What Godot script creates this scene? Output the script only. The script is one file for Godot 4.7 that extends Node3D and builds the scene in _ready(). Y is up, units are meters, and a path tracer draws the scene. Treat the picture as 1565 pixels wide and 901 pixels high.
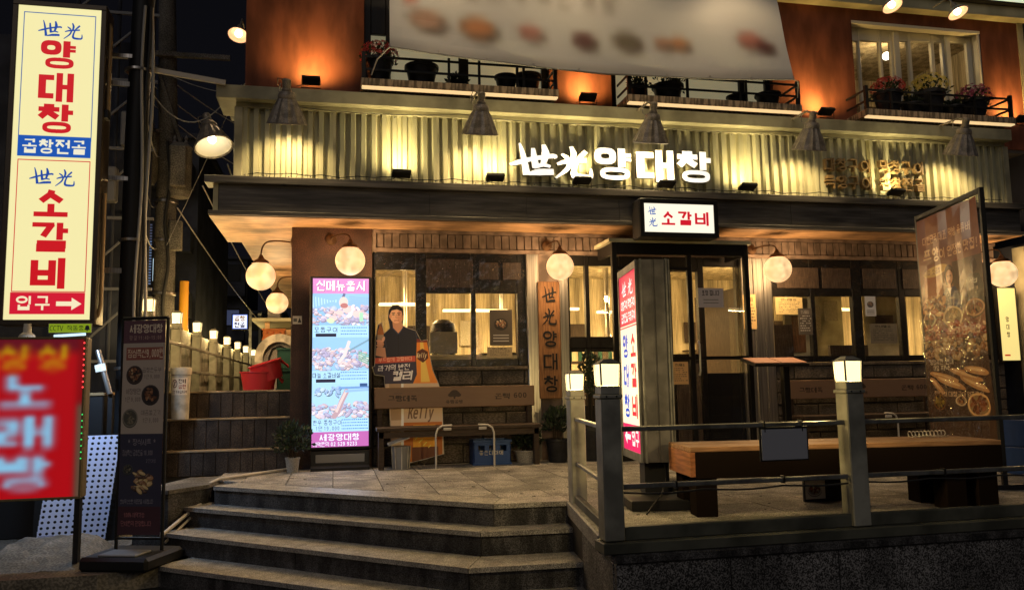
extends Node3D
# A restaurant front at night: terrace with steps and lantern fence, corrugated sign band, lit signs, alley on the left.
# World: x along the facade to the right, y up (terrace floor = 0), z towards the street; metres.

var M := {}
var taken := {}
var rng := RandomNumberGenerator.new()


# ---------------------------------------------------------------- mesh collector
class Geo:
	var v := PackedVector3Array()
	var n := PackedVector3Array()
	var u := PackedVector2Array()

	func tri(a: Vector3, b: Vector3, c: Vector3) -> void:  # counter-clockwise seen from outside
		var m := (b - a).cross(c - a).normalized()
		v.append(a); v.append(c); v.append(b)
		for i in 3:
			n.append(m); u.append(Vector2.ZERO)

	func tri_s(a: Vector3, b: Vector3, c: Vector3, na: Vector3, nb: Vector3, nc: Vector3) -> void:
		v.append(a); v.append(c); v.append(b)
		n.append(na); n.append(nc); n.append(nb)
		for i in 3: u.append(Vector2.ZERO)

	func quad(a: Vector3, b: Vector3, c: Vector3, d: Vector3) -> void:
		tri(a, b, c); tri(a, c, d)

	func print_quad(a: Vector3, b: Vector3, c: Vector3, d: Vector3) -> void:  # bottom left, bottom right, top right, top left
		quad(a, b, c, d)
		var k := u.size() - 6
		var q := [Vector2(0, 1), Vector2(1, 0), Vector2(1, 1), Vector2(0, 1), Vector2(0, 0), Vector2(1, 0)]
		for i in 6: u[k + i] = q[i]

	func box(c: Vector3, s: Vector3, bevel := 0.0, b := Basis()) -> Geo:
		var h := s / 2.0
		var e := minf(bevel, minf(h.x, minf(h.y, h.z)) * 0.9)
		if e <= 0.0:
			for ax in 3:
				for sg in [-1.0, 1.0]:
					var i := (ax + 1) % 3
					var j := (ax + 2) % 3
					var q := []
					for t in [[-1, -1], [1, -1], [1, 1], [-1, 1]]:
						var p := Vector3()
						p[ax] = h[ax] * sg; p[i] = h[i] * t[0] * sg; p[j] = h[j] * t[1]
						q.append(c + b * p)
					quad(q[0], q[1], q[2], q[3])
			return self
		for ax in 3:
			var i := (ax + 1) % 3
			var j := (ax + 2) % 3
			for sg in [-1.0, 1.0]:
				var q := []
				for t in [[-1, -1], [1, -1], [1, 1], [-1, 1]]:
					var p := Vector3()
					p[ax] = h[ax] * sg; p[i] = (h[i] - e) * t[0] * sg; p[j] = (h[j] - e) * t[1]
					q.append(c + b * p)
				quad(q[0], q[1], q[2], q[3])
			for si in [-1.0, 1.0]:  # edges along ax
				for sj in [-1.0, 1.0]:
					var a0 := Vector3(); var a1 := Vector3()
					a0[i] = h[i] * si; a0[j] = (h[j] - e) * sj
					a1[i] = (h[i] - e) * si; a1[j] = h[j] * sj
					var lo := Vector3(); lo[ax] = -(h[ax] - e)
					var hi := Vector3(); hi[ax] = h[ax] - e
					if si * sj > 0:
						quad(c + b * (a0 + lo), c + b * (a1 + lo), c + b * (a1 + hi), c + b * (a0 + hi))
					else:
						quad(c + b * (a1 + lo), c + b * (a0 + lo), c + b * (a0 + hi), c + b * (a1 + hi))
		for sx in [-1.0, 1.0]:
			for sy in [-1.0, 1.0]:
				for sz in [-1.0, 1.0]:
					var px := c + b * Vector3(h.x * sx, (h.y - e) * sy, (h.z - e) * sz)
					var py := c + b * Vector3((h.x - e) * sx, h.y * sy, (h.z - e) * sz)
					var pz := c + b * Vector3((h.x - e) * sx, (h.y - e) * sy, h.z * sz)
					if sx * sy * sz > 0: tri(px, py, pz)
					else: tri(px, pz, py)
		return self

	func span(a: Vector3, b: Vector3, bevel := 0.0) -> Geo:  # box between two corners
		return box((a + b) / 2.0, (b - a).abs(), bevel)

	func bar(a: Vector3, b: Vector3, w: float, h: float, up := Vector3.UP, bevel := 0.0) -> Geo:
		var z := (b - a).normalized()
		if absf(z.dot(up)) > 0.99: up = Vector3.RIGHT
		var x := up.cross(z).normalized()
		return box((a + b) / 2.0, Vector3(w, h, a.distance_to(b)), bevel, Basis(x, z.cross(x), z))

	func lathe(o: Vector3, prof: Array, seg := 16, b := Basis(), flute := 0.0) -> Geo:  # prof: Vector2(radius, height), listed upwards for an outside surface
		var rows := []
		for k in prof.size():
			var row := PackedVector3Array()
			for s in seg + 1:
				var a := TAU * s / seg
				var r: float = prof[k].x * (1.0 + (flute if s % 2 == 0 else -flute))
				row.append(Vector3(cos(a) * r, prof[k].y, -sin(a) * r))
			rows.append(row)
		for k in prof.size() - 1:
			var d: Vector2 = prof[k + 1] - prof[k]
			if d.length() < 1e-6: continue
			for s in seg:
				var a: Vector3 = rows[k][s]; var bb: Vector3 = rows[k][s + 1]; var cc: Vector3 = rows[k + 1][s + 1]; var dd: Vector3 = rows[k + 1][s]
				if flute > 0.0:
					quad(o + b * a, o + b * bb, o + b * cc, o + b * dd)
					continue
				var na := b * _nor(d, TAU * s / seg); var nb := b * _nor(d, TAU * (s + 1) / seg)
				if prof[k].x > 1e-6: tri_s(o + b * a, o + b * bb, o + b * cc, na, nb, nb)
				if prof[k + 1].x > 1e-6: tri_s(o + b * a, o + b * cc, o + b * dd, na, nb, na)
		return self

	func _nor(d: Vector2, a: float) -> Vector3:
		var m := Vector2(d.y, -d.x).normalized()
		return Vector3(cos(a) * m.x, m.y, -sin(a) * m.x)

	func ball(o: Vector3, r: float, rings := 14, seg := 20, sy := 1.0) -> Geo:
		for k in rings:
			var t0 := -PI / 2 + PI * k / rings; var t1 := -PI / 2 + PI * (k + 1) / rings
			for s in seg:
				var a0 := TAU * s / seg; var a1 := TAU * (s + 1) / seg
				var p := []
				for q in [[t0, a0], [t0, a1], [t1, a1], [t1, a0]]:
					p.append(Vector3(cos(q[0]) * cos(q[1]), sin(q[0]), -cos(q[0]) * sin(q[1])))
				var sc := Vector3(r, r * sy, r)
				if k > 0: tri_s(o + p[0] * sc, o + p[1] * sc, o + p[2] * sc, p[0], p[1], p[2])
				if k < rings - 1: tri_s(o + p[0] * sc, o + p[2] * sc, o + p[3] * sc, p[0], p[2], p[3])
		return self

	func tube(pts: Array, r: float, seg := 8, r1 := -1.0) -> Geo:
		if r1 < 0: r1 = r
		var rings := []; var nor := []
		var up := Vector3.UP
		for k in pts.size():
			var t: Vector3 = (pts[mini(k + 1, pts.size() - 1)] - pts[maxi(k - 1, 0)]).normalized()
			if absf(t.dot(up)) > 0.95: up = Vector3.RIGHT if absf(t.x) < 0.8 else Vector3.BACK
			var x := up.cross(t).normalized(); var y := t.cross(x)
			up = y
			var rr := lerpf(r, r1, float(k) / (pts.size() - 1))
			var a := []; var m := []
			for s in seg + 1:
				var w := x * cos(TAU * s / seg) + y * sin(TAU * s / seg)
				a.append(pts[k] + w * rr); m.append(w)
			rings.append(a); nor.append(m)
		for k in pts.size() - 1:
			for s in seg:
				tri_s(rings[k][s], rings[k][s + 1], rings[k + 1][s + 1], nor[k][s], nor[k][s + 1], nor[k + 1][s + 1])
				tri_s(rings[k][s], rings[k + 1][s + 1], rings[k + 1][s], nor[k][s], nor[k + 1][s + 1], nor[k + 1][s])
		for s in range(1, seg - 1):
			tri(rings[0][0], rings[0][s + 1], rings[0][s])
			var e: Array = rings[-1]
			tri(e[0], e[s], e[s + 1])
		return self

	func prism(poly: PackedVector2Array, t: Transform3D, z0: float, z1: float) -> Geo:  # outline in local xy, extruded from z0 up to z1
		var p := poly
		if Geometry2D.is_polygon_clockwise(p):
			p = p.duplicate(); p.reverse()
		var ids := Geometry2D.triangulate_polygon(p)
		for k in range(0, ids.size(), 3):
			var a := p[ids[k]]; var b := p[ids[k + 1]]; var c := p[ids[k + 2]]
			if (b - a).cross(c - a) < 0:
				var w := b; b = c; c = w
			tri(t * Vector3(a.x, a.y, z1), t * Vector3(b.x, b.y, z1), t * Vector3(c.x, c.y, z1))
			tri(t * Vector3(a.x, a.y, z0), t * Vector3(c.x, c.y, z0), t * Vector3(b.x, b.y, z0))
		_sides(p, t, z0, z1, false)
		return self

	func _sides(p: PackedVector2Array, t: Transform3D, z0: float, z1: float, inward: bool) -> void:
		for k in p.size():
			var a := p[k]; var b := p[(k + 1) % p.size()]
			if inward:
				var w := a; a = b; b = w
			quad(t * Vector3(a.x, a.y, z0), t * Vector3(b.x, b.y, z0), t * Vector3(b.x, b.y, z1), t * Vector3(a.x, a.y, z1))

	func ring(outer: PackedVector2Array, inner: PackedVector2Array, t: Transform3D, z0: float, z1: float) -> Geo:  # both counter-clockwise, same count
		var m := outer.size()
		for k in m:
			var j := (k + 1) % m
			var a := outer[k]; var b := outer[j]; var c := inner[j]; var d := inner[k]
			quad(t * Vector3(a.x, a.y, z1), t * Vector3(b.x, b.y, z1), t * Vector3(c.x, c.y, z1), t * Vector3(d.x, d.y, z1))
		_sides(outer, t, z0, z1, false)
		_sides(inner, t, z0, z1, true)
		return self

	func map_uv(o: Vector2, s: Vector2) -> Geo:  # planar print mapping from local x, y; o = top left, s = width, height
		for k in v.size(): u[k] = Vector2((v[k].x - o.x) / s.x, (o.y - v[k].y) / s.y)
		return self

	func mesh() -> ArrayMesh:
		var a := []
		a.resize(Mesh.ARRAY_MAX)
		a[Mesh.ARRAY_VERTEX] = v; a[Mesh.ARRAY_NORMAL] = n; a[Mesh.ARRAY_TEX_UV] = u
		var m := ArrayMesh.new()
		m.add_surface_from_arrays(Mesh.PRIMITIVE_TRIANGLES, a)
		return m


# ---------------------------------------------------------------- nodes
func numbered(parent: Node, called: String) -> String:
	var key := str(parent.get_instance_id()) + called
	taken[key] = taken.get(key, -1) + 1
	return called if taken[key] == 0 else "%s_%03d" % [called, taken[key]]


func tag(o: Node3D, label: String, category: String, group := "") -> Node3D:
	o.set_meta("label", label); o.set_meta("category", category)
	if group: o.set_meta("group", group)
	return o


func thing(called: String, label: String, category: String, at := Vector3.ZERO, turn := 0.0, group := "") -> Node3D:
	var o := Node3D.new()
	o.name = numbered(self, called); add_child(o, true)
	o.position = at; o.rotation.y = turn
	return tag(o, label, category, group)


func part(parent: Node3D, called: String, g: Variant, m: Material, at := Vector3.ZERO, label := "") -> MeshInstance3D:
	var o := MeshInstance3D.new()
	o.mesh = g.mesh() if g is Geo else g
	o.material_override = m
	o.name = numbered(parent, called); parent.add_child(o, true)
	o.position = at
	if label: o.set_meta("label", label)
	return o


func setting(called: String) -> Node3D:
	var o := Node3D.new()
	o.name = numbered(self, called); add_child(o, true); o.set_meta("kind", "structure")
	return o


func copy_of(o: Node3D, called: String, label: String, at: Vector3, turn := 0.0) -> Node3D:
	var c: Node3D = o.duplicate()
	c.name = numbered(self, called); add_child(c, true)
	c.position = at; c.rotation.y = turn; c.set_meta("label", label)
	return c


func omni(parent: Node3D, at: Vector3, c: Color, e: float, size := 0.05) -> void:
	var l := OmniLight3D.new()
	l.name = "glow_light"; parent.add_child(l, true)
	l.position = at; l.light_color = c; l.light_energy = e; l.light_size = size; l.omni_range = 30.0; l.omni_attenuation = 2.0; l.shadow_enabled = true


func spot(parent: Node3D, at: Vector3, to: Vector3, c: Color, e: float, angle: float, soft := 0.6, size := 0.05) -> void:
	var l := SpotLight3D.new()
	l.name = "beam_light"; parent.add_child(l, true)
	l.position = at
	var z := -to.normalized()
	var x := (Vector3.UP if absf(z.y) < 0.98 else Vector3.BACK).cross(z).normalized()
	l.basis = Basis(x, z.cross(x), z)
	l.light_color = c; l.light_energy = e; l.spot_angle = angle; l.spot_angle_attenuation = soft; l.light_size = size; l.spot_range = 30.0; l.spot_attenuation = 2.0; l.shadow_enabled = true


func area(parent: Node3D, at: Vector3, to: Vector3, size: Vector2, c: Color, e: float) -> void:
	var l := AreaLight3D.new()
	l.name = "panel_light"; parent.add_child(l, true)
	l.position = at
	var z := -to.normalized()
	var x := (Vector3.UP if absf(z.y) < 0.98 else Vector3.BACK).cross(z).normalized()
	l.basis = Basis(x, z.cross(x), z)
	l.area_size = size; l.area_normalize_energy = true; l.light_color = c; l.light_energy = e; l.area_range = 30.0; l.area_attenuation = 2.0; l.shadow_enabled = true


# ---------------------------------------------------------------- materials
func lin(r: float, g: float, b: float) -> Color:
	return Color(r, g, b).linear_to_srgb()


func noise_tex(seed_: int, freq: float, lo: float, hi: float, octaves := 4, size := 512, kind := FastNoiseLite.TYPE_SIMPLEX_SMOOTH, contrast := 1.0) -> ImageTexture:
	var f := FastNoiseLite.new()
	f.seed = seed_; f.frequency = freq; f.fractal_octaves = octaves; f.noise_type = kind
	var im := f.get_seamless_image(size, size)
	im.convert(Image.FORMAT_L8)
	var d := im.get_data()
	for k in d.size():
		var x := clampf((d[k] / 255.0 - 0.5) * contrast + 0.5, 0.0, 1.0)
		d[k] = int(255.0 * lerpf(lo, hi, x))
	return ImageTexture.create_from_image(Image.create_from_data(size, size, false, Image.FORMAT_L8, d))


func mk(key: String, c: Color, rough := 0.7, metal := 0.0, tex: Texture2D = null, scale := Vector3.ONE, bump := 0.0, tex2: Texture2D = null, scale2 := Vector3.ONE) -> StandardMaterial3D:
	var m := StandardMaterial3D.new()
	m.resource_name = key
	m.albedo_color = c; m.roughness = rough; m.metallic = metal
	if tex:
		m.albedo_texture = tex; m.uv1_triplanar = true; m.uv1_world_triplanar = true; m.uv1_scale = scale
		if bump != 0.0:
			m.heightmap_enabled = true; m.heightmap_texture = tex; m.heightmap_scale = bump
	if tex2:
		m.detail_enabled = true; m.detail_albedo = tex2; m.detail_blend_mode = BaseMaterial3D.BLEND_MODE_MUL; m.detail_uv_layer = BaseMaterial3D.DETAIL_UV_2
		m.uv2_triplanar = true; m.uv2_world_triplanar = true; m.uv2_scale = scale2
	if metal == 0.0: m.metallic_specular = 0.35
	M[key] = m
	return m


func glow(key: String, c: Color, e: float) -> StandardMaterial3D:
	var m := mk(key, lin(0.8, 0.8, 0.8), 0.4)
	m.albedo_color = c
	m.emission_enabled = true; m.emission = c; m.emission_energy_multiplier = e
	return m


func glass(key: String, a: float, tint := Color.WHITE, rough := 0.0) -> StandardMaterial3D:
	var m := mk(key, Color(tint.r, tint.g, tint.b, a), rough)
	m.transparency = BaseMaterial3D.TRANSPARENCY_ALPHA
	return m


func printed(im: Image, rough := 0.6, light := 0.0) -> StandardMaterial3D:
	var m := StandardMaterial3D.new()
	var t := ImageTexture.create_from_image(im)
	m.resource_name = "print"; m.roughness = rough; m.albedo_texture = t; m.texture_repeat = false
	if light > 0.0:
		m.albedo_color = Color(0.55, 0.55, 0.55)
		m.emission_enabled = true; m.emission_texture = t; m.emission_operator = BaseMaterial3D.EMISSION_OP_MULTIPLY; m.emission = Color.WHITE; m.emission_energy_multiplier = light
	return m


# ---------------------------------------------------------------- lettering: strokes of Hangul syllables and two brush characters, as outlines in a 1 x 1 cell (y down)
const LEAD := "ㄱㄲㄴㄷㄸㄹㅁㅂㅃㅅㅆㅇㅈㅉㅊㅋㅌㅍㅎ"
const VOWEL := "ㅏㅐㅑㅒㅓㅔㅕㅖㅗㅘㅙㅚㅛㅜㅝㅞㅟㅠㅡㅢㅣ"
const TAIL := " ㄱㄲㄳㄴㄵㄶㄷㄹㄺㄻㄼㄽㄾㄿㅀㅁㅂㅄㅅㅆㅇㅈㅊㅋㅌㅍㅎ"
const STROKES := {
	"ㄱ": "0 0 1 0|1 0 1 1", "ㄱs": "0 0 1 0|1 0 .55 1", "ㄴ": "0 0 0 1|0 1 1 1", "ㄷ": "0 0 1 0|0 0 0 1|0 1 1 1",
	"ㄹ": "0 0 1 0|1 0 1 .5|1 .5 0 .5|0 .5 0 1|0 1 1 1", "ㅁ": "0 0 1 0|1 0 1 1|1 1 0 1|0 1 0 0", "ㅂ": "0 0 0 1|1 0 1 1|0 1 1 1|0 .5 1 .5",
	"ㅅ": ".5 0 .45 .3|.45 .3 0 1|.5 .4 1 1", "ㅇ": "O", "ㅈ": "0 0 1 0|.55 0 0 1|.5 .45 1 1", "ㅊ": ".35 -.08 .65 -.08|0 .22 1 .22|.55 .22 0 1|.5 .55 1 1",
	"ㅋ": "0 0 1 0|1 0 .9 1|0 .48 1 .48", "ㅌ": "0 0 1 0|0 0 0 1|0 1 1 1|0 .5 1 .5", "ㅍ": "0 0 1 0|0 1 1 1|.28 0 .28 1|.72 0 .72 1", "ㅎ": ".35 -.06 .65 -.06|0 .22 1 .22|o",
	"ㅏ": "0 0 0 1|0 .45 1 .45", "ㅑ": "0 0 0 1|0 .3 1 .3|0 .62 1 .62", "ㅓ": "1 0 1 1|0 .45 1 .45", "ㅕ": "1 0 1 1|0 .3 1 .3|0 .62 1 .62",
	"ㅐ": "0 0 0 1|1 0 1 1|0 .48 1 .48", "ㅔ": "1 0 1 1|.45 0 .45 1|0 .45 .45 .45", "ㅖ": "1 0 1 1|.5 0 .5 1|0 .3 .5 .3|0 .6 .5 .6", "ㅒ": "0 0 0 1|1 0 1 1|0 .35 1 .35|0 .65 1 .65", "ㅣ": ".5 0 .5 1", "ㅗ": "0 1 1 1|.5 0 .5 1", "ㅛ": "0 1 1 1|.3 0 .3 1|.7 0 .7 1",
	"ㅜ": "0 0 1 0|.5 0 .5 1", "ㅠ": "0 0 1 0|.3 0 .3 1|.7 0 .7 1", "ㅡ": "0 .5 1 .5",
}
const JOINED := {"ㅘ": "ㅗㅏ", "ㅙ": "ㅗㅐ", "ㅚ": "ㅗㅣ", "ㅝ": "ㅜㅓ", "ㅞ": "ㅜㅔ", "ㅟ": "ㅜㅣ", "ㅢ": "ㅡㅣ"}
const WIDTHS := {"ㅣ": 0.17, "ㅏ": 0.31, "ㅓ": 0.31, "ㅑ": 0.31, "ㅕ": 0.31, "ㅐ": 0.4, "ㅔ": 0.42, "ㅖ": 0.42, "ㅒ": 0.4}
# brush strokes: x, y, width triples per stroke
const BRUSH := {
	"世": [".0 .68 .05 .18 .6 .1 .5 .47 .09 .95 .36 .1 1.0 .42 .04", ".2 .0 .03 .27 .35 .08 .34 .95 .12", ".5 .16 .06 .52 .45 .1 .55 .72 .11", ".74 .03 .06 .78 .3 .13 .72 .62 .08", ".54 .72 .09 .72 .66 .08 .86 .7 .06", ".4 .96 .06 .62 .9 .14 .9 .88 .13"],
	"光": [".44 .0 .07 .5 .2 .12 .46 .44 .1", ".18 .24 .05 .3 .33 .1 .36 .4 .06", ".82 .14 .1 .7 .28 .1 .6 .38 .05", ".06 .55 .06 .3 .47 .1 .82 .4 .09", ".4 .48 .09 .3 .72 .09 .0 1.0 .04", ".58 .46 .08 .5 .72 .1 .52 .92 .14 .8 .96 .12 .96 .92 .1 .97 .68 .03"],
}
var ink := {}


func bar2(a: Vector2, b: Vector2, t: float, ext: float) -> PackedVector2Array:
	var d := (b - a).normalized(); var q := Vector2(-d.y, d.x) * t / 2.0
	a -= d * ext; b += d * ext
	return PackedVector2Array([a + q, b + q, b - q, a - q])


func oval(c: Vector2, r: Vector2, k := 24, sq := 1.0) -> PackedVector2Array:
	var p := PackedVector2Array()
	for i in k:
		var x := cos(TAU * i / k); var y := sin(TAU * i / k)
		p.append(c + Vector2(signf(x) * pow(absf(x), sq) * r.x, signf(y) * pow(absf(y), sq) * r.y))
	return p


func jamo(out: Array, j: String, b: Rect2, th: float, sq: float) -> void:
	for s in STROKES[j].split("|"):
		if s == "O" or s == "o":
			var bb := b if s == "O" else Rect2(b.position + Vector2(b.size.x * 0.12, b.size.y * 0.4), Vector2(b.size.x * 0.76, b.size.y * 0.6))
			var t := minf(th * 0.95, minf(bb.size.x, bb.size.y) * 0.34)
			out.append([oval(bb.get_center(), bb.size / 2.0, 28, sq), oval(bb.get_center(), bb.size / 2.0 - Vector2(t, t), 28, sq)])
			continue
		var q: PackedFloat64Array = s.split_floats(" ")
		var inner := b.grow_individual(-th / 2, -th / 2 * 0.85, -th / 2, -th / 2 * 0.85)
		var a := inner.position + Vector2(q[0], q[1]) * inner.size; var e := inner.position + Vector2(q[2], q[3]) * inner.size
		var flat := absf(a.x - e.x) < 0.004 or absf(a.y - e.y) < 0.004
		var t2 := th * (0.85 if absf(a.y - e.y) < 0.004 else 1.0)
		if flat and absf(a.y - e.y) < 0.004 and j in "ㅏㅑㅓㅕㅐㅔㅖ":
			t2 = minf(t2, b.size.y * (0.17 if j in "ㅑㅕㅖ" else 0.26))
			out.append([bar2(a, e, t2, th * 0.42)])
			continue
		out.append([bar2(a, e, minf(t2, b.size.y * 0.4 if absf(a.y - e.y) < 0.004 else t2), th * (0.5 if flat else 0.25) * 0.85)])


func tall(v: String) -> bool:
	return v in WIDTHS


func glyph(ch: String, th: float, sq := 1.0) -> Array:  # contours [outline] or [outline, hole]
	var key := "%s%.3f%.2f" % [ch, th, sq]
	if key in ink: return ink[key]
	var out := []
	if ch in BRUSH:
		for s in BRUSH[ch]:
			var q: PackedFloat64Array = s.split_floats(" ")
			var pts := []; var w := []
			for k in range(0, q.size(), 3):
				pts.append(Vector2(q[k], q[k + 1])); w.append(q[k + 2] * (0.6 + 3.4 * th))
			var l := PackedVector2Array(); var r := PackedVector2Array()
			for k in pts.size() * 6 - 5:
				var f := k / 6.0; var i := mini(int(f), pts.size() - 2); var t := f - i
				var p0: Vector2 = pts[maxi(i - 1, 0)]; var p3: Vector2 = pts[mini(i + 2, pts.size() - 1)]
				var p: Vector2 = pts[i].cubic_interpolate(pts[i + 1], p0, p3, t)
				var p2: Vector2 = pts[i].cubic_interpolate(pts[i + 1], p0, p3, minf(t + 0.05, 1.0)); var pm: Vector2 = pts[i].cubic_interpolate(pts[i + 1], p0, p3, maxf(t - 0.05, 0.0))
				var d := (p2 - pm).normalized(); var hw: float = lerpf(w[i], w[i + 1], t) / 2.0
				if k == 0: p -= d * hw * 0.6
				if k == pts.size() * 6 - 6: p += d * hw * 0.6
				l.append(p + Vector2(-d.y, d.x) * hw); r.append(p - Vector2(-d.y, d.x) * hw)
			r.reverse(); l.append_array(r)
			out.append([l])
	else:
		var c := ch.unicode_at(0) - 0xAC00
		if c >= 0 and c < 11172:
			var lead := LEAD[c / 588]; var v := VOWEL[(c % 588) / 28]; var t := TAIL[c % 28]
			var fin := t != " "
			var top := 0.56 if fin else 1.0  # height of the part above the tail
			var tall_v := v; var flat_v := ""
			if v in JOINED:
				flat_v = JOINED[v][0]; tall_v = JOINED[v][1]
			elif not tall(v):
				flat_v = v; tall_v = ""
			var w := 0.0
			if tall_v:
				w = {"ㅣ": th, "ㅏ": th + 0.15, "ㅓ": th + 0.15, "ㅑ": th + 0.17, "ㅕ": th + 0.17, "ㅐ": th * 1.75 + 0.13, "ㅔ": th * 1.75 + 0.16}.get(tall_v, WIDTHS[tall_v])
				jamo(out, tall_v, Rect2(1.0 - w, 0.0, w, top + (0.03 if fin else 0.0)), th * (0.88 if tall_v in "ㅐㅔㅖㅒ" else 1.0), sq)
			var cw := 1.0 - w - (0.05 if w > 0 else 0.0)
			var ch_h := top if flat_v == "" else top * (0.52 if fin else 0.54)
			var pad := 0.1 if flat_v == "" else 0.14
			var box := Rect2(0.0 if w > 0 else pad, 0.08 * top if flat_v == "" and not fin else 0.0, cw if w > 0 else cw - 2 * pad, (ch_h - 0.04) if fin or flat_v != "" else 0.82)
			if lead == "ㅊ" or lead == "ㅎ": box = box.grow_individual(0, -0.05 * top, 0, 0)
			var twin: String = {"ㄲ": "ㄱ", "ㄸ": "ㄷ", "ㅃ": "ㅂ", "ㅆ": "ㅅ", "ㅉ": "ㅈ"}.get(lead, "")
			if twin:
				for k in 2: jamo(out, twin, Rect2(box.position.x + k * box.size.x * 0.5, box.position.y, box.size.x * 0.48, box.size.y), th * 0.8, sq)
			else:
				jamo(out, "ㄱs" if lead == "ㄱ" and tall_v != "" else lead, box, th, sq)
			if flat_v:
				var y0 := ch_h + 0.0
				jamo(out, flat_v, Rect2(0.0, y0, cw if w > 0 else 1.0, (top - y0) if flat_v != "ㅡ" else minf(top - y0, 0.24)), th, sq)
			if fin:
				var tw: String = {"ㅆ": "ㅅ", "ㄲ": "ㄱ"}.get(t, "")
				if tw:
					for k in 2: jamo(out, tw, Rect2(0.12 + k * 0.42, 0.62, 0.4, 0.38), th * 0.8, sq)
				elif t in STROKES:
					jamo(out, t, Rect2(0.14, 0.61, 0.8, 0.39), th, sq)
		elif ch != " ":
			var tm := TextMesh.new()
			var f := SystemFont.new(); f.font_names = PackedStringArray(["Droid Sans"]); f.font_weight = 700 if th > 0.09 else 400
			tm.font = f; tm.text = ch; tm.depth = 0.0; tm.font_size = 64; tm.pixel_size = 1.0 / 64.0
			var a := tm.get_mesh_arrays()
			if a.size():
				var vs: PackedVector3Array = a[Mesh.ARRAY_VERTEX]
				var ids: PackedInt32Array = a[Mesh.ARRAY_INDEX] if a[Mesh.ARRAY_INDEX] != null else PackedInt32Array(range(vs.size()))
				for k in range(0, ids.size(), 3):
					out.append([PackedVector2Array([_g(vs[ids[k]]), _g(vs[ids[k + 1]]), _g(vs[ids[k + 2]])])])
	ink[key] = out
	return out


func _g(p: Vector3) -> Vector2:
	return Vector2(0.5 + p.x, 0.52 - p.y * 1.15)


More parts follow.
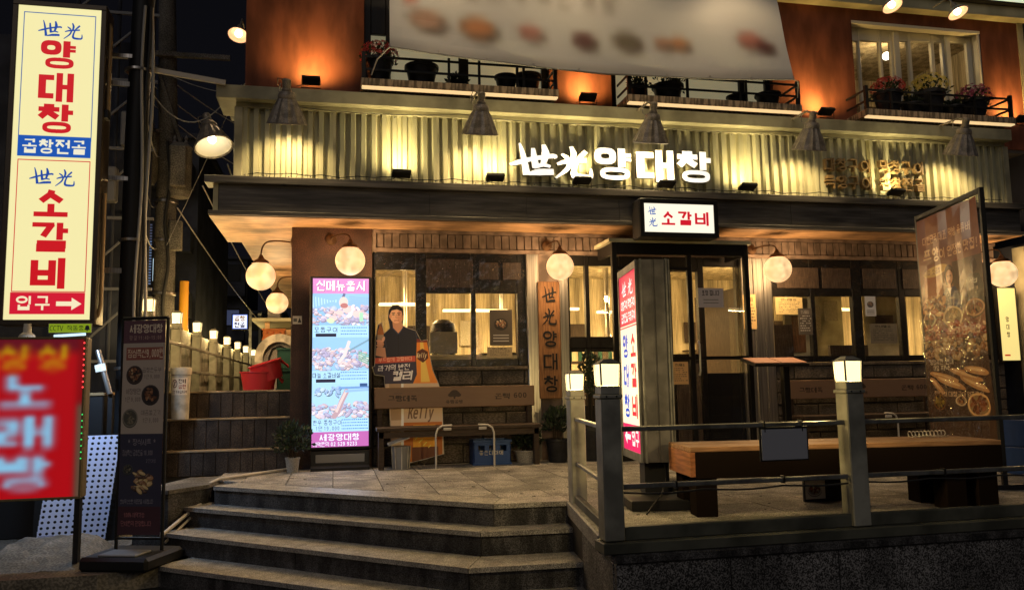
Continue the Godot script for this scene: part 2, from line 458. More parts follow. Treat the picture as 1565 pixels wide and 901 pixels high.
# ---------------------------------------------------------------- painter for flat print
class Pen:
	var im: Image
	var k: float
	var o := Vector2.ZERO
	var host: Node

	func _init(h: Node, w: float, hh: float, scale: float, bg: Color, origin := Vector2.ZERO) -> void:
		k = scale * 2.0; o = origin; host = h
		im = Image.create(int(w * k / 2) * 2, int(hh * k / 2) * 2, false, Image.FORMAT_RGB8)
		im.fill(bg)

	func rect(x: float, y: float, w: float, h: float, c: Color) -> void:
		im.fill_rect(Rect2i(Rect2((Vector2(x, y) - o) * k, Vector2(w, h) * k)), c)

	func poly(contours: Array, c: Color, t := Transform2D()) -> void:  # even-odd
		var ps := []
		var lo := INF; var hi := -INF
		for q in contours:
			var p := PackedVector2Array()
			for a in q:
				var b: Vector2 = (t * a - o) * k
				p.append(b); lo = minf(lo, b.y); hi = maxf(hi, b.y)
			ps.append(p)
		for y in range(maxi(0, int(lo)), mini(im.get_height(), int(hi) + 1)):
			var yy := y + 0.5
			var xs := []
			for p in ps:
				var m: int = p.size()
				for i in m:
					var a: Vector2 = p[i]; var b: Vector2 = p[(i + 1) % m]
					if (a.y <= yy) != (b.y <= yy): xs.append(a.x + (yy - a.y) / (b.y - a.y) * (b.x - a.x))
			xs.sort()
			for i in range(0, xs.size() - 1, 2):
				var x0 := int(round(xs[i])); var x1 := int(round(xs[i + 1]))
				if x1 > x0: im.fill_rect(Rect2i(x0, y, x1 - x0, 1), c)

	func blob(x: float, y: float, rx: float, ry: float, c: Color, turn := 0.0, sq := 1.0) -> void:
		poly([host.oval(Vector2.ZERO, Vector2(rx, ry), 18, sq)], c, Transform2D(turn, Vector2(x, y)))

	func line(pts: Array, w: float, c: Color) -> void:
		for i in pts.size() - 1: poly([host.bar2(pts[i], pts[i + 1], w, w * 0.3)], c)

	func text(s: String, x: float, y: float, cw: float, ch: float, c: Color, th := 0.12, gap := 0.12, sq := 1.0, slant := 0.0, rise := 0.0) -> void:  # cells run right from x, y
		var px := x
		for i in s.length():
			var e := s[i]
			var latin := e.unicode_at(0) < 0x3000
			if e != " ":
				var t := Transform2D(Vector2(cw, rise * cw), Vector2(-slant * ch, ch), Vector2(px - (cw * 0.22 if latin else 0.0), y + (px - x) * rise + (slant * 0)))
				for g in host.glyph(e, th, sq): poly(g, c, t)
			px += cw * ((0.62 if latin else 1.0) + gap) if e != " " else cw * 0.4

	func column(s: String, x: float, y: float, cw: float, ch: float, c: Color, th := 0.12, gap := 0.15, sq := 1.0) -> void:
		for i in s.length():
			for g in host.glyph(s[i], th, sq): poly(g, c, Transform2D(Vector2(cw, 0), Vector2(0, ch), Vector2(x, y + i * ch * (1 + gap))))

	func food(x: float, y: float, w: float, h: float, n: int, pal: Array, r: float, seed_: int, deep := 0.55) -> void:  # heaped pieces, each with a shaded underside and a light top
		var g := RandomNumberGenerator.new(); g.seed = seed_
		for i in n:
			var f := float(i) / n
			var px := x + g.randf() * w; var py := y + (f * 0.8 + g.randf() * 0.2) * h
			var rx := r * g.randf_range(0.5, 1.1); var ry := rx * g.randf_range(0.35, 0.75); var a := g.randf_range(-0.9, 0.9)
			var c: Color = pal[g.randi() % pal.size()]
			blob(px + r * 0.08, py + r * 0.16, rx, ry, c.darkened(deep), a)
			blob(px, py, rx * 0.94, ry * 0.9, c, a)
			blob(px - rx * 0.15, py - ry * 0.3, rx * 0.5, ry * 0.35, c.lightened(0.25), a)

	func dish(x: float, y: float, r: float, bowl: Color, pal: Array, seed_: int, flat := 0.8) -> void:
		blob(x, y + r * 0.12, r, r * flat, bowl.darkened(0.4)); blob(x, y, r, r * flat, bowl); blob(x, y, r * 0.84, r * flat * 0.82, bowl.darkened(0.35))
		var g := RandomNumberGenerator.new(); g.seed = seed_
		for i in 26:
			var a := g.randf() * TAU; var d := sqrt(g.randf()) * 0.66 * r
			var c: Color = pal[g.randi() % pal.size()]
			blob(x + cos(a) * d, y + sin(a) * d * flat, r * 0.2, r * 0.12, c.darkened(g.randf() * 0.4), g.randf() * 3.0)

	func done(soft := 0.0) -> Image:
		var w := im.get_width() / 2; var h := im.get_height() / 2
		if soft > 0.0:  # blur put into the whole print
			for q in int(soft) + 1: im.shrink_x2()
			for q in int(soft): im.resize(im.get_width() * 2, im.get_height() * 2, Image.INTERPOLATE_BILINEAR)
			im.resize(w, h, Image.INTERPOLATE_BILINEAR)
		else:
			im.resize(w, h, Image.INTERPOLATE_LANCZOS)
		return im


func letter_geo(ch: String, w: float, h: float, depth: float, th: float, sq := 1.0) -> Geo:  # raised letter; each stroke a hair prouder than the one before it
	var g := Geo.new()
	var t := Transform3D(Basis(), Vector3.ZERO)
	var i := 0
	for q in glyph(ch, th, sq):
		var a := PackedVector2Array()
		for p in q[0]: a.append(Vector2(p.x * w, (1 - p.y) * h))
		if q.size() > 1:
			var b := PackedVector2Array()
			for p in q[1]: b.append(Vector2(p.x * w, (1 - p.y) * h))
			a.reverse(); b.reverse()
			g.ring(a, b, t, i * 0.0004, depth + i * 0.0006)
		else:
			g.prism(a, t, i * 0.0004, depth + i * 0.0006)
		i += 1
	return g


# ---------------------------------------------------------------- scene
const UP_XZ := Basis(Vector3(1, 0, 0), Vector3(0, 0, -1), Vector3(0, 1, 0))  # outlines in (x, -z), extruded upwards
const WARM := Color(1.0, 0.78, 0.5)


func _ready() -> void:
	rng.seed = 7
	var cam := Camera3D.new()
	cam.name = "camera"; add_child(cam)
	cam.position = Vector3(0, 0.87, 0)
	cam.rotation = Vector3(0.110335, -0.215848, -0.0180416)
	cam.fov = 39.66; cam.near = 0.05; cam.far = 400.0
	var env := Environment.new()
	var sky := ProceduralSkyMaterial.new()
	sky.sky_top_color = Color8(9, 9, 12); sky.sky_horizon_color = Color8(15, 15, 20); sky.ground_bottom_color = Color8(6, 6, 8); sky.ground_horizon_color = Color8(15, 15, 22); sky.sky_curve = 0.2
	env.background_mode = Environment.BG_SKY
	env.sky = Sky.new(); env.sky.sky_material = sky
	env.tonemap_mode = Environment.TONE_MAPPER_LINEAR; env.tonemap_exposure = 1.08
	env.sdfgi_enabled = true; env.ssao_enabled = true; env.ssil_enabled = true
	var we := WorldEnvironment.new()
	we.name = "world"; we.environment = env; add_child(we)
	var sun := DirectionalLight3D.new()  # the faint glow of the street and the night sky behind the photographer
	sun.name = "night_glow"; add_child(sun)
	sun.rotation = Vector3(-0.62, -0.35, 0); sun.light_energy = 0.068; sun.light_color = Color(1.0, 0.96, 0.94); sun.light_angular_distance = 40.0; sun.shadow_enabled = true
	materials()
	ground_and_steps()
	building()
	facade_lamps()
	facade_signs()
	upper_floor_things()
	terrace_things()
	fence_things()
	alley()
	left_corner()


func materials() -> void:
	var fine := noise_tex(3, 0.09, 0.68, 1.0, 3, 512, FastNoiseLite.TYPE_SIMPLEX, 2.0)
	var cloud := noise_tex(5, 0.006, 0.72, 1.0, 5, 512, FastNoiseLite.TYPE_SIMPLEX_SMOOTH, 1.8)
	var speck := noise_tex(9, 0.3, 0.5, 1.0, 2, 512, FastNoiseLite.TYPE_VALUE, 2.4)
	var stain := noise_tex(29, 0.012, 0.6, 1.0, 5, 512, FastNoiseLite.TYPE_SIMPLEX_SMOOTH, 2.6)
	var coarse := noise_tex(19, 0.3, 0.3, 1.0, 2, 512, FastNoiseLite.TYPE_VALUE, 2.6)
	var grain := noise_tex(11, 0.03, 0.78, 1.0, 4, 512, FastNoiseLite.TYPE_SIMPLEX_SMOOTH, 2.0)
	var wrinkle := noise_tex(15, 0.012, 0.0, 1.0, 4, 512, FastNoiseLite.TYPE_CELLULAR, 1.6)
	var stain_soft := noise_tex(31, 0.02, 0.84, 1.0, 5, 512, FastNoiseLite.TYPE_SIMPLEX_SMOOTH, 2.2)
	var S := Vector3.ONE
	mk("asphalt", lin(0.05, 0.05, 0.052), 0.85, 0.0, fine, S * 1.5, 0.4, cloud, S * 0.3)
	mk("paver", lin(0.54, 0.5, 0.44), 0.75, 0.0, speck, S * 1.6, 0.12, cloud, S * 0.9)
	mk("paver_b", lin(0.48, 0.445, 0.395), 0.7, 0.0, speck, S * 1.3, 0.12, cloud, S * 0.7)
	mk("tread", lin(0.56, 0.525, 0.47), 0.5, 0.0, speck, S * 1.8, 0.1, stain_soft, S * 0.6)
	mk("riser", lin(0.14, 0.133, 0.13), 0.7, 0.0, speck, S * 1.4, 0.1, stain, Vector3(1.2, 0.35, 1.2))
	mk("granite", lin(0.34, 0.325, 0.315), 0.6, 0.0, coarse, S * 1.1, 0.06, cloud, S * 0.5)
	mk("joint", lin(0.05, 0.045, 0.04), 0.95)
	mk("beam", lin(0.1, 0.1, 0.075), 0.6, 0.0, cloud, S * 0.8)
	mk("post", lin(0.33, 0.32, 0.26), 0.5, 0.0, cloud, S * 0.8)
	mk("rail", lin(0.2, 0.2, 0.19), 0.4, 0.4, cloud, S * 2.0)
	mk("black", lin(0.012, 0.012, 0.013), 0.5)
	mk("black_matt", lin(0.012, 0.012, 0.013), 0.9)
	mk("frame", lin(0.007, 0.006, 0.0055), 0.4, 0.0)
	mk("steel", lin(0.55, 0.52, 0.48), 0.3, 0.9, grain, Vector3(3, 0.05, 3))
	mk("pillar", lin(0.085, 0.036, 0.024), 0.5, 0.1, fine, S * 1.2, 0.08, cloud, S * 0.8)
	mk("slat", lin(0.2, 0.145, 0.115), 0.65, 0.0, cloud, S * 1.5)
	mk("slat_b", lin(0.175, 0.125, 0.1), 0.65, 0.0, cloud, S * 1.3)
	mk("brick", lin(0.15, 0.125, 0.1), 0.85, 0.0, fine, Vector3(0.5, 1.2, 0.5), 0.35, cloud, S * 1.1)
	mk("brick_b", lin(0.12, 0.1, 0.082), 0.85, 0.0, fine, Vector3(0.6, 1.4, 0.6), 0.35, cloud, S * 1.3)
	mk("soffit", lin(0.5, 0.295, 0.15), 0.6, 0.0, grain, Vector3(0.12, 1, 1.4), 0.0, cloud, S * 0.5)
	mk("canopy", lin(0.14, 0.125, 0.112), 0.55, 0.2, cloud, Vector3(0.25, 2.0, 1), 0.0, grain, Vector3(0.1, 1.5, 1))
	mk("cream", lin(0.58, 0.55, 0.36), 0.5, 0.0, cloud, Vector3(0.35, 0.1, 0.35))
	mk("fascia", lin(0.42, 0.39, 0.26), 0.55, 0.0, cloud, S * 0.4)
	mk("terracotta", lin(0.2, 0.066, 0.036), 0.75, 0.0, cloud, Vector3(0.8, 0.25, 0.8))
	mk("slab", lin(0.42, 0.33, 0.23), 0.8, 0.0, stain, Vector3(3, 0.5, 3))
	mk("white_frame", lin(0.6, 0.58, 0.48), 0.4)
	mk("blind", lin(0.6, 0.57, 0.42), 0.7, 0.0, cloud, S * 0.5)
	mk("interior", lin(0.72, 0.62, 0.42), 0.7, 0.0, cloud, Vector3(2, 0.1, 2), 0.0, grain, Vector3(3, 0.1, 3))
	mk("menu_sheet", lin(0.6, 0.56, 0.45), 0.7, 0.0, fine, S * 1.0)
	mk("interior_dark", lin(0.08, 0.055, 0.04), 0.6, 0.0, grain, Vector3(3, 0.3, 3))
	mk("zinc", lin(0.46, 0.4, 0.33), 0.42, 0.2, cloud, S * 4.0, 0.0, fine, S * 2.0)
	mk("enamel", lin(0.75, 0.7, 0.58), 0.4)
	mk("copper", lin(0.12, 0.065, 0.035), 0.4, 0.8)
	mk("tile", lin(0.1, 0.073, 0.055), 0.55, 0.0, cloud, S * 1.6, 0.0, fine, S * 1.0)
	mk("tile_b", lin(0.08, 0.06, 0.048), 0.55, 0.0, cloud, S * 1.4, 0.0, fine, S * 1.0)
	mk("edge", lin(0.35, 0.27, 0.17), 0.6, 0.0, cloud, S)
	mk("bench_wood", lin(0.3, 0.17, 0.09), 0.55, 0.0, grain, Vector3(0.25, 3.0, 2.5), 0.0, cloud, S * 1.3)
	mk("bench_dark", lin(0.055, 0.035, 0.024), 0.6, 0.0, grain, Vector3(0.3, 3.0, 2.5))
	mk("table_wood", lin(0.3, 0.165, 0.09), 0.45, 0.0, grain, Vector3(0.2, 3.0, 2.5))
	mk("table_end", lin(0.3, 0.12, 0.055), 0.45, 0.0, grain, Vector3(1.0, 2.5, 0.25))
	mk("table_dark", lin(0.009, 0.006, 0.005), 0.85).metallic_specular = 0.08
	mk("transom", lin(0.055, 0.038, 0.03), 0.6, 0.0, grain, Vector3(3, 0.35, 3))
	mk("blue_plastic", lin(0.02, 0.06, 0.2), 0.4)
	mk("green_plastic", lin(0.02, 0.07, 0.05), 0.5)
	mk("orange_plastic", lin(0.55, 0.16, 0.04), 0.5)
	mk("red_plastic", lin(0.5, 0.03, 0.035), 0.4)
	mk("white_plastic", lin(0.65, 0.6, 0.5), 0.45, 0.0, cloud, S * 2.0)
	mk("grey_plastic", lin(0.2, 0.2, 0.2), 0.5)
	mk("pot", lin(0.4, 0.37, 0.33), 0.6, 0.0, fine, S * 1.5)
	mk("dark_pot", lin(0.022, 0.022, 0.027), 0.35, 0.0, cloud, S * 3.0)
	mk("earth", lin(0.03, 0.022, 0.016), 0.95)
	for q in [["leaf", 0.022, 0.036, 0.016], ["leaf_dark", 0.013, 0.02, 0.013], ["flower_red", 0.35, 0.04, 0.035], ["flower_yellow", 0.55, 0.46, 0.1], ["flower_purple", 0.2, 0.03, 0.08]]:
		var m := mk(q[0], lin(q[1], q[2], q[3]), 0.6)
		m.backlight_enabled = true; m.backlight = lin(q[1], q[2], q[3])
	mk("concrete", lin(0.24, 0.22, 0.19), 0.9, 0.0, fine, S * 0.7, 0.3, cloud, S * 0.6)
	mk("alley_wall", lin(0.36, 0.33, 0.26), 0.85, 0.0, fine, S * 0.8, 0.2, cloud, S * 0.7)
	mk("wire", lin(0.03, 0.03, 0.03), 0.6)
	mk("wire_pale", lin(0.35, 0.34, 0.32), 0.5)
	mk("conduit", lin(0.45, 0.42, 0.38), 0.5)
	mk("yellow_pipe", lin(0.6, 0.28, 0.02), 0.5)
	mk("night_wall", lin(0.05, 0.055, 0.075), 0.9, 0.0, cloud, S * 0.3)
	mk("gold", lin(0.26, 0.17, 0.075), 0.5, 0.1)
	mk("letter_side", lin(0.1, 0.085, 0.06), 0.5)
	mk("wood_sign", lin(0.25, 0.12, 0.05), 0.6, 0.0, grain, Vector3(3, 0.25, 3), 0.06)
	mk("cloth_rope", lin(0.5, 0.47, 0.4), 0.8)
	glow("globe", lin(1.0, 0.66, 0.33), 1.12)
	M.globe.emission_texture = cloud; M.globe.emission_operator = BaseMaterial3D.EMISSION_OP_MULTIPLY; M.globe.uv1_triplanar = true; M.globe.uv1_world_triplanar = true; M.globe.uv1_scale = S * 2.2
	glow("lantern", lin(1.0, 0.86, 0.5), 1.25)
	glow("bulb", lin(1.0, 0.9, 0.7), 6.0)
	glow("flood_face", lin(1.0, 0.85, 0.5), 3.0)
	glow("letter_face", lin(1.0, 0.95, 0.84), 0.88)
	glow("tube", lin(1.0, 0.82, 0.45), 2.2)
	glow("pale_pane", lin(1.0, 0.9, 0.55), 0.17)
	glow("blue_pane", lin(0.3, 0.5, 1.0), 0.12)
	glow("dim_blue_pane", lin(0.25, 0.35, 0.8), 0.03)
	glow("lip_glow", lin(1.0, 0.72, 0.36), 0.75)  # glow standing in for light on the balcony lips
	glow("red_dot", lin(1.0, 0.05, 0.05), 2.0)
	glow("green_dot", lin(0.05, 1.0, 0.2), 0.7)
	glow("cold_tube", lin(0.6, 0.85, 1.0), 1.1)
	glass("clear", 0.04, Color(0.1, 0.1, 0.1))
	var film := glass("film", 0.03, Color(0.25, 0.25, 0.25), 0.05)
	film.metallic_specular = 0.8
	film.heightmap_enabled = true; film.heightmap_texture = wrinkle; film.heightmap_scale = 2.2
	film.uv1_triplanar = true; film.uv1_world_triplanar = true; film.uv1_scale = Vector3(0.5, 0.9, 0.5)
	var fl := glass("fluted", 0.06, Color(0.4, 0.38, 0.33), 0.08)
	var bars := noise_tex(21, 0.02, 0.0, 1.0, 2, 256)
	fl.heightmap_enabled = true; fl.heightmap_texture = bars; fl.heightmap_scale = 0.6
	fl.uv1_triplanar = true; fl.uv1_world_triplanar = true; fl.uv1_scale = Vector3(6.0, 0.05, 6.0)


# ---------------------------------------------------------------- ground, terrace, steps, retaining wall
func offset_line(p: Array, d: float) -> Array:  # a polyline in xz moved d metres towards the building
	var out := []
	for i in p.size():
		var a: Vector2 = p[maxi(i - 1, 0)]; var b: Vector2 = p[i]; var c: Vector2 = p[mini(i + 1, p.size() - 1)]
		var n0 := (b - a).normalized() if i > 0 else (c - b).normalized()
		var n1 := (c - b).normalized() if i < p.size() - 1 else n0
		n0 = Vector2(n0.y, -n0.x); n1 = Vector2(n1.y, -n1.x)
		var m := (n0 + n1).normalized()
		out.append(b + m * d / maxf(0.3, m.dot(n0)))
	return out


func ground_and_steps() -> void:
	var street := setting("street")
	part(street, "asphalt", Geo.new().span(Vector3(-90, -0.9, -90), Vector3(90, -0.66, 60)), M.asphalt)
	var line := [Vector2(-1.08, -8.085), Vector2(1.16, -6.08), Vector2(1.75, -6.05)]
	var floor_ := setting("terrace_floor")
	var slab := PackedVector2Array([Vector2(-1.07, 8.12), Vector2(1.165, 6.11), Vector2(1.73, 6.08), Vector2(1.56, 4.5), Vector2(12, 4.5), Vector2(12, 9.42), Vector2(-1.2, 9.42), Vector2(-1.12, 8.6)])
	part(floor_, "bed", Geo.new().prism(slab, Transform3D(UP_XZ, Vector3.ZERO), -0.655, -0.022), M.joint)
	# coping slabs along the top step
	var back := offset_line(line, 0.3)
	for s in 2:
		var n := 3 if s == 0 else 1
		for k in n:
			var a: Vector2 = line[s].lerp(line[s + 1], float(k) / n); var b: Vector2 = line[s].lerp(line[s + 1], float(k + 1) / n)
			var c: Vector2 = back[s].lerp(back[s + 1], float(k + 1) / n); var d: Vector2 = back[s].lerp(back[s + 1], float(k) / n)
			slab_piece(floor_, "coping_slab", [a, b, c, d], -0.035, rng.randf_range(-0.001, 0.001), M.tread)
	var inner := PackedVector2Array([Vector2(back[0].x, -back[0].y), Vector2(back[1].x, -back[1].y), Vector2(back[2].x, -back[2].y), Vector2(1.62, 4.6), Vector2(9.6, 4.6), Vector2(9.6, 9.4), Vector2(-1.13, 9.4), Vector2(-1.13, 8.62)])
	var w := 0.425
	for i in range(-4, 24):
		for j in range(10, 24):
			var off := 0.0
			var cell := PackedVector2Array([Vector2(i * w + off, j * w), Vector2((i + 1) * w + off, j * w), Vector2((i + 1) * w + off, (j + 1) * w), Vector2(i * w + off, (j + 1) * w)])
			for q in Geometry2D.intersect_polygons(cell, inner):
				for p in Geometry2D.offset_polygon(q, -0.004):
					if p.size() >= 3: part(floor_, "paving_slab", Geo.new().prism(p, Transform3D(UP_XZ, Vector3.ZERO), -0.02, rng.randf_range(-0.0015, 0.0015)), M.paver if rng.randf() < 0.6 else M.paver_b)
	var gum := Geo.new()
	for k in 70:
		var c := Vector2(rng.randf_range(-0.6, 5.5), rng.randf_range(5.0, 9.0))
		if not Geometry2D.is_point_in_polygon(c, inner): continue
		var sp := PackedVector2Array(); var r0 := rng.randf_range(0.007, 0.018)
		for a in 7: sp.append(c + Vector2(cos(TAU * a / 7), sin(TAU * a / 7)) * r0 * rng.randf_range(0.6, 1.2))
		gum.prism(sp, Transform3D(UP_XZ, Vector3.ZERO), 0.0005, 0.0032)
	part(floor_, "gum_spots", gum, M.joint).set_meta("kind", "stuff")
	# steps
	var steps := setting("entrance_steps")
	var noses := [line, [Vector2(-1.243, -7.92), Vector2(1.03, -5.9), Vector2(1.77, -5.855)], [Vector2(-1.37, -7.61), Vector2(0.88, -5.53), Vector2(1.73, -5.49)], [Vector2(-1.28, -7.03), Vector2(0.74, -5.28), Vector2(1.7, -5.2)]]
	for k in 4:
		var y := -0.165 * k
		var nose: Array = noses[k]
		if k > 0:
			nose = nose.duplicate(); nose[0] = nose[0] + (nose[0] - nose[1]).normalized() * 0.12
		var face := offset_line(nose, 0.018); var rear := offset_line(nose, 0.36); var deep := offset_line(nose, 0.2)
		for s in 2:
			var n := 2 if s == 0 else 1
			for i in n:
				var f0 := float(i) / n; var f1 := float(i + 1) / n
				if k > 0: slab_piece(steps, "tread", [nose[s].lerp(nose[s + 1], f0), nose[s].lerp(nose[s + 1], f1), rear[s].lerp(rear[s + 1], f1), rear[s].lerp(rear[s + 1], f0)], y - 0.034, y, M.tread)
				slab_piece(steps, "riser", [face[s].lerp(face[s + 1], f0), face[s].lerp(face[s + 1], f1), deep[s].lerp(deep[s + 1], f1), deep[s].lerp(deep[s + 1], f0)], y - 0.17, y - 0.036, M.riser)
	# curb on the left of the steps
	var curb := setting("step_curb")
	var cp := PackedVector2Array([Vector2(-1.09, 8.6), Vector2(-1.14, 8.2), Vector2(-1.42, 7.85), Vector2(-1.75, 8.05), Vector2(-1.55, 8.4), Vector2(-1.4, 8.9), Vector2(-1.09, 8.9)])
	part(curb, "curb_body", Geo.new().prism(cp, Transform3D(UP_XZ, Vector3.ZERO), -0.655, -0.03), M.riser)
	part(curb, "curb_cap", Geo.new().prism(Geometry2D.offset_polygon(cp, 0.012)[0], Transform3D(UP_XZ, Vector3.ZERO), -0.028, 0.006), M.concrete)
	# retaining wall under the fence
	var wall := setting("retaining_wall")
	part(wall, "core", Geo.new().prism(PackedVector2Array([Vector2(1.56, 4.47), Vector2(12, 4.47), Vector2(12, 4.75), Vector2(1.82, 4.75), Vector2(1.99, 6.02), Vector2(1.765, 6.02)]), Transform3D(UP_XZ, Vector3.ZERO), -0.655, -0.105), M.joint)
	for k in 14:
		var x := 1.53 + k * 0.69
		part(wall, "granite_panel", Geo.new().span(Vector3(x + 0.003, -0.657, -4.465), Vector3(x + 0.687, -0.125, -4.425 + rng.randf_range(-0.002, 0.002)), 0.004), M.granite)
	for k in 3:
		var a := Vector3(1.532, 0, -4.47).lerp(Vector3(1.74, 0, -6.02), k / 3.0); var b := Vector3(1.532, 0, -4.47).lerp(Vector3(1.74, 0, -6.02), (k + 1) / 3.0)
		var d := (b - a).normalized() * 0.003
		part(wall, "granite_panel", Geo.new().bar(a + d + Vector3(0.012, -0.39, 0), b - d + Vector3(0.012, -0.39, 0), 0.03, 0.53, Vector3.UP, 0.004), M.granite)
	for k in 10:
		var x := 1.525 + k * 1.02
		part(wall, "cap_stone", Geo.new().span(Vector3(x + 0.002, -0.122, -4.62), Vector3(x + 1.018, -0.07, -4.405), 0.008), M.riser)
	var sa := Vector3(1.5, -0.05, -4.42); var sb := Vector3(1.735, -0.05, -6.03)
	part(wall, "cap_stone", Geo.new().bar(sa + Vector3(0.08, 0, -0.21), sb + Vector3(0.06, 0, 0), 0.16, 0.11, Vector3.UP, 0.01), M.tread)


func slab_piece(parent: Node3D, called: String, xz: Array, y0: float, y1: float, m: Material) -> void:
	var p := PackedVector2Array()
	for q in xz: p.append(Vector2(q.x, -q.y))
	for o in Geometry2D.offset_polygon(p, -0.003):
		part(parent, called, Geo.new().prism(o, Transform3D(UP_XZ, Vector3.ZERO), y0, y1), m)


# ---------------------------------------------------------------- the building
func window_frame(x0: float, x1: float, y0: float, y1: float, panes: Array, z0: float, z1: float) -> Geo:  # panes: x0, x1, y0, y1, sorted by x
	var g := Geo.new()
	var x := x0
	for p in panes:
		if p[0] > x: g.span(Vector3(x, y0, z0), Vector3(p[0], y1, z1), 0.006)
		if p[2] > y0: g.span(Vector3(p[0], y0, z0), Vector3(p[1], p[2], z1 - 0.004), 0.006)
		if p[3] < y1: g.span(Vector3(p[0], p[3], z0), Vector3(p[1], y1, z1 - 0.004), 0.006)
		x = p[1]
	if x < x1: g.span(Vector3(x, y0, z0), Vector3(x1, y1, z1), 0.006)
	return g


func panes_of(w: Node3D, panes: Array, z: float, m: Material) -> void:
	for p in panes: part(w, "pane", Geo.new().span(Vector3(p[0] - 0.01, p[2] - 0.01, z - 0.003), Vector3(p[1] + 0.01, p[3] + 0.01, z + 0.003)), m)


func bricks(parent: Node3D, x0: float, x1: float, ys: Array, len_: float, z: float) -> void:
	for r in ys.size() - 1:
		var x := x0 - (0.0 if r % 2 == 0 else len_ * 0.55)
		while x < x1:
			var a := maxf(x, x0); var b := minf(x + len_, x1)
			if b - a > 0.03: part(parent, "brick", Geo.new().span(Vector3(a + 0.006, ys[r] + 0.006, z - 0.05), Vector3(b - 0.006, ys[r + 1] - 0.006, z + rng.randf_range(-0.004, 0.006)), 0.008), M.brick if rng.randf() < 0.55 else M.brick_b)
			x += len_


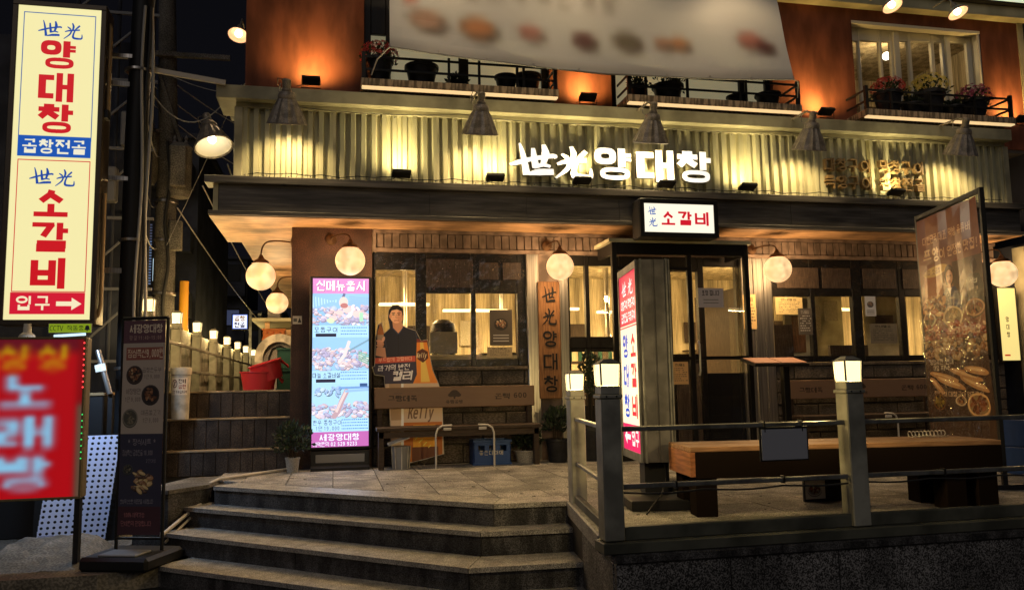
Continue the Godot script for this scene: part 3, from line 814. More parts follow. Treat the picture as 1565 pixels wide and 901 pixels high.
func building() -> void:
	var b := thing("restaurant_building", "two storey restaurant with corrugated cream sign band, dark canopy and terracotta upper wall", "building")
	# ground floor masses
	part(b, "pillar", Geo.new().span(Vector3(-0.469, -0.02, -10.2), Vector3(0.426, 2.7, -9.4), 0.006), M.pillar)
	part(b, "side_wall", Geo.new().span(Vector3(-0.46, -0.02, -19.0), Vector3(-0.2, 2.7, -10.2)), M.interior_dark)
	# canopy
	var can := part(b, "canopy", Geo.new().span(Vector3(-1.335, 3.04, -9.1), Vector3(8.86, 3.12, -8.83), 0.006).span(Vector3(-1.2, 2.745, -9.2), Vector3(8.8, 3.04, -8.9)).span(Vector3(-1.29, 2.7, -9.3), Vector3(8.82, 2.745, -8.83), 0.006).span(Vector3(-1.2, 2.76, -9.6), Vector3(8.85, 3.115, -9.2)), M.canopy)
	part(can, "soffit_panel", Geo.new().span(Vector3(-1.285, 2.692, -10.47), Vector3(8.8, 2.699, -8.87)), M.soffit)
	part(can, "side_soffit_panel", Geo.new().span(Vector3(-1.125, 2.695, -19.0), Vector3(-0.45, 2.74, -10.472)), M.soffit)
	part(can, "end_plate", Geo.new().span(Vector3(-1.25, 2.745, -9.05), Vector3(-1.2, 3.04, -8.89)), M.fascia)
	for k in 9: part(can, "fascia_sheet", Geo.new().span(Vector3(-1.19 + k * 1.11 + 0.002, 2.75, -8.9), Vector3(-1.19 + (k + 1) * 1.11 - 0.002, 3.035, -8.888 - (k % 2) * 0.002)), M.canopy)
	# corrugated band
	var g := Geo.new()
	var x := -1.0
	var zf := -9.1; var zb := -9.155
	var prof := []
	while x < 8.8:
		prof.append_array([Vector2(x, zb), Vector2(x + 0.014, zf), Vector2(x + 0.06, zf), Vector2(x + 0.074, zb)])
		x += 0.116
	prof.append(Vector2(8.82, zb))
	for k in prof.size() - 1: g.quad(Vector3(prof[k].x, 3.12, prof[k].y), Vector3(prof[k + 1].x, 3.12, prof[k + 1].y), Vector3(prof[k + 1].x, 4.012, prof[k + 1].y), Vector3(prof[k].x, 4.012, prof[k].y))
	g.span(Vector3(-1.0, 3.12, -9.19), Vector3(8.82, 4.012, -9.17))
	var sheet_ := part(b, "corrugated_sheet", g, M.cream)
	var screws := Geo.new()
	for k in 42:
		for y in [3.2, 3.93]: screws.lathe(Vector3(-1.0 + 0.116 * 2 * k + 0.04, y + 0.004 * sin(k * 2.3), zf), [Vector2(0.009, 0.0), Vector2(0.007, 0.004), Vector2(0.0, 0.005)], 6, Basis(Vector3(1, 0, 0), Vector3(0, 0, 1), Vector3(0, -1, 0)))
	part(sheet_, "screws", screws, M.zinc).set_meta("kind", "stuff")
	for k in 8: part(sheet_, "sheet_lap", Geo.new().span(Vector3(-0.02 + k * 1.16, 3.121, zf), Vector3(-0.02 + k * 1.16 + 0.03, 4.0, zf + 0.0022)), M.fascia)
	var cor := part(b, "sign_band_cornice", Geo.new().span(Vector3(-1.255, 4.01, -9.6), Vector3(8.865, 4.158, -8.97), 0.005).span(Vector3(-1.06, 3.955, -9.15), Vector3(8.85, 4.008, -9.085), 0.004), M.fascia)
	part(cor, "corner_trim", Geo.new().span(Vector3(-1.075, 3.12, -9.6), Vector3(-0.985, 3.956, -9.075), 0.006), M.fascia)
	part(cor, "corner_trim", Geo.new().span(Vector3(8.8, 3.12, -9.6), Vector3(8.89, 3.956, -9.075), 0.006), M.fascia)
	# upper wall with openings
	var up := Node3D.new(); up.name = "upper_wall"; b.add_child(up)
	for q in [[-1.025, 0.335, 4.1, 6.3], [0.335, 2.64, 5.75, 6.3], [2.64, 3.46, 4.1, 6.3], [3.46, 5.75, 5.75, 6.3], [5.75, 7.0, 4.1, 6.3], [7.0, 9.09, 5.83, 6.3], [9.09, 9.73, 4.1, 6.3], [0.335, 2.64, 4.1, 4.36], [3.46, 5.75, 4.1, 4.36], [7.0, 9.09, 4.1, 4.4]]:
		part(up, "wall_field", Geo.new().span(Vector3(q[0], q[2], -9.9), Vector3(q[1], q[3], -9.6)), M.terracotta)
	part(up, "roof_of_band", Geo.new().span(Vector3(-1.2, 4.05, -9.9), Vector3(9.7, 4.1, -9.62)), M.canopy)
	part(up, "edge_trim", Geo.new().span(Vector3(9.73, 4.1, -9.9), Vector3(9.82, 6.3, -9.58)), M.fascia)
	part(up, "side_return", Geo.new().span(Vector3(-1.025, 4.1, -16.0), Vector3(-0.9, 6.3, -9.9)), M.terracotta)
	var eave := part(b, "eave", Geo.new().span(Vector3(2.5, 6.0, -9.9), Vector3(9.84, 6.02, -9.44)).span(Vector3(-1.03, 6.02, -9.9), Vector3(9.84, 6.16, -9.44), 0.004), M.cream)
	part(eave, "roof_slab", Geo.new().span(Vector3(-1.03, 6.16, -16.0), Vector3(9.83, 6.3, -9.46)), M.canopy)
	# upper windows
	for q in [[0.335, 2.64, 4.36, 5.75, [[0.42, 0.6, 4.45, 5.16], [0.66, 1.5, 4.45, 5.66], [1.62, 2.56, 4.45, 5.66]]], [3.46, 5.75, 4.36, 5.75, [[3.55, 4.33, 4.45, 5.66], [4.45, 5.3, 4.45, 5.66], [5.4, 5.68, 4.45, 5.66]]]]:
		var w := part(b, "window", window_frame(q[0], q[1], q[2], q[3], q[4], -9.74, -9.68), M.frame)
		panes_of(w, q[4], -9.71, M.clear)
		for p in q[4]: part(w, "lit_blind", Geo.new().span(Vector3(p[0] - 0.03, p[2] - 0.03, -9.8), Vector3(p[1] + 0.03, p[3] + 0.03, -9.78)), M.pale_pane)
	var pp := [[7.09, 7.19, 4.5, 5.6], [7.22, 7.53, 4.5, 5.62], [7.57, 7.71, 4.5, 5.63], [7.86, 8.0, 4.5, 5.66], [8.05, 8.38, 4.5, 5.67], [8.43, 8.56, 4.5, 5.68], [8.7, 8.98, 4.5, 5.7]]
	var ww := part(b, "window", window_frame(7.0, 9.09, 4.4, 5.83, pp, -9.8, -9.74), M.white_frame)
	part(ww, "reveal", Geo.new().span(Vector3(7.0, 5.79, -9.72), Vector3(9.09, 5.83, -9.6)).span(Vector3(9.05, 4.4, -9.73), Vector3(9.088, 5.788, -9.61)), M.white_frame)
	for q in [[7.74, 7.83], [8.59, 8.67]]: part(ww, "mullion", Geo.new().span(Vector3(q[0], 4.4, -9.735), Vector3(q[1], 5.77, -9.7), 0.006), M.white_frame)
	panes_of(ww, pp, -9.77, M.clear)
	var ur := part(b, "upper_room", Geo.new().span(Vector3(6.6, 4.3, -12.0), Vector3(9.6, 6.0, -11.9)).span(Vector3(6.5, 4.3, -12.0), Vector3(6.6, 6.0, -9.92)).span(Vector3(9.6, 4.3, -12.0), Vector3(9.7, 6.0, -9.92)).span(Vector3(6.6, 5.95, -11.9), Vector3(9.6, 6.0, -9.92)).span(Vector3(6.6, 4.3, -11.9), Vector3(9.6, 4.35, -9.92)), M.interior)
	part(ur, "ceiling_bulb", Geo.new().ball(Vector3(8.15, 5.72, -10.4), 0.06), M.bulb)
	part(ur, "ceiling_bulb", Geo.new().ball(Vector3(7.0, 5.75, -10.9), 0.05), M.cold_tube)
	part(ur, "cupboard", Geo.new().span(Vector3(8.3, 4.4, -11.8), Vector3(9.4, 5.3, -11.4)).span(Vector3(7.1, 4.4, -11.8), Vector3(7.6, 5.6, -11.5)), M.interior_dark)
	omni(ur, Vector3(8.15, 5.72, -10.4), Color(1, 0.85, 0.6), 0.35, 0.05)
	# frieze under the canopy: upright slats in a frame
	var fr := part(b, "frieze", Geo.new().span(Vector3(0.43, 2.43, -9.46), Vector3(8.86, 2.69, -9.44)).span(Vector3(0.43, 2.652, -9.44), Vector3(8.86, 2.69, -9.4)).span(Vector3(0.43, 2.43, -9.44), Vector3(8.86, 2.474, -9.398)).span(Vector3(0.43, 2.474, -9.44), Vector3(0.47, 2.652, -9.402)), M.slat)
	x = 0.474
	while x < 8.75:
		part(fr, "slat", Geo.new().span(Vector3(x, 2.476, -9.44), Vector3(x + 0.084, 2.65, -9.416 + rng.randf_range(-0.003, 0.003)), 0.006), M.slat if rng.randf() < 0.6 else M.slat_b)
		x += 0.0923
	# window 1 with its plastic sheet
	var z0 := -9.52; var z1 := -9.44
	var p1 := [[0.466, 0.925, 1.16, 2.23], [1.05, 1.575, 1.18, 1.958], [1.632, 2.135, 1.185, 1.962]]
	var w1 := part(b, "window", window_frame(0.43, 2.24, 1.1, 2.43, p1, z0, z1), M.frame)
	panes_of(w1, [p1[0]], -9.49, M.fluted); panes_of(w1, [p1[1], p1[2]], -9.49, M.clear)
	part(w1, "transom_panel", Geo.new().span(Vector3(1.675, 2.12, z1), Vector3(1.905, 2.325, z1 + 0.012), 0.004).span(Vector3(1.96, 2.12, z1), Vector3(2.182, 2.33, z1 + 0.012), 0.004).span(Vector3(1.05, 2.02, z1), Vector3(1.6, 2.36, z1 + 0.008), 0.004), M.transom)
	part(w1, "sill", Geo.new().span(Vector3(0.43, 1.055, -9.5), Vector3(2.24, 1.095, -9.385), 0.006), M.brick)
	sheet(w1, 0.45, 2.23, 1.1, 2.42, -9.412)
	var base := part(b, "plinth", Geo.new().span(Vector3(0.43, -0.02, -9.6), Vector3(2.3, 1.055, -9.44)), M.joint)
	var base2 := part(b, "plinth", Geo.new().span(Vector3(5.46, -0.02, -9.6), Vector3(8.86, 1.055, -9.44)), M.joint)
	bricks(base, 0.43, 2.24, [0.0, 0.22, 0.43, 0.57, 0.72, 0.885, 1.052], 0.512, -9.405)
	bricks(base2, 5.46, 8.86, [0.0, 0.22, 0.43, 0.57, 0.72, 0.885, 1.052], 0.57, -9.405)
	# steel clad columns
	for q in [[2.243, 2.39], [2.64, 2.752], [5.03, 5.19], [5.192, 5.33], [5.332, 5.452]]:
		part(b, "steel_column", Geo.new().span(Vector3(q[0], -0.02, -9.6), Vector3(q[1], 2.43, -9.39), 0.008), M.steel)
	part(b, "column_core", Geo.new().span(Vector3(2.385, -0.02, -9.6), Vector3(2.645, 2.43, -9.42)), M.slat_b)
	# window between the column and the porch
	var p2 := [[2.785, 2.985, 1.44, 2.31], [3.035, 3.36, 1.44, 2.31]]
	var w2 := part(b, "window", window_frame(2.752, 3.42, 1.3, 2.43, p2, z0, z1), M.frame)
	panes_of(w2, p2, -9.49, M.clear)
	var p2b := [[2.785, 2.985, 0.62, 1.26], [3.035, 3.36, 0.62, 1.26]]
	panes_of(part(w2, "lower_frame", window_frame(2.752, 3.42, -0.02, 1.3, p2b, z0, z1 - 0.004), M.frame), [], 0, M.clear)
	panes_of(w2, p2b, -9.49, M.fluted)
	# window 3, right of the porch
	var p3 := [[5.49, 6.02, 1.18, 1.95], [6.085, 6.632, 1.18, 1.95], [6.77, 7.33, 1.175, 1.953], [7.42, 7.95, 1.175, 1.955], [8.05, 8.7, 1.175, 1.955]]
	var w3 := part(b, "window", window_frame(5.455, 8.86, 1.1, 2.43, p3, z0, z1), M.frame)
	panes_of(w3, p3, -9.49, M.clear)
	part(w3, "transom_panel", Geo.new().span(Vector3(5.55, 2.05, z1), Vector3(6.15, 2.32, z1 + 0.01), 0.004).span(Vector3(6.2, 2.05, z1), Vector3(6.62, 2.32, z1 + 0.01), 0.004).span(Vector3(6.8, 2.05, z1), Vector3(7.3, 2.32, z1 + 0.01), 0.004).span(Vector3(7.4, 2.05, z1), Vector3(7.9, 2.32, z1 + 0.01), 0.004), M.interior_dark)
	part(w3, "sill", Geo.new().span(Vector3(5.455, 1.055, -9.5), Vector3(8.86, 1.095, -9.385), 0.006), M.brick)
	sheet(w3, 5.48, 8.6, 1.1, 2.42, -9.412)
	# glazed porch
	var porch := part(b, "porch", Geo.new().span(Vector3(3.1, 2.5, -9.42), Vector3(4.9, 2.545, -8.86), 0.004), M.fascia)
	var pf := Geo.new()
	for xx in [3.165, 4.83]: pf.span(Vector3(xx - 0.03, -0.01, -8.93), Vector3(xx + 0.03, 2.5, -8.87), 0.005)
	pf.span(Vector3(4.065, -0.01, -8.925), Vector3(4.125, 2.36, -8.875), 0.005)
	pf.span(Vector3(3.195, 2.36, -8.925), Vector3(4.8, 2.498, -8.875), 0.005)
	pf.span(Vector3(3.195, 2.18, -8.92), Vector3(4.065, 2.22, -8.88))
	pf.span(Vector3(3.195, 1.13, -8.92), Vector3(4.8, 1.17, -8.88))
	pf.span(Vector3(3.195, 0.0, -8.92), Vector3(4.8, 0.1, -8.88))
	pf.span(Vector3(3.14, 2.36, -9.4), Vector3(3.18, 2.495, -8.94)); pf.span(Vector3(4.815, 2.36, -9.4), Vector3(4.85, 2.495, -8.94))
	part(porch, "frame", pf, M.frame)
	part(porch, "pane", Geo.new().span(Vector3(3.2, 1.17, -8.903), Vector3(4.065, 2.18, -8.897)), M.clear)
	part(porch, "pane", Geo.new().span(Vector3(4.125, 1.17, -8.903), Vector3(4.8, 2.36, -8.897)), M.clear)
	part(porch, "pane", Geo.new().span(Vector3(4.125, 0.1, -8.903), Vector3(4.8, 1.13, -8.897)), M.clear)
	part(porch, "pane", Geo.new().span(Vector3(3.2, 0.1, -8.903), Vector3(4.065, 1.13, -8.897)), M.clear)
	for q in [3.157, 4.832]: part(porch, "side_pane", Geo.new().span(Vector3(q, 0.05, -9.39), Vector3(q + 0.006, 2.36, -8.94)), M.clear)
	part(porch, "door_handle", Geo.new().tube([Vector3(4.16, 0.95, -8.86), Vector3(4.16, 1.0, -8.83), Vector3(4.16, 1.3, -8.83), Vector3(4.16, 1.35, -8.86)], 0.012), M.steel)
	# inner door behind the porch
	var pd := [[3.46, 4.0, 1.22, 2.2], [4.1, 4.46, 1.22, 2.25], [4.54, 4.98, 0.98, 2.32]]
	var door := part(b, "door", window_frame(3.42, 5.03, -0.02, 2.43, pd, z0, z1), M.frame)
	panes_of(door, pd, -9.49, M.clear)
	part(door, "door_panel", Geo.new().span(Vector3(3.52, 0.12, z1), Vector3(4.0, 1.15, z1 + 0.014), 0.006).span(Vector3(4.12, 0.12, z1), Vector3(4.44, 1.1, z1 + 0.014), 0.006), M.interior_dark)
	# dining room behind the glass
	var room := part(b, "dining_room", Geo.new().span(Vector3(0.43, 0.0, -13.6), Vector3(8.86, 2.69, -13.5)).span(Vector3(0.33, 0.0, -13.6), Vector3(0.43, 2.69, -9.6)).span(Vector3(8.86, 0.0, -13.6), Vector3(8.96, 2.69, -9.6)).span(Vector3(0.43, 2.69, -13.6), Vector3(8.86, 2.74, -9.602)).span(Vector3(0.43, -0.05, -13.6), Vector3(8.86, 0.0, -9.602)), M.interior)
	part(room, "wainscot", Geo.new().span(Vector3(0.45, 0.0, -13.5), Vector3(8.84, 0.9, -13.46)).span(Vector3(3.0, 0.0, -13.46), Vector3(3.2, 2.6, -13.2)).span(Vector3(5.6, 0.0, -12.0), Vector3(5.72, 2.2, -10.4)), M.interior_dark)
	part(room, "counter", Geo.new().span(Vector3(0.6, 0.0, -10.9), Vector3(2.6, 1.28, -10.5), 0.02), M.blind)
	var mo := thing("counter_monitor", "grey monitor standing on the counter in the middle pane of the left window", "monitor", Vector3(1.4, 1.281, -10.6))
	part(mo, "panel", Geo.new().span(Vector3(-0.18, 0.02, -0.02), Vector3(0.18, 0.3, 0.02), 0.006), M.grey_plastic)
	part(mo, "foot", Geo.new().span(Vector3(-0.08, 0.0, -0.05), Vector3(0.08, 0.02, 0.05), 0.004), M.grey_plastic)
	var rc := thing("rice_cooker", "black domed cooker behind the monitor on the counter", "cooker", Vector3(1.42, 1.281, -10.78))
	part(rc, "body", Geo.new().lathe(Vector3.ZERO, [Vector2(0.0, 0), Vector2(0.16, 0.01), Vector2(0.17, 0.3), Vector2(0.165, 0.33)], 20), M.black)
	part(rc, "lid", Geo.new().lathe(Vector3.ZERO, [Vector2(0.168, 0.33), Vector2(0.15, 0.42), Vector2(0.08, 0.47), Vector2(0, 0.48)], 20), M.black)
	part(room, "partition", Geo.new().span(Vector3(5.55, 0.0, -10.0), Vector3(6.05, 1.62, -9.95)).span(Vector3(6.8, 0.0, -10.3), Vector3(7.4, 1.35, -10.25)), M.interior_dark)
	part(room, "screen_panel", Geo.new().span(Vector3(6.06, 0.0, -10.2), Vector3(6.45, 2.0, -10.15)).span(Vector3(6.75, 1.2, -11.0), Vector3(7.5, 2.4, -10.95)).span(Vector3(7.6, 0.0, -10.6), Vector3(8.3, 2.3, -10.55)), M.blind)
	var tb := thing("dining_table", "dark dining table with a steel exhaust hood behind the restaurant windows", "table", Vector3(1.0, 0, -11.9), 0.0, "dining tables indoors")
	part(tb, "table_top", Geo.new().span(Vector3(-0.45, 0.7, -0.35), Vector3(0.45, 0.74, 0.35), 0.008), M.interior_dark)
	part(tb, "leg", Geo.new().span(Vector3(-0.06, 0, -0.06), Vector3(0.06, 0.7, 0.06)), M.interior_dark)
	part(tb, "exhaust_pipe", Geo.new().tube([Vector3(0, 2.69, 0), Vector3(0, 1.6, 0)], 0.045, 10), M.steel)
	part(tb, "hood", Geo.new().lathe(Vector3(0, 1.5, 0), [Vector2(0.12, 0), Vector2(0.05, 0.14)], 14), M.steel)
	for q in [[4.2, -12.2], [7.0, -11.6], [2.6, -12.7], [8.0, -12.6]]: copy_of(tb, "dining_table", "dark dining table with a steel exhaust hood behind the restaurant windows", Vector3(q[0], 0, q[1]))
	for q in [[1.3, 1.7, 0.5, 0.35], [2.2, 1.75, 0.3, 0.42], [3.9, 1.7, 0.7, 0.4], [4.5, 1.3, 0.25, 0.3], [6.3, 1.75, 0.5, 0.36], [7.9, 1.7, 0.4, 0.5]]: part(room, "wall_picture", Geo.new().span(Vector3(q[0] - q[2] / 2, q[1] - q[3] / 2, -13.46), Vector3(q[0] + q[2] / 2, q[1] + q[3] / 2, -13.43), 0.006), M.menu_sheet if (int(q[0] * 10) % 2) == 0 else M.transom)
	var ch := thing("dining_chair", "dark dining chair half seen through the restaurant windows", "chair", Vector3(1.45, 0, -11.9), 0.0, "dining chairs indoors")
	part(ch, "seat", Geo.new().span(Vector3(-0.18, 0.42, -0.18), Vector3(0.18, 0.46, 0.18), 0.006), M.transom)
	part(ch, "backrest", Geo.new().span(Vector3(0.15, 0.46, -0.18), Vector3(0.18, 0.92, 0.18), 0.008), M.transom)
	for t in [[-1, -1], [1, -1], [1, 1], [-1, 1]]: part(ch, "leg", Geo.new().span(Vector3(t[0] * 0.16 - 0.015, 0.0, t[1] * 0.16 - 0.015), Vector3(t[0] * 0.16 + 0.015, 0.42, t[1] * 0.16 + 0.015)), M.transom)
	for q in [[0.6, -11.7], [4.65, -12.1], [3.75, -12.0], [7.45, -11.5], [6.55, -11.6], [2.6, -12.2], [8.4, -12.4]]: copy_of(ch, "dining_chair", "dark dining chair half seen through the restaurant windows", Vector3(q[0], 0, q[1]), q[0] * 2.0)
	for q in [[6.95, 1.75, -10.935, 0.34, 0.46], [7.3, 1.9, -10.935, 0.22, 0.3], [7.9, 1.6, -10.535, 0.3, 0.4], [6.25, 1.5, -10.135, 0.2, 0.5]]: part(room, "wall_picture", Geo.new().span(Vector3(q[0] - q[3] / 2, q[1] - q[4] / 2, q[2]), Vector3(q[0] + q[3] / 2, q[1] + q[4] / 2, q[2] + 0.012), 0.004), [M.transom, M.menu_sheet, M.wood_sign, M.slat_b][int(q[0] * 10) % 4])
	part(room, "shelf", Geo.new().span(Vector3(1.9, 1.28, -10.75), Vector3(2.5, 1.3, -10.5)).span(Vector3(3.3, 1.2, -12.9), Vector3(4.9, 1.24, -12.6)).span(Vector3(6.0, 1.4, -13.44), Vector3(7.2, 1.43, -13.2)), M.transom)
	var bo := tag(part(self, "bottle", Geo.new().lathe(Vector3.ZERO, [Vector2(0, 0), Vector2(0.035, 0), Vector2(0.035, 0.16), Vector2(0.013, 0.21), Vector2(0.013, 0.27), Vector2(0, 0.27)], 10), M.green_plastic, Vector3(3.4, 1.241, -12.75)), "green bottle on the back shelf of the dining room", "bottle", "bottles on the back shelf")
	for k in range(1, 9): copy_of(bo, "bottle", "green bottle on the back shelf of the dining room", Vector3(3.4 + k * 0.17, 1.241, -12.75))
	for q in [[0.95, -11.3, 0.7], [2.1, -12.2, 1.0], [3.2, -11.9, 0.9], [4.6, -12.4, 1.0], [6.3, -11.7, 0.8], [8.0, -11.9, 1.0]]:
		part(room, "ceiling_lamp", Geo.new().span(Vector3(q[0] - q[2] / 2, 1.99, q[1] - 0.04), Vector3(q[0] + q[2] / 2, 2.03, q[1] + 0.04), 0.01), M.tube)
		area(room, Vector3(q[0], 1.985, q[1]), Vector3.DOWN, Vector2(q[2], 0.08), Color(1.0, 0.83, 0.54), 5.0)
		omni(room, Vector3(q[0], 2.2, q[1]), Color(1.0, 0.83, 0.54), 0.9, 0.05)
	# neighbours that close the view on the right
	var nb := thing("neighbour_building", "dark plain neighbouring building at the right edge of the restaurant", "building", Vector3(9.2, -0.66, -9.5))
	part(nb, "wall", Geo.new().span(Vector3(0.1, 0.0, -6.0), Vector3(6.5, 3.35, 0.25)), M.night_wall)
	part(nb, "upper_wall", Geo.new().span(Vector3(0.75, 3.35, -6.0), Vector3(6.5, 9.0, -0.25)), M.night_wall)
	part(nb, "corner_strip", Geo.new().span(Vector3(0.02, 0.66, 0.0), Vector3(0.098, 3.3, 0.2)), M.fascia)
	var board := part(b, "rooftop_sign", Geo.new().span(Vector3(6.1, 6.17, -9.5), Vector3(9.82, 6.8, -9.36), 0.01), M.black)
	for q in [[6.6, 7.88], [7.93, 8.9], [8.97, 9.78]]:
		part(board, "lit_panel", Geo.new().span(Vector3(q[0], 6.19, -9.36), Vector3(q[1], 6.76, -9.352)), glow("pale_board", lin(0.75, 0.85, 0.6), 0.75))
	for q in [9.16, 9.22, 9.3, 9.44, 9.5]: part(board, "lettering", Geo.new().span(Vector3(q, 6.26, -9.351), Vector3(q + 0.03, 6.5, -9.348)), M.black)


func sheet(w: Node3D, x0: float, x1: float, y0: float, y1: float, z: float) -> void:  # loose plastic sheet hung before a window
	var g := Geo.new()
	var f := FastNoiseLite.new(); f.seed = int(x0 * 100); f.frequency = 1.6
	var nx := 40; var ny := 26
	var at := func(i: int, j: int) -> Vector3:
		var x := lerpf(x0, x1, float(i) / nx); var y := lerpf(y0, y1, float(j) / ny)
		var q := Vector2(x * 1.3 + y * 0.9, y * 2.6 - x * 0.9)
		return Vector3(x, y, z + 0.034 * absf(f.get_noise_2d(q.x, q.y)) + 0.006 * f.get_noise_2d(q.x * 5.0, q.y * 4.0))
	for i in nx:
		for j in ny: g.quad(at.call(i, j), at.call(i + 1, j), at.call(i + 1, j + 1), at.call(i, j + 1))
	part(w, "plastic_sheet", g, M.film)


# ---------------------------------------------------------------- lamps on the facade
func globe_lamp(c: Vector3, mount: Vector3, outward: Vector3, r: float, label: String, e := 1.35) -> void:
	var o := thing("globe_lamp", label, "wall lamp", mount, 0.0, "frosted globe lamps along the canopy")
	var q := c - mount
	part(o, "globe", Geo.new().ball(q, r, 16, 24), M.globe)
	part(o, "cap", Geo.new().lathe(q + Vector3(0, r * 0.86, 0), [Vector2(0.0, 0.0), Vector2(r * 0.62, 0.0), Vector2(r * 0.5, 0.03), Vector2(r * 0.22, 0.06), Vector2(0.018, 0.1), Vector2(0.0, 0.11)], 18), M.copper)
	var side := outward.normalized()
	var x := side.cross(Vector3.UP)
	var b := Basis(x, side, x.cross(side))
	part(o, "wall_plate", Geo.new().lathe(Vector3.ZERO, [Vector2(0.0, 0.0), Vector2(0.065, 0.0), Vector2(0.06, 0.015), Vector2(0.03, 0.025), Vector2(0.0, 0.03)], 16, b), M.copper)
	var top := q + Vector3(0, r + 0.08, 0)
	var pts := []
	for k in 13:
		var t := k / 12.0
		var p := Vector3.ZERO.bezier_interpolate(side * 0.22 + Vector3(0, 0.02, 0), top + Vector3(0, maxf(-top.y, 0.02) + 0.05, 0), top, t)
		pts.append(p)
	part(o, "arm", Geo.new().tube(pts, 0.009, 8), M.copper)
	omni(o, q, Color(1.0, 0.81, 0.57), e, r * 0.8)


func bell_lamp(label: String) -> Node3D:  # origin: centre of the rim, lamp hangs mouth down
	var o := thing("bell_lamp", label, "lamp", Vector3.ZERO, 0.0, "fluted bell lamps over the sign band")
	part(o, "shade", Geo.new().lathe(Vector3.ZERO, [Vector2(0.205, 0.0), Vector2(0.2, 0.012), Vector2(0.172, 0.08), Vector2(0.135, 0.17), Vector2(0.1, 0.24), Vector2(0.088, 0.262)], 26, Basis(), 0.045).lathe(Vector3.ZERO, [Vector2(0.086, 0.262), Vector2(0.094, 0.27), Vector2(0.09, 0.3), Vector2(0.075, 0.33), Vector2(0.05, 0.335)], 20), M.zinc)
	part(o, "shade_lining", Geo.new().lathe(Vector3.ZERO, [Vector2(0.0, 0.255), Vector2(0.085, 0.25), Vector2(0.165, 0.08), Vector2(0.192, 0.012)], 24), M.enamel)
	part(o, "rim", Geo.new().lathe(Vector3.ZERO, [Vector2(0.2, -0.004), Vector2(0.209, 0.0), Vector2(0.207, 0.012), Vector2(0.197, 0.012)], 32), M.zinc)
	part(o, "neck", Geo.new().lathe(Vector3.ZERO, [Vector2(0.052, 0.334), Vector2(0.05, 0.36), Vector2(0.042, 0.365), Vector2(0.045, 0.45), Vector2(0.03, 0.465), Vector2(0.0, 0.47)], 16), M.zinc)
	part(o, "bracket", Geo.new().tube([Vector3(0, 0.44, -0.03), Vector3(-0.03, 0.46, -0.1), Vector3(-0.04, 0.43, -0.18), Vector3(-0.04, 0.36, -0.4)], 0.013).tube([Vector3(-0.05, 0.3, -0.06), Vector3(-0.09, 0.34, -0.1), Vector3(-0.07, 0.42, -0.14)], 0.006).tube([Vector3(-0.02, 0.45, 0.0), Vector3(-0.09, 0.47, -0.04), Vector3(-0.1, 0.4, -0.12), Vector3(-0.06, 0.36, -0.4)], 0.005), M.zinc)
	part(o, "bulb", Geo.new().ball(Vector3(0, 0.11, 0), 0.045, 10, 14, 1.25), M.bulb)
	spot(o, Vector3(0, 0.1, 0), Vector3(0, -1, 0.02), Color(1.0, 0.87, 0.62), 1.5, 63.0, 0.7, 0.045)
	return o


func flood(called: String, label: String, at: Vector3, to: Vector3, c: Color, e: float, group: String, angle := 62.0) -> void:
	var o := thing(called, label, "floodlight", at, 0.0, group)
	var z := to.normalized()
	var x := Vector3.UP.cross(z).normalized()
	var b := Basis(x, z.cross(x), z)
	part(o, "housing", Geo.new().box(Vector3(0, 0.04, 0), Vector3(0.21, 0.13, 0.045), 0.01, b), M.black)
	var f := Geo.new()
	f.box(Vector3(0, 0.04, 0) + z * 0.0245, Vector3(0.17, 0.095, 0.003), 0.0, b)
	part(o, "lens", f, M.flood_face)
	part(o, "stirrup", Geo.new().bar(Vector3(-0.11, 0.04, 0), Vector3(-0.11, -0.05, 0), 0.012, 0.004).bar(Vector3(0.11, 0.04, 0), Vector3(0.11, -0.05, 0), 0.012, 0.004).bar(Vector3(-0.11, -0.05, 0), Vector3(0.11, -0.05, 0), 0.025, 0.006), M.black)
	part(o, "cable", Geo.new().tube([Vector3(-0.05, 0.0, 0.0), Vector3(-0.1, -0.035, 0.04), Vector3(-0.16, -0.045, 0.02)], 0.004, 6), M.black)
	spot(o, Vector3(0, 0.04, 0) + z * 0.035, to, c, e, angle, 0.9, 0.05)


func barn_lamp(called: String, at: Vector3, label: String, tilt: Vector3, e := 0.3) -> void:
	var o := thing(called, label, "lamp", at, 0.0, "enamel barn lamps under the eave")
	var y := -tilt.normalized()
	var x := y.cross(Vector3.BACK).normalized()
	var b := Basis(x, y, x.cross(y))
	part(o, "shade", Geo.new().lathe(Vector3.ZERO, [Vector2(0.125, 0.0), Vector2(0.115, 0.03), Vector2(0.07, 0.075), Vector2(0.04, 0.1), Vector2(0.035, 0.16), Vector2(0.0, 0.17)], 24, b), M.zinc)
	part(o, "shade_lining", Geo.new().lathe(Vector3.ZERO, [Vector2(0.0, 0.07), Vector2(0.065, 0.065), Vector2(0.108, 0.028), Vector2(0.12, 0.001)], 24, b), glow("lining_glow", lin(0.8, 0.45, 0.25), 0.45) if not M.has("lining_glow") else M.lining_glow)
	part(o, "bulb", Geo.new().ball(b * Vector3(0, 0.03, 0), 0.045, 10, 14), M.bulb)
	part(o, "arm", Geo.new().tube([b * Vector3(0, 0.16, 0), b * Vector3(0, 0.24, 0), Vector3(0.02, 0.3, -0.2), Vector3(0.02, 0.3, -0.45)], 0.012), M.zinc)
	spot(o, b * Vector3(0, 0.03, 0), tilt, Color(1.0, 0.86, 0.64), e, 72.0, 0.6, 0.045)


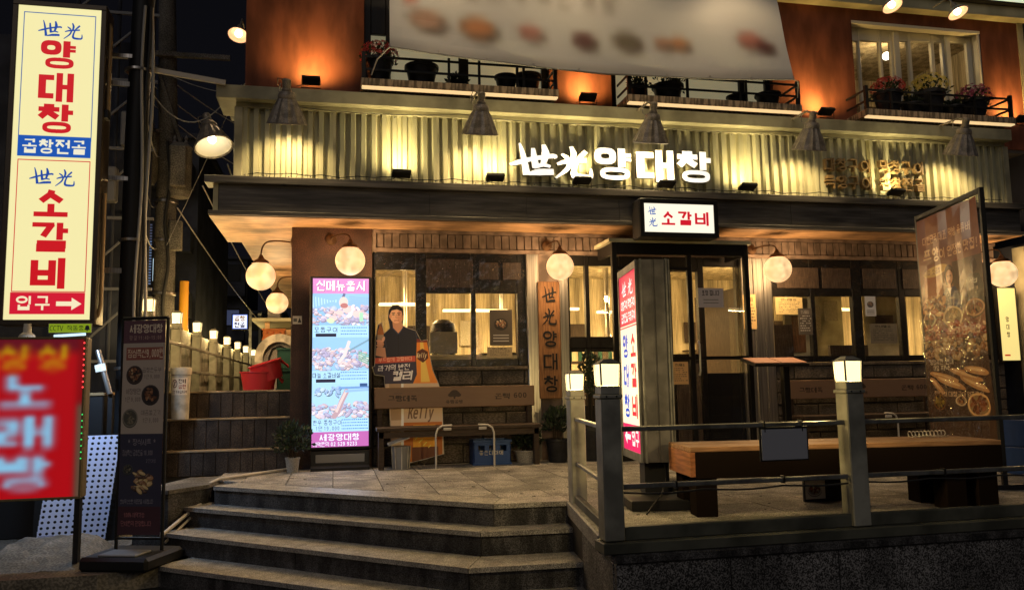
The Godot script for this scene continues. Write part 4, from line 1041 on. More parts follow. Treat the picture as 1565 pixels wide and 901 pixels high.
func facade_lamps() -> void:
	globe_lamp(Vector3(0.172, 2.272, -9.1), Vector3(-0.035, 2.557, -9.4), Vector3.BACK, 0.163, "frosted globe lamp on the brown pillar above the bright menu screen")
	globe_lamp(Vector3(2.576, 2.24, -9.1), Vector3(2.5, 2.53, -9.4), Vector3.BACK, 0.16, "frosted globe lamp over the carved wooden name board")
	globe_lamp(Vector3(5.376, 2.245, -9.1), Vector3(5.2, 2.53, -9.4), Vector3.BACK, 0.168, "frosted globe lamp just right of the glazed porch")
	globe_lamp(Vector3(8.61, 2.218, -9.05), Vector3(8.5, 2.53, -9.4), Vector3.BACK, 0.178, "frosted globe lamp beside the tall food banner at the right end")
	globe_lamp(Vector3(-0.82, 2.165, -9.65), Vector3(-0.469, 2.56, -9.65), Vector3.LEFT, 0.165, "nearer of the two globe lamps on the left side of the pillar")
	globe_lamp(Vector3(-0.85, 2.19, -12.9), Vector3(-0.461, 2.58, -12.9), Vector3.LEFT, 0.165, "farther globe lamp on the side wall facing the alley")
	var bell := bell_lamp("fluted bell lamp over the left end of the corrugated band")
	bell.position = Vector3(-0.5, 3.668, -8.72)
	bell.rotation.x = 0.33
	var spots := [[1.577, 3.652, "fluted bell lamp below the long left balcony, left of the white letters"], [3.6, 3.655, "fluted bell lamp above the white letters, under the middle balcony"], [5.655, 3.66, "fluted bell lamp between the white letters and the gold letters"], [7.81, 3.69, "fluted bell lamp right of the gold letters"]]
	for q in spots: copy_of(bell, "bell_lamp", q[2], Vector3(q[0], q[1], -8.72)).rotation.x = 0.33
	var side := copy_of(bell, "bell_lamp", "tilted bell lamp on the left end of the sign band, its mouth glowing", Vector3(-1.31, 3.55, -9.3))
	side.rotation = Vector3(-0.35, 0.0, 0.25)
	var names := ["black floodlight on the canopy below the first bell lamp", "black floodlight on the canopy left of the white letters", "black floodlight on the canopy under the first white letters", "black floodlight on the canopy above the small white box sign", "black floodlight on the canopy right of the small white box sign", "black floodlight on the canopy under the gold letters"]
	var xs := [0.69, 1.745, 2.77, 3.815, 4.87, 6.92]
	for k in 6: flood("canopy_floodlight", names[k], Vector3(xs[k] + 0.03, 3.175, -8.87), Vector3(0, 0.92, -0.34), Color(1.0, 0.9, 0.64), 1.3, "floodlights standing on the canopy", 80.0)
	var reds := [["black floodlight on the terracotta wall at the left corner", -0.27], ["black floodlight between the two long balconies", 3.02], ["black floodlight between the middle and the right balcony", 6.28], ["black floodlight at the right end of the terracotta wall", 9.33]]
	for q in reds: flood("wall_floodlight", q[0], Vector3(q[1] * 1.012, 4.36 if q[1] < 9 else 4.42, -9.35), Vector3(0, 0.88, -0.42), Color(1.0, 0.8, 0.46), 1.7, "floodlights washing the terracotta wall", 82.0)
	barn_lamp("barn_lamp", Vector3(6.92, 5.57, -8.65), "round barn lamp under the eave above the right window", Vector3(0.1, -0.9, 0.35))
	barn_lamp("barn_lamp", Vector3(7.89, 5.56, -8.65), "round barn lamp under the eave nearest the right corner", Vector3(0.12, -0.9, 0.35))
	barn_lamp("barn_lamp", Vector3(4.9, 5.82, -8.3), "round barn lamp behind the top edge of the blurred banner", Vector3(0.0, -0.9, -0.35), 0.5)
	barn_lamp("barn_lamp", Vector3(3.0, 6.0, -8.1), "unseen round barn lamp just above the middle of the blurred banner", Vector3(0.0, -0.9, -0.5), 0.7)  # unseen lamps, this and the next, placed to light the banner
	barn_lamp("barn_lamp", Vector3(1.2, 6.0, -8.1), "unseen round barn lamp just above the left part of the blurred banner", Vector3(0.0, -0.9, -0.5), 0.7)
	barn_lamp("barn_lamp", Vector3(-1.17, 5.2, -10.1), "upper barn lamp on the left side of the upper wall", Vector3(-0.1, -0.9, 0.4))
	barn_lamp("barn_lamp", Vector3(-1.1, 4.77, -11.0), "lower barn lamp half hidden behind the left corner of the upper wall", Vector3(0.0, -0.9, 0.4))


# ---------------------------------------------------------------- signs and lettering on the facade
func box_sign(o: Node3D, w: float, h: float, d: float, im: Image, e: float, frame_m: Material, light_e: float, c := Color(1.0, 0.9, 0.68), rim := 0.03) -> void:  # face towards +z, centre at the origin
	part(o, "casing", Geo.new().box(Vector3(0, 0, -d / 2 - 0.002), Vector3(w, h, d), 0.012), frame_m)
	part(o, "rim", Geo.new().span(Vector3(-w / 2, h / 2 - rim, -0.002), Vector3(w / 2, h / 2, 0.018), 0.005).span(Vector3(-w / 2, -h / 2, -0.002), Vector3(w / 2, -h / 2 + rim, 0.018), 0.005).span(Vector3(-w / 2, -h / 2 + rim, -0.002), Vector3(-w / 2 + rim, h / 2 - rim, 0.018), 0.005).span(Vector3(w / 2 - rim, -h / 2 + rim, -0.002), Vector3(w / 2, h / 2 - rim, 0.018), 0.005), frame_m)
	var a := w / 2 - rim; var b := h / 2 - rim
	var g := Geo.new()
	g.print_quad(Vector3(-a, -b, 0.004), Vector3(a, -b, 0.004), Vector3(a, b, 0.004), Vector3(-a, b, 0.004))
	part(o, "lit_face", g, printed(im, 0.35, e))
	if light_e > 0: area(o, Vector3(0, 0, 0.03), Vector3.BACK, Vector2(w - 2 * rim, h - 2 * rim), c, light_e)


func facade_signs() -> void:
	var cb := thing("sign_cable", "thin dark cable sagging along the top of the canopy between the floodlights", "cable", Vector3(-0.9, 3.14, -8.86))
	var cpts := []
	for k in 100: cpts.append(Vector3(k * 0.095, 0.006 + 0.02 * absf(sin(k * 0.33)) + 0.008 * sin(k * 1.7), 0.012 * sin(k * 0.9)))
	part(cb, "strand", Geo.new().tube(cpts, 0.005, 5), M.black)
	var cb2 := thing("hanging_cable", "loose dark cable drooping under the cornice of the sign band", "cable", Vector3(-0.6, 3.99, -9.02))
	var cq := []
	for k in 90: cq.append(Vector3(k * 0.1, -0.01 - 0.05 * absf(sin(k * 0.155)), 0.0))
	part(cb2, "strand", Geo.new().tube(cq, 0.004, 5), M.wire)
	# white channel letters: 세광 written in brush characters, then 양대창
	var o := thing("channel_letters", "large glowing white letters in the middle of the corrugated band", "sign", Vector3(1.99, 3.27, -9.05))
	var specs := [["世", 0.0, 0.02, 0.53, 0.37, 0.25], ["光", 0.535, 0.0, 0.44, 0.37, 0.23], ["양", 1.01, 0.0, 0.465, 0.385, 0.2], ["대", 1.535, 0.0, 0.475, 0.385, 0.2], ["창", 2.055, 0.005, 0.45, 0.385, 0.19]]
	for s in specs:
		var l := part(o, "letter", letter_geo(s[0], s[3], s[4], 0.05, s[5], 0.72), M.letter_side, Vector3(s[1], s[2], 0))
		part(l, "lit_face", letter_geo(s[0], s[3], s[4], 0.004, s[5], 0.72), M.letter_face, Vector3(0, 0, 0.0535))
	area(o, Vector3(1.25, 0.2, 0.09), Vector3.BACK, Vector2(2.4, 0.3), Color(1, 0.93, 0.75), 0.35)
	var gold := thing("raised_letters", "two rows of small raised gold letters at the right of the corrugated band", "sign", Vector3(6.08, 3.27, -9.09))
	var rows := ["대창구이 막창구이", "특양구이 곱창전골"]
	for r in 2:
		var x := 0.0
		for i in rows[r].length():
			var ch: String = rows[r][i]
			if ch == " ":
				x += 0.105; continue
			part(gold, "letter", letter_geo(ch, 0.128, 0.168, 0.065, 0.125), M.gold, Vector3(x, 0.235 - r * 0.225, 0))
			x += 0.17
	# small box sign over the porch
	var p := Pen.new(self, 116, 50, 3.0, Color8(255, 246, 222))
	p.text("世", 6, 5, 14, 15, Color8(30, 80, 170), 0.1); p.text("光", 7, 25, 14, 15, Color8(30, 80, 170), 0.1)
	p.text("소갈비", 28, 13, 23, 24, Color8(200, 22, 40), 0.17, 0.22, 0.8)
	var s := thing("box_sign", "small white box sign with red and blue letters on the porch roof", "sign", Vector3(3.845, 2.73, -8.55))
	box_sign(s, 0.96, 0.44, 0.24, p.done(), 1.0, M.black, 0.25, Color(1, 0.95, 0.8), 0.055)
	for q in [-0.38, 0.34]: part(s, "mount", Geo.new().span(Vector3(q, -0.18, -0.4), Vector3(q + 0.04, -0.14, -0.242)), M.black)
	# carved wooden board
	var wb := thing("name_board", "tall narrow brown wooden board with carved dark characters between steel strips", "sign", Vector3(2.505, 0.71, -9.36))
	part(wb, "board", Geo.new().span(Vector3(-0.135, 0.0, -0.03), Vector3(0.13, 1.385, 0.0), 0.006), M.wood_sign)
	var y := 1.18
	for ch in ["世", "光", "양", "대", "창"]:
		part(wb, "carved_letter", letter_geo(ch, 0.17, 0.19, 0.003, 0.13), M.black_matt, Vector3(-0.087, y - 0.045, 0.0005))
		y -= 0.265
	# lit panel at the far right
	var q := Pen.new(self, 30, 100, 3.0, Color8(250, 226, 140))
	q.column("양대창", 11, 40, 5, 7, Color8(60, 40, 20), 0.14, 0.5); q.rect(5, 92, 9, 2, Color8(190, 30, 20))
	var lb := thing("light_box", "narrow yellow light box behind the tall food banner", "sign", Vector3(8.9, 1.575, -9.33))
	box_sign(lb, 0.31, 1.0, 0.06, q.done(), 0.85, M.frame, 0.1, Color(1, 0.85, 0.5), 0.012)
	# notices on the glass and the columns
	notice(Vector3(1.92, 1.55, -9.39), 0.27, 0.42, "dark framed food poster in the right pane of the left window", "food", Color8(70, 62, 55))
	notice(Vector3(1.9, 1.26, -9.392), 0.3, 0.12, "grey strip notice below the dark food poster in the left window", "lines", Color8(150, 135, 105))
	notice(Vector3(3.86, 1.62, -9.43), 0.16, 0.22, "small white notice on the inner door's left pane", "lines", Color8(150, 150, 160))
	notice(Vector3(4.36, 1.86, -8.89), 0.32, 0.23, "grey printed notice on the porch glass saying takeaway", "takeaway", Color8(160, 155, 165))
	notice(Vector3(3.93, 0.98, -8.885), 0.2, 0.26, "tan lettered notice low on the porch glass", "lines", Color8(205, 160, 105))
	notice(Vector3(5.12, 1.74, -9.38), 0.18, 0.44, "tall cream menu sheet on the steel column right of the porch", "lines", Color8(225, 190, 130))
	notice(Vector3(5.7, 1.82, -9.425), 0.38, 0.22, "pale wide notice in the first pane right of the porch", "lines", Color8(215, 195, 140))
	notice(Vector3(5.92, 1.62, -9.424), 0.2, 0.34, "dark narrow menu in the first pane right of the porch", "lines", Color8(75, 70, 65))
	notice(Vector3(7.05, 1.46, -9.425), 0.4, 0.26, "grey notice in the third pane right of the porch", "lines", Color8(120, 112, 95))
	notice(Vector3(6.88, 1.82, -9.426), 0.16, 0.26, "small pale picture in the top corner of the third pane right of the porch", "food", Color8(205, 210, 220))
	notice(Vector3(-0.4, 1.64, -9.398), 0.1, 0.09, "small white warning sticker on the left edge of the brown pillar", "triangle", Color8(190, 180, 170))


func notice(at: Vector3, w: float, h: float, label: String, what: String, bg: Color) -> void:
	var p := Pen.new(self, w * 200, h * 200, 1.6, bg)
	var dark := bg.darkened(0.75) if bg.v > 0.4 else bg.lightened(0.5)
	var W := w * 200; var H := h * 200
	if what == "food":
		p.dish(W * 0.5, H * 0.4, W * 0.3, bg.darkened(0.5), [Color8(150, 110, 80), Color8(190, 170, 140)], 4)
		for k in 3: p.rect(W * 0.15, H * (0.7 + k * 0.08), W * 0.7, H * 0.03, dark)
	elif what == "takeaway":
		p.text("포장 됩니다", W * 0.14, H * 0.12, W * 0.12, H * 0.26, Color8(40, 36, 44), 0.14, 0.1)
		for k in 2: p.rect(W * 0.2, H * (0.58 + k * 0.16), W * 0.6, H * 0.05, dark.lightened(0.3))
	elif what == "triangle":
		p.poly([PackedVector2Array([Vector2(W * 0.75, H * 0.2), Vector2(W * 0.95, H * 0.8), Vector2(W * 0.55, H * 0.8)])], dark)
		p.rect(W * 0.08, H * 0.3, W * 0.4, H * 0.4, dark.lightened(0.2))
	else:
		p.text("안내말씀", W * 0.2, H * 0.08, W * 0.13, H * 0.12, dark, 0.13, 0.15)
		var r := RandomNumberGenerator.new(); r.seed = int(at.x * 100)
		for k in 7:
			var x := W * 0.12
			while x < W * 0.85:
				var l := r.randf_range(2, 6)
				if r.randf() < 0.8: p.rect(x, H * (0.28 + k * 0.09), l, H * 0.035, dark.lightened(0.15))
				x += l + 1.5
	var o := thing("notice", label, "notice", at)
	var g := Geo.new()
	g.box(Vector3(0, 0, -0.0015), Vector3(w, h, 0.002))
	part(o, "sheet", g, M.white_plastic)
	var f := Geo.new()
	f.print_quad(Vector3(-w / 2, -h / 2, 0.0), Vector3(w / 2, -h / 2, 0.0), Vector3(w / 2, h / 2, 0.0), Vector3(-w / 2, h / 2, 0.0))
	part(o, "print", f, printed(p.done(), 0.7))


# ---------------------------------------------------------------- balconies, planters and banner of the upper floor
func foliage(g: Geo, c: Vector3, r: Vector3, n: int, size: float, up := 0.3) -> void:  # many small leaf-shaped faces through a volume
	for i in n:
		var d := Vector3(rng.randfn(), rng.randfn(), rng.randfn()).normalized() * pow(rng.randf(), 0.45)
		if d.y < -0.35: d.y = -d.y
		var p := c + d * r
		var ax := (d + Vector3(rng.randf_range(-0.8, 0.8), rng.randf_range(-0.5, 0.8) + up, rng.randf_range(-0.8, 0.8))).normalized()
		var s := ax.cross(Vector3(rng.randf() - 0.5, rng.randf() - 0.5, rng.randf() - 0.5)).normalized()
		var l := size * rng.randf_range(0.6, 1.3)
		var nn := ax.cross(s) * l * 0.15
		g.tri(p, p + ax * l * 0.5 + s * l * 0.28, p + ax * l + nn); g.tri(p, p + ax * l + nn, p + ax * l * 0.5 - s * l * 0.28)


func flower_heads(g: Geo, c: Vector3, r: Vector3, n: int, size: float) -> void:  # small rosettes of petals over the upper side of a mound
	for i in n:
		var a := rng.randf() * TAU; var e := acos(rng.randf_range(-0.1, 1.0))
		var d := Vector3(cos(a) * sin(e), cos(e), sin(a) * sin(e))
		var p := c + d * r * rng.randf_range(0.88, 1.05)
		var x := d.cross(Vector3(0.3, 0.2, 0.9)).normalized(); var y := d.cross(x)
		for k in 7:
			var t := TAU * k / 7.0; var t2 := t + 0.55
			g.tri(p, p + (x * cos(t) + y * sin(t)) * size + d * size * 0.45, p + (x * cos(t2) + y * sin(t2)) * size + d * size * 0.45)


func planter(called: String, label: String, at: Vector3, r: float, h: float, flower: String, plant_r: float, group: String) -> void:
	var o := thing(called, label, "flower pot", at, rng.randf() * 3.0, group)
	part(o, "pot", Geo.new().lathe(Vector3.ZERO, [Vector2(0, 0), Vector2(r * 0.68, 0), Vector2(r * 0.92, h * 0.86), Vector2(r * 1.02, h * 0.87), Vector2(r * 1.02, h), Vector2(r * 0.9, h), Vector2(r * 0.86, h * 0.9), Vector2(0, h * 0.9)], 20), M.dark_pot)
	if flower == "":
		return
	var g := Geo.new(); foliage(g, Vector3(0, h, 0), Vector3(plant_r, plant_r * 0.8, plant_r), 220, 0.05)
	part(o, "foliage", g, M.leaf_dark if flower == "green" else M.leaf)
	if flower != "green":
		var f := Geo.new(); flower_heads(f, Vector3(0, h + 0.03, 0), Vector3(plant_r, plant_r * 0.85, plant_r), 150, 0.024)
		part(o, "flowers", f, M[flower])


func balcony(label: String, x0: float, x1: float, ys: float, posts: Array) -> void:
	var o := thing("balcony", label, "balcony", Vector3(x0, ys, -9.6), 0.0, "shallow balconies with black rails")
	var w := x1 - x0
	part(o, "slab", Geo.new().span(Vector3(0, -0.085, 0.0), Vector3(w, 0.0, 0.48), 0.004), M.slab)
	part(o, "lip_glow", Geo.new().span(Vector3(0.01, -0.108, 0.4), Vector3(w - 0.01, -0.088, 0.475), 0.004), M.lip_glow)  # no real lamp: glow given to the lip instead of light falling on it
	area(o, Vector3(w / 2, -0.118, 0.42), Vector3(0, -1, 0.1), Vector2(w - 0.1, 0.08), Color(1.0, 0.75, 0.42), 0.12)  # light added to go with the glowing lip
	part(o, "under_beam", Geo.new().span(Vector3(0.03, -0.24, 0.0), Vector3(w - 0.03, -0.122, 0.36)), M.black_matt)
	for y in [0.12, 0.27]:
		part(o, "rail", Geo.new().bar(Vector3(0.03, y, 0.44), Vector3(w - 0.03, y, 0.44), 0.014, 0.026).bar(Vector3(0.03, y, 0.02), Vector3(0.03, y, 0.44), 0.014, 0.026).bar(Vector3(w - 0.03, y, 0.02), Vector3(w - 0.03, y, 0.44), 0.014, 0.026), M.black)
	for q in posts: part(o, "post", Geo.new().span(Vector3(q - x0 - 0.014, 0, 0.425), Vector3(q - x0 + 0.014, 0.31, 0.455)), M.black)
	for q in [0.03, w - 0.03]: part(o, "corner_post", Geo.new().span(Vector3(q - 0.022, 0, 0.42), Vector3(q + 0.022, 0.32, 0.46)), M.black)


func upper_floor_things() -> void:
	balcony("long shallow balcony at the left, below the lower left corner of the banner", 0.285, 2.62, 4.385, [1.3, 1.66, 2.12, 2.2])
	balcony("middle shallow balcony under the right half of the blurred banner", 3.5, 5.86, 4.385, [3.75, 4.3, 5.02, 5.1])
	balcony("right shallow balcony with chrysanthemum pots below the white framed window", 6.8, 9.1, 4.39, [7.2, 7.8, 8.5])
	var grp := "pots standing on the balconies"
	planter("flower_pot", "big black pot of dark red flowers at the left end of the left balcony", Vector3(0.5, 4.386, -9.32), 0.17, 0.3, "flower_red", 0.22, grp)
	planter("flower_pot", "wide black bowl next to the red flowers on the left balcony", Vector3(1.0, 4.386, -9.35), 0.2, 0.26, "", 0.0, grp)
	planter("flower_pot", "low pot with short green tufts on the left balcony", Vector3(1.42, 4.386, -9.34), 0.13, 0.09, "green", 0.12, grp)
	planter("flower_pot", "black pot next to the right corner post of the left balcony", Vector3(2.3, 4.386, -9.35), 0.16, 0.24, "", 0.0, grp)
	planter("flower_pot", "smaller black pot at the right end of the left balcony", Vector3(2.02, 4.386, -9.33), 0.14, 0.2, "", 0.0, grp)
	planter("flower_pot", "pale rimmed pot with dark leaves at the left end of the middle balcony", Vector3(3.72, 4.386, -9.35), 0.11, 0.2, "green", 0.14, grp)
	planter("flower_pot", "wide black trough bowl with leaves over its rim on the middle balcony", Vector3(4.12, 4.386, -9.35), 0.2, 0.22, "green", 0.22, grp)
	planter("flower_pot", "small black bowl in the centre of the middle balcony", Vector3(5.05, 4.386, -9.32), 0.13, 0.13, "", 0.0, grp)
	planter("flower_pot", "round black bowl at the right end of the middle balcony", Vector3(5.5, 4.386, -9.32), 0.17, 0.18, "", 0.0, grp)
	planter("flower_pot", "black pot of orange red flowers on the right balcony", Vector3(7.28, 4.391, -9.32), 0.19, 0.3, "flower_red", 0.22, grp)
	planter("flower_pot", "black pot of yellow chrysanthemums in the centre of the right balcony", Vector3(7.95, 4.391, -9.34), 0.2, 0.36, "flower_yellow", 0.26, grp)
	planter("flower_pot", "black pot of purple flowers at the right end of the right balcony", Vector3(8.62, 4.391, -9.32), 0.2, 0.26, "flower_purple", 0.24, grp)
	planter("flower_pot", "low black bowl between red and yellow flowers on the right balcony", Vector3(7.62, 4.391, -9.3), 0.15, 0.16, "green", 0.13, grp)
	planter("flower_pot", "low black bowl between yellow and purple flowers on the right balcony", Vector3(8.26, 4.391, -9.3), 0.16, 0.15, "green", 0.12, grp)
	# banner: a printed sheet that sags along its lower hem
	var p := Pen.new(self, 500, 118, 2.0, Color8(192, 193, 196))
	p.rect(16, 36, 14, 14, Color8(190, 110, 100))
	p.text("교대 식 추천 맛집", 88, 15, 17, 20, Color8(70, 62, 58), 0.1, 0.45)
	var dishes := [[42, 69, 24], [101, 72, 24], [164, 70, 17], [230, 73, 17], [284, 70, 20], [331, 70, 14], [352, 69, 15], [447, 60, 20], [466, 68, 14]]
	var k := 0
	for d in dishes:
		p.blob(d[0] + 2, d[1] + 3, d[2] * 1.0, d[2] * 0.62, Color8(96, 86, 80), 0.25); p.blob(d[0], d[1], d[2] * 0.78, d[2] * 0.5, [Color8(166, 128, 108), Color8(178, 122, 84), Color8(170, 112, 104), Color8(96, 62, 62), Color8(110, 102, 90)][k % 5])
		k += 1
	p.rect(0, 109, 500, 9, Color8(128, 122, 118))
	for q in 26: p.rect(30 + q * 5.2, 104 - q * 0.1, 2.0 + q % 3, 2.4, Color8(236, 232, 226))
	var im := p.done(4.0)
	var bn := thing("banner", "wide grey white printed banner with blurred food pictures across the upper floor", "banner", Vector3(0.6, 4.6, -9.02))
	var g := Geo.new()
	var nx := 36; var ny := 8
	var at := func(i: int, j: int) -> Vector3:
		var u := float(i) / nx; var v := float(j) / ny
		var x := u * lerpf(5.06, 4.92, v)
		var low := 0.11 * pow(1 - u, 3.0) - 0.03 * sin(PI * u) + 0.045 * pow(u, 3.0)
		return Vector3(x, lerpf(low, 1.13, v), 0.02 * sin(u * 9.0) * (1 - v) + 0.015 * sin(v * 7.0 + u * 20.0) * (1 - v) + 0.04 * pow(absf(u - 0.5) * 2.0, 6.0) * (1 - v))
	for i in nx:
		for j in ny:
			g.quad(at.call(i, j), at.call(i + 1, j), at.call(i + 1, j + 1), at.call(i, j + 1))
			var b := g.u.size() - 6
			var q := [[i, j], [i + 1, j + 1], [i + 1, j], [i, j], [i, j + 1], [i + 1, j + 1]]
			for t in 6: g.u[b + t] = Vector2(float(q[t][0]) / nx, 1.0 - float(q[t][1]) / ny)
	part(bn, "printed_sheet", g, printed(im, 0.5))
	for q in 10:
		part(bn, "eyelet", Geo.new().lathe(at.call(q * 4, 0) + Vector3(0, 0.025, 0.001), [Vector2(0.014, 0), Vector2(0.012, 0.004), Vector2(0.007, 0.004), Vector2(0.006, 0.0)], 10, Basis(Vector3(1, 0, 0), Vector3(0, 0, 1), Vector3(0, -1, 0))), M.steel)
	part(bn, "hem_tube", Geo.new().tube([at.call(0, 0), at.call(6, 0), at.call(12, 0), at.call(18, 0), at.call(24, 0), at.call(30, 0), at.call(36, 0)], 0.012), M.grey_plastic)
	part(bn, "rope", Geo.new().tube([at.call(0, 0), at.call(0, 0) + Vector3(-0.14, -0.14, -0.05), at.call(0, 0) + Vector3(-0.2, -0.3, -0.12)], 0.008, 6), M.cloth_rope)
	part(bn, "rope", Geo.new().tube([at.call(36, 0), at.call(36, 0) + Vector3(0.06, -0.03, 0), at.call(36, 0) + Vector3(0.1, -0.2, -0.1)], 0.006, 6), M.cloth_rope)


# ---------------------------------------------------------------- things on the terrace
func screen_print() -> Image:
	var p := Pen.new(self, 88, 262, 3.2, Color8(172, 216, 248), Vector2(478, 424))
	var meat := [Color8(212, 200, 220), Color8(190, 178, 205), Color8(232, 224, 235), Color8(178, 170, 205), Color8(225, 205, 208), Color8(170, 165, 200), Color8(180, 200, 235), Color8(205, 180, 190)]
	p.rect(478, 424, 90, 24, Color8(206, 138, 200))
	p.text("신메뉴출시", 484, 428, 13.5, 16.5, Color8(150, 70, 140), 0.16, 0.16)
	p.text("신메뉴출시", 483.3, 427.2, 13.5, 16.5, Color8(246, 255, 246), 0.15, 0.16)
	# grill with meat being lifted by tongs
	p.rect(478, 448, 90, 50, Color8(146, 192, 236))
	for k in 9: p.line([Vector2(478 + k * 4.5, 452 + k * 1.2), Vector2(479 + k * 4.4, 470 - k * 1.5)], 1.6, Color8(190, 225, 250))
	for k in 6: p.line([Vector2(535, 453 + k * 3), Vector2(568, 456 + k * 3.4)], 1.0, Color8(140, 175, 220))
	p.food(478, 466, 88, 32, 150, meat, 5.5, 31, 0.28)
	for q in [[510, 487, 6.5], [548, 480, 8], [532, 474, 7], [520, 478, 6]]: p.blob(q[0], q[1], q[2], q[2] * 0.65, Color8(235, 205, 205)); 
	p.blob(506, 491, 6, 4, Color8(210, 235, 190), 0.2); p.rect(551, 478, 6, 14, Color8(170, 225, 190))
	p.line([Vector2(527, 449), Vector2(524, 458)], 4.0, Color8(100, 110, 150)); p.blob(526, 462, 7, 9, Color8(225, 205, 200)); p.blob(527, 467, 6, 4, Color8(180, 120, 120))
	p.rect(478, 498, 90, 19, Color8(176, 220, 248))
	p.text("모둠구이", 481, 501, 7, 8, Color8(60, 70, 110), 0.1, 0.35); p.rect(483, 511, 32, 5, Color8(46, 44, 62))
	for k in 3: _tiny(p, 522, 501 + k * 5, 40, Color8(90, 140, 200), k)
	p.rect(478, 517, 90, 52, Color8(154, 200, 240))
	p.food(478, 532, 88, 37, 170, meat, 5.0, 37, 0.28)
	p.line([Vector2(566, 521), Vector2(535, 538)], 3.0, Color8(130, 165, 185)); p.line([Vector2(535, 524), Vector2(528, 545), Vector2(520, 555)], 5.0, Color8(235, 220, 220))
	for k in 5: p.line([Vector2(550, 540 + k * 3), Vector2(567, 546 + k * 3.4)], 1.6, Color8(120, 185, 150))
	p.rect(478, 569, 90, 20, Color8(176, 220, 248))
	p.text("마늘 소갈비살", 479, 572, 5.6, 8, Color8(60, 70, 110), 0.1, 0.22); p.rect(484, 582, 30, 5, Color8(46, 44, 62))
	for k in 3: _tiny(p, 522, 571 + k * 5, 40, Color8(90, 140, 200), k + 4)
	p.rect(478, 589, 90, 54, Color8(172, 216, 248))
	p.food(478, 618, 88, 24, 90, meat, 5.5, 41, 0.28); p.food(480, 594, 40, 14, 22, [Color8(150, 180, 220), Color8(190, 215, 240)], 5.0, 43)
	p.line([Vector2(532, 600), Vector2(524, 616), Vector2(518, 632), Vector2(512, 640)], 8.0, Color8(190, 160, 170)); p.line([Vector2(531, 600), Vector2(522, 618), Vector2(516, 632)], 4.0, Color8(225, 205, 205))
	p.line([Vector2(520, 596), Vector2(566, 595)], 3.4, Color8(120, 160, 215)); p.line([Vector2(530, 601), Vector2(566, 599)], 3.4, Color8(150, 190, 235)); p.rect(552, 589, 12, 5, Color8(60, 90, 140))
	p.rect(478, 643, 90, 20, Color8(176, 220, 248))
	p.text("한우 통창구이", 480, 645, 5.8, 7.5, Color8(70, 80, 120), 0.09, 0.22); p.text("1인 19,000", 484, 654, 5.6, 7, Color8(70, 80, 120), 0.09, 0.12)
	for k in 4: _tiny(p, 524, 644 + k * 4.6, 40, Color8(90, 140, 200), k + 9)
	p.rect(478, 663, 90, 24, Color8(190, 104, 176))
	p.text("세광양대창", 490, 666, 11, 10.5, Color8(232, 240, 255), 0.16, 0.14); p.text("예약문의 02 529 9233", 480, 678, 5.8, 7.2, Color8(232, 240, 255), 0.12, 0.08)
	return p.done()


func _lighter(im: Image) -> Image:  # raises the print colours in place of light the figure lacks
	im.adjust_bcs(1.28, 1.06, 1.05)
	return im


func _tiny(p: Pen, x: float, y: float, w: float, c: Color, s: int) -> void:  # a line of print too small to read
	var r := RandomNumberGenerator.new(); r.seed = s + 100
	var e := x + w
	while x < e:
		var l := r.randf_range(1.0, 3.0)
		p.rect(x, y, l, 1.6, c); x += l + 0.8


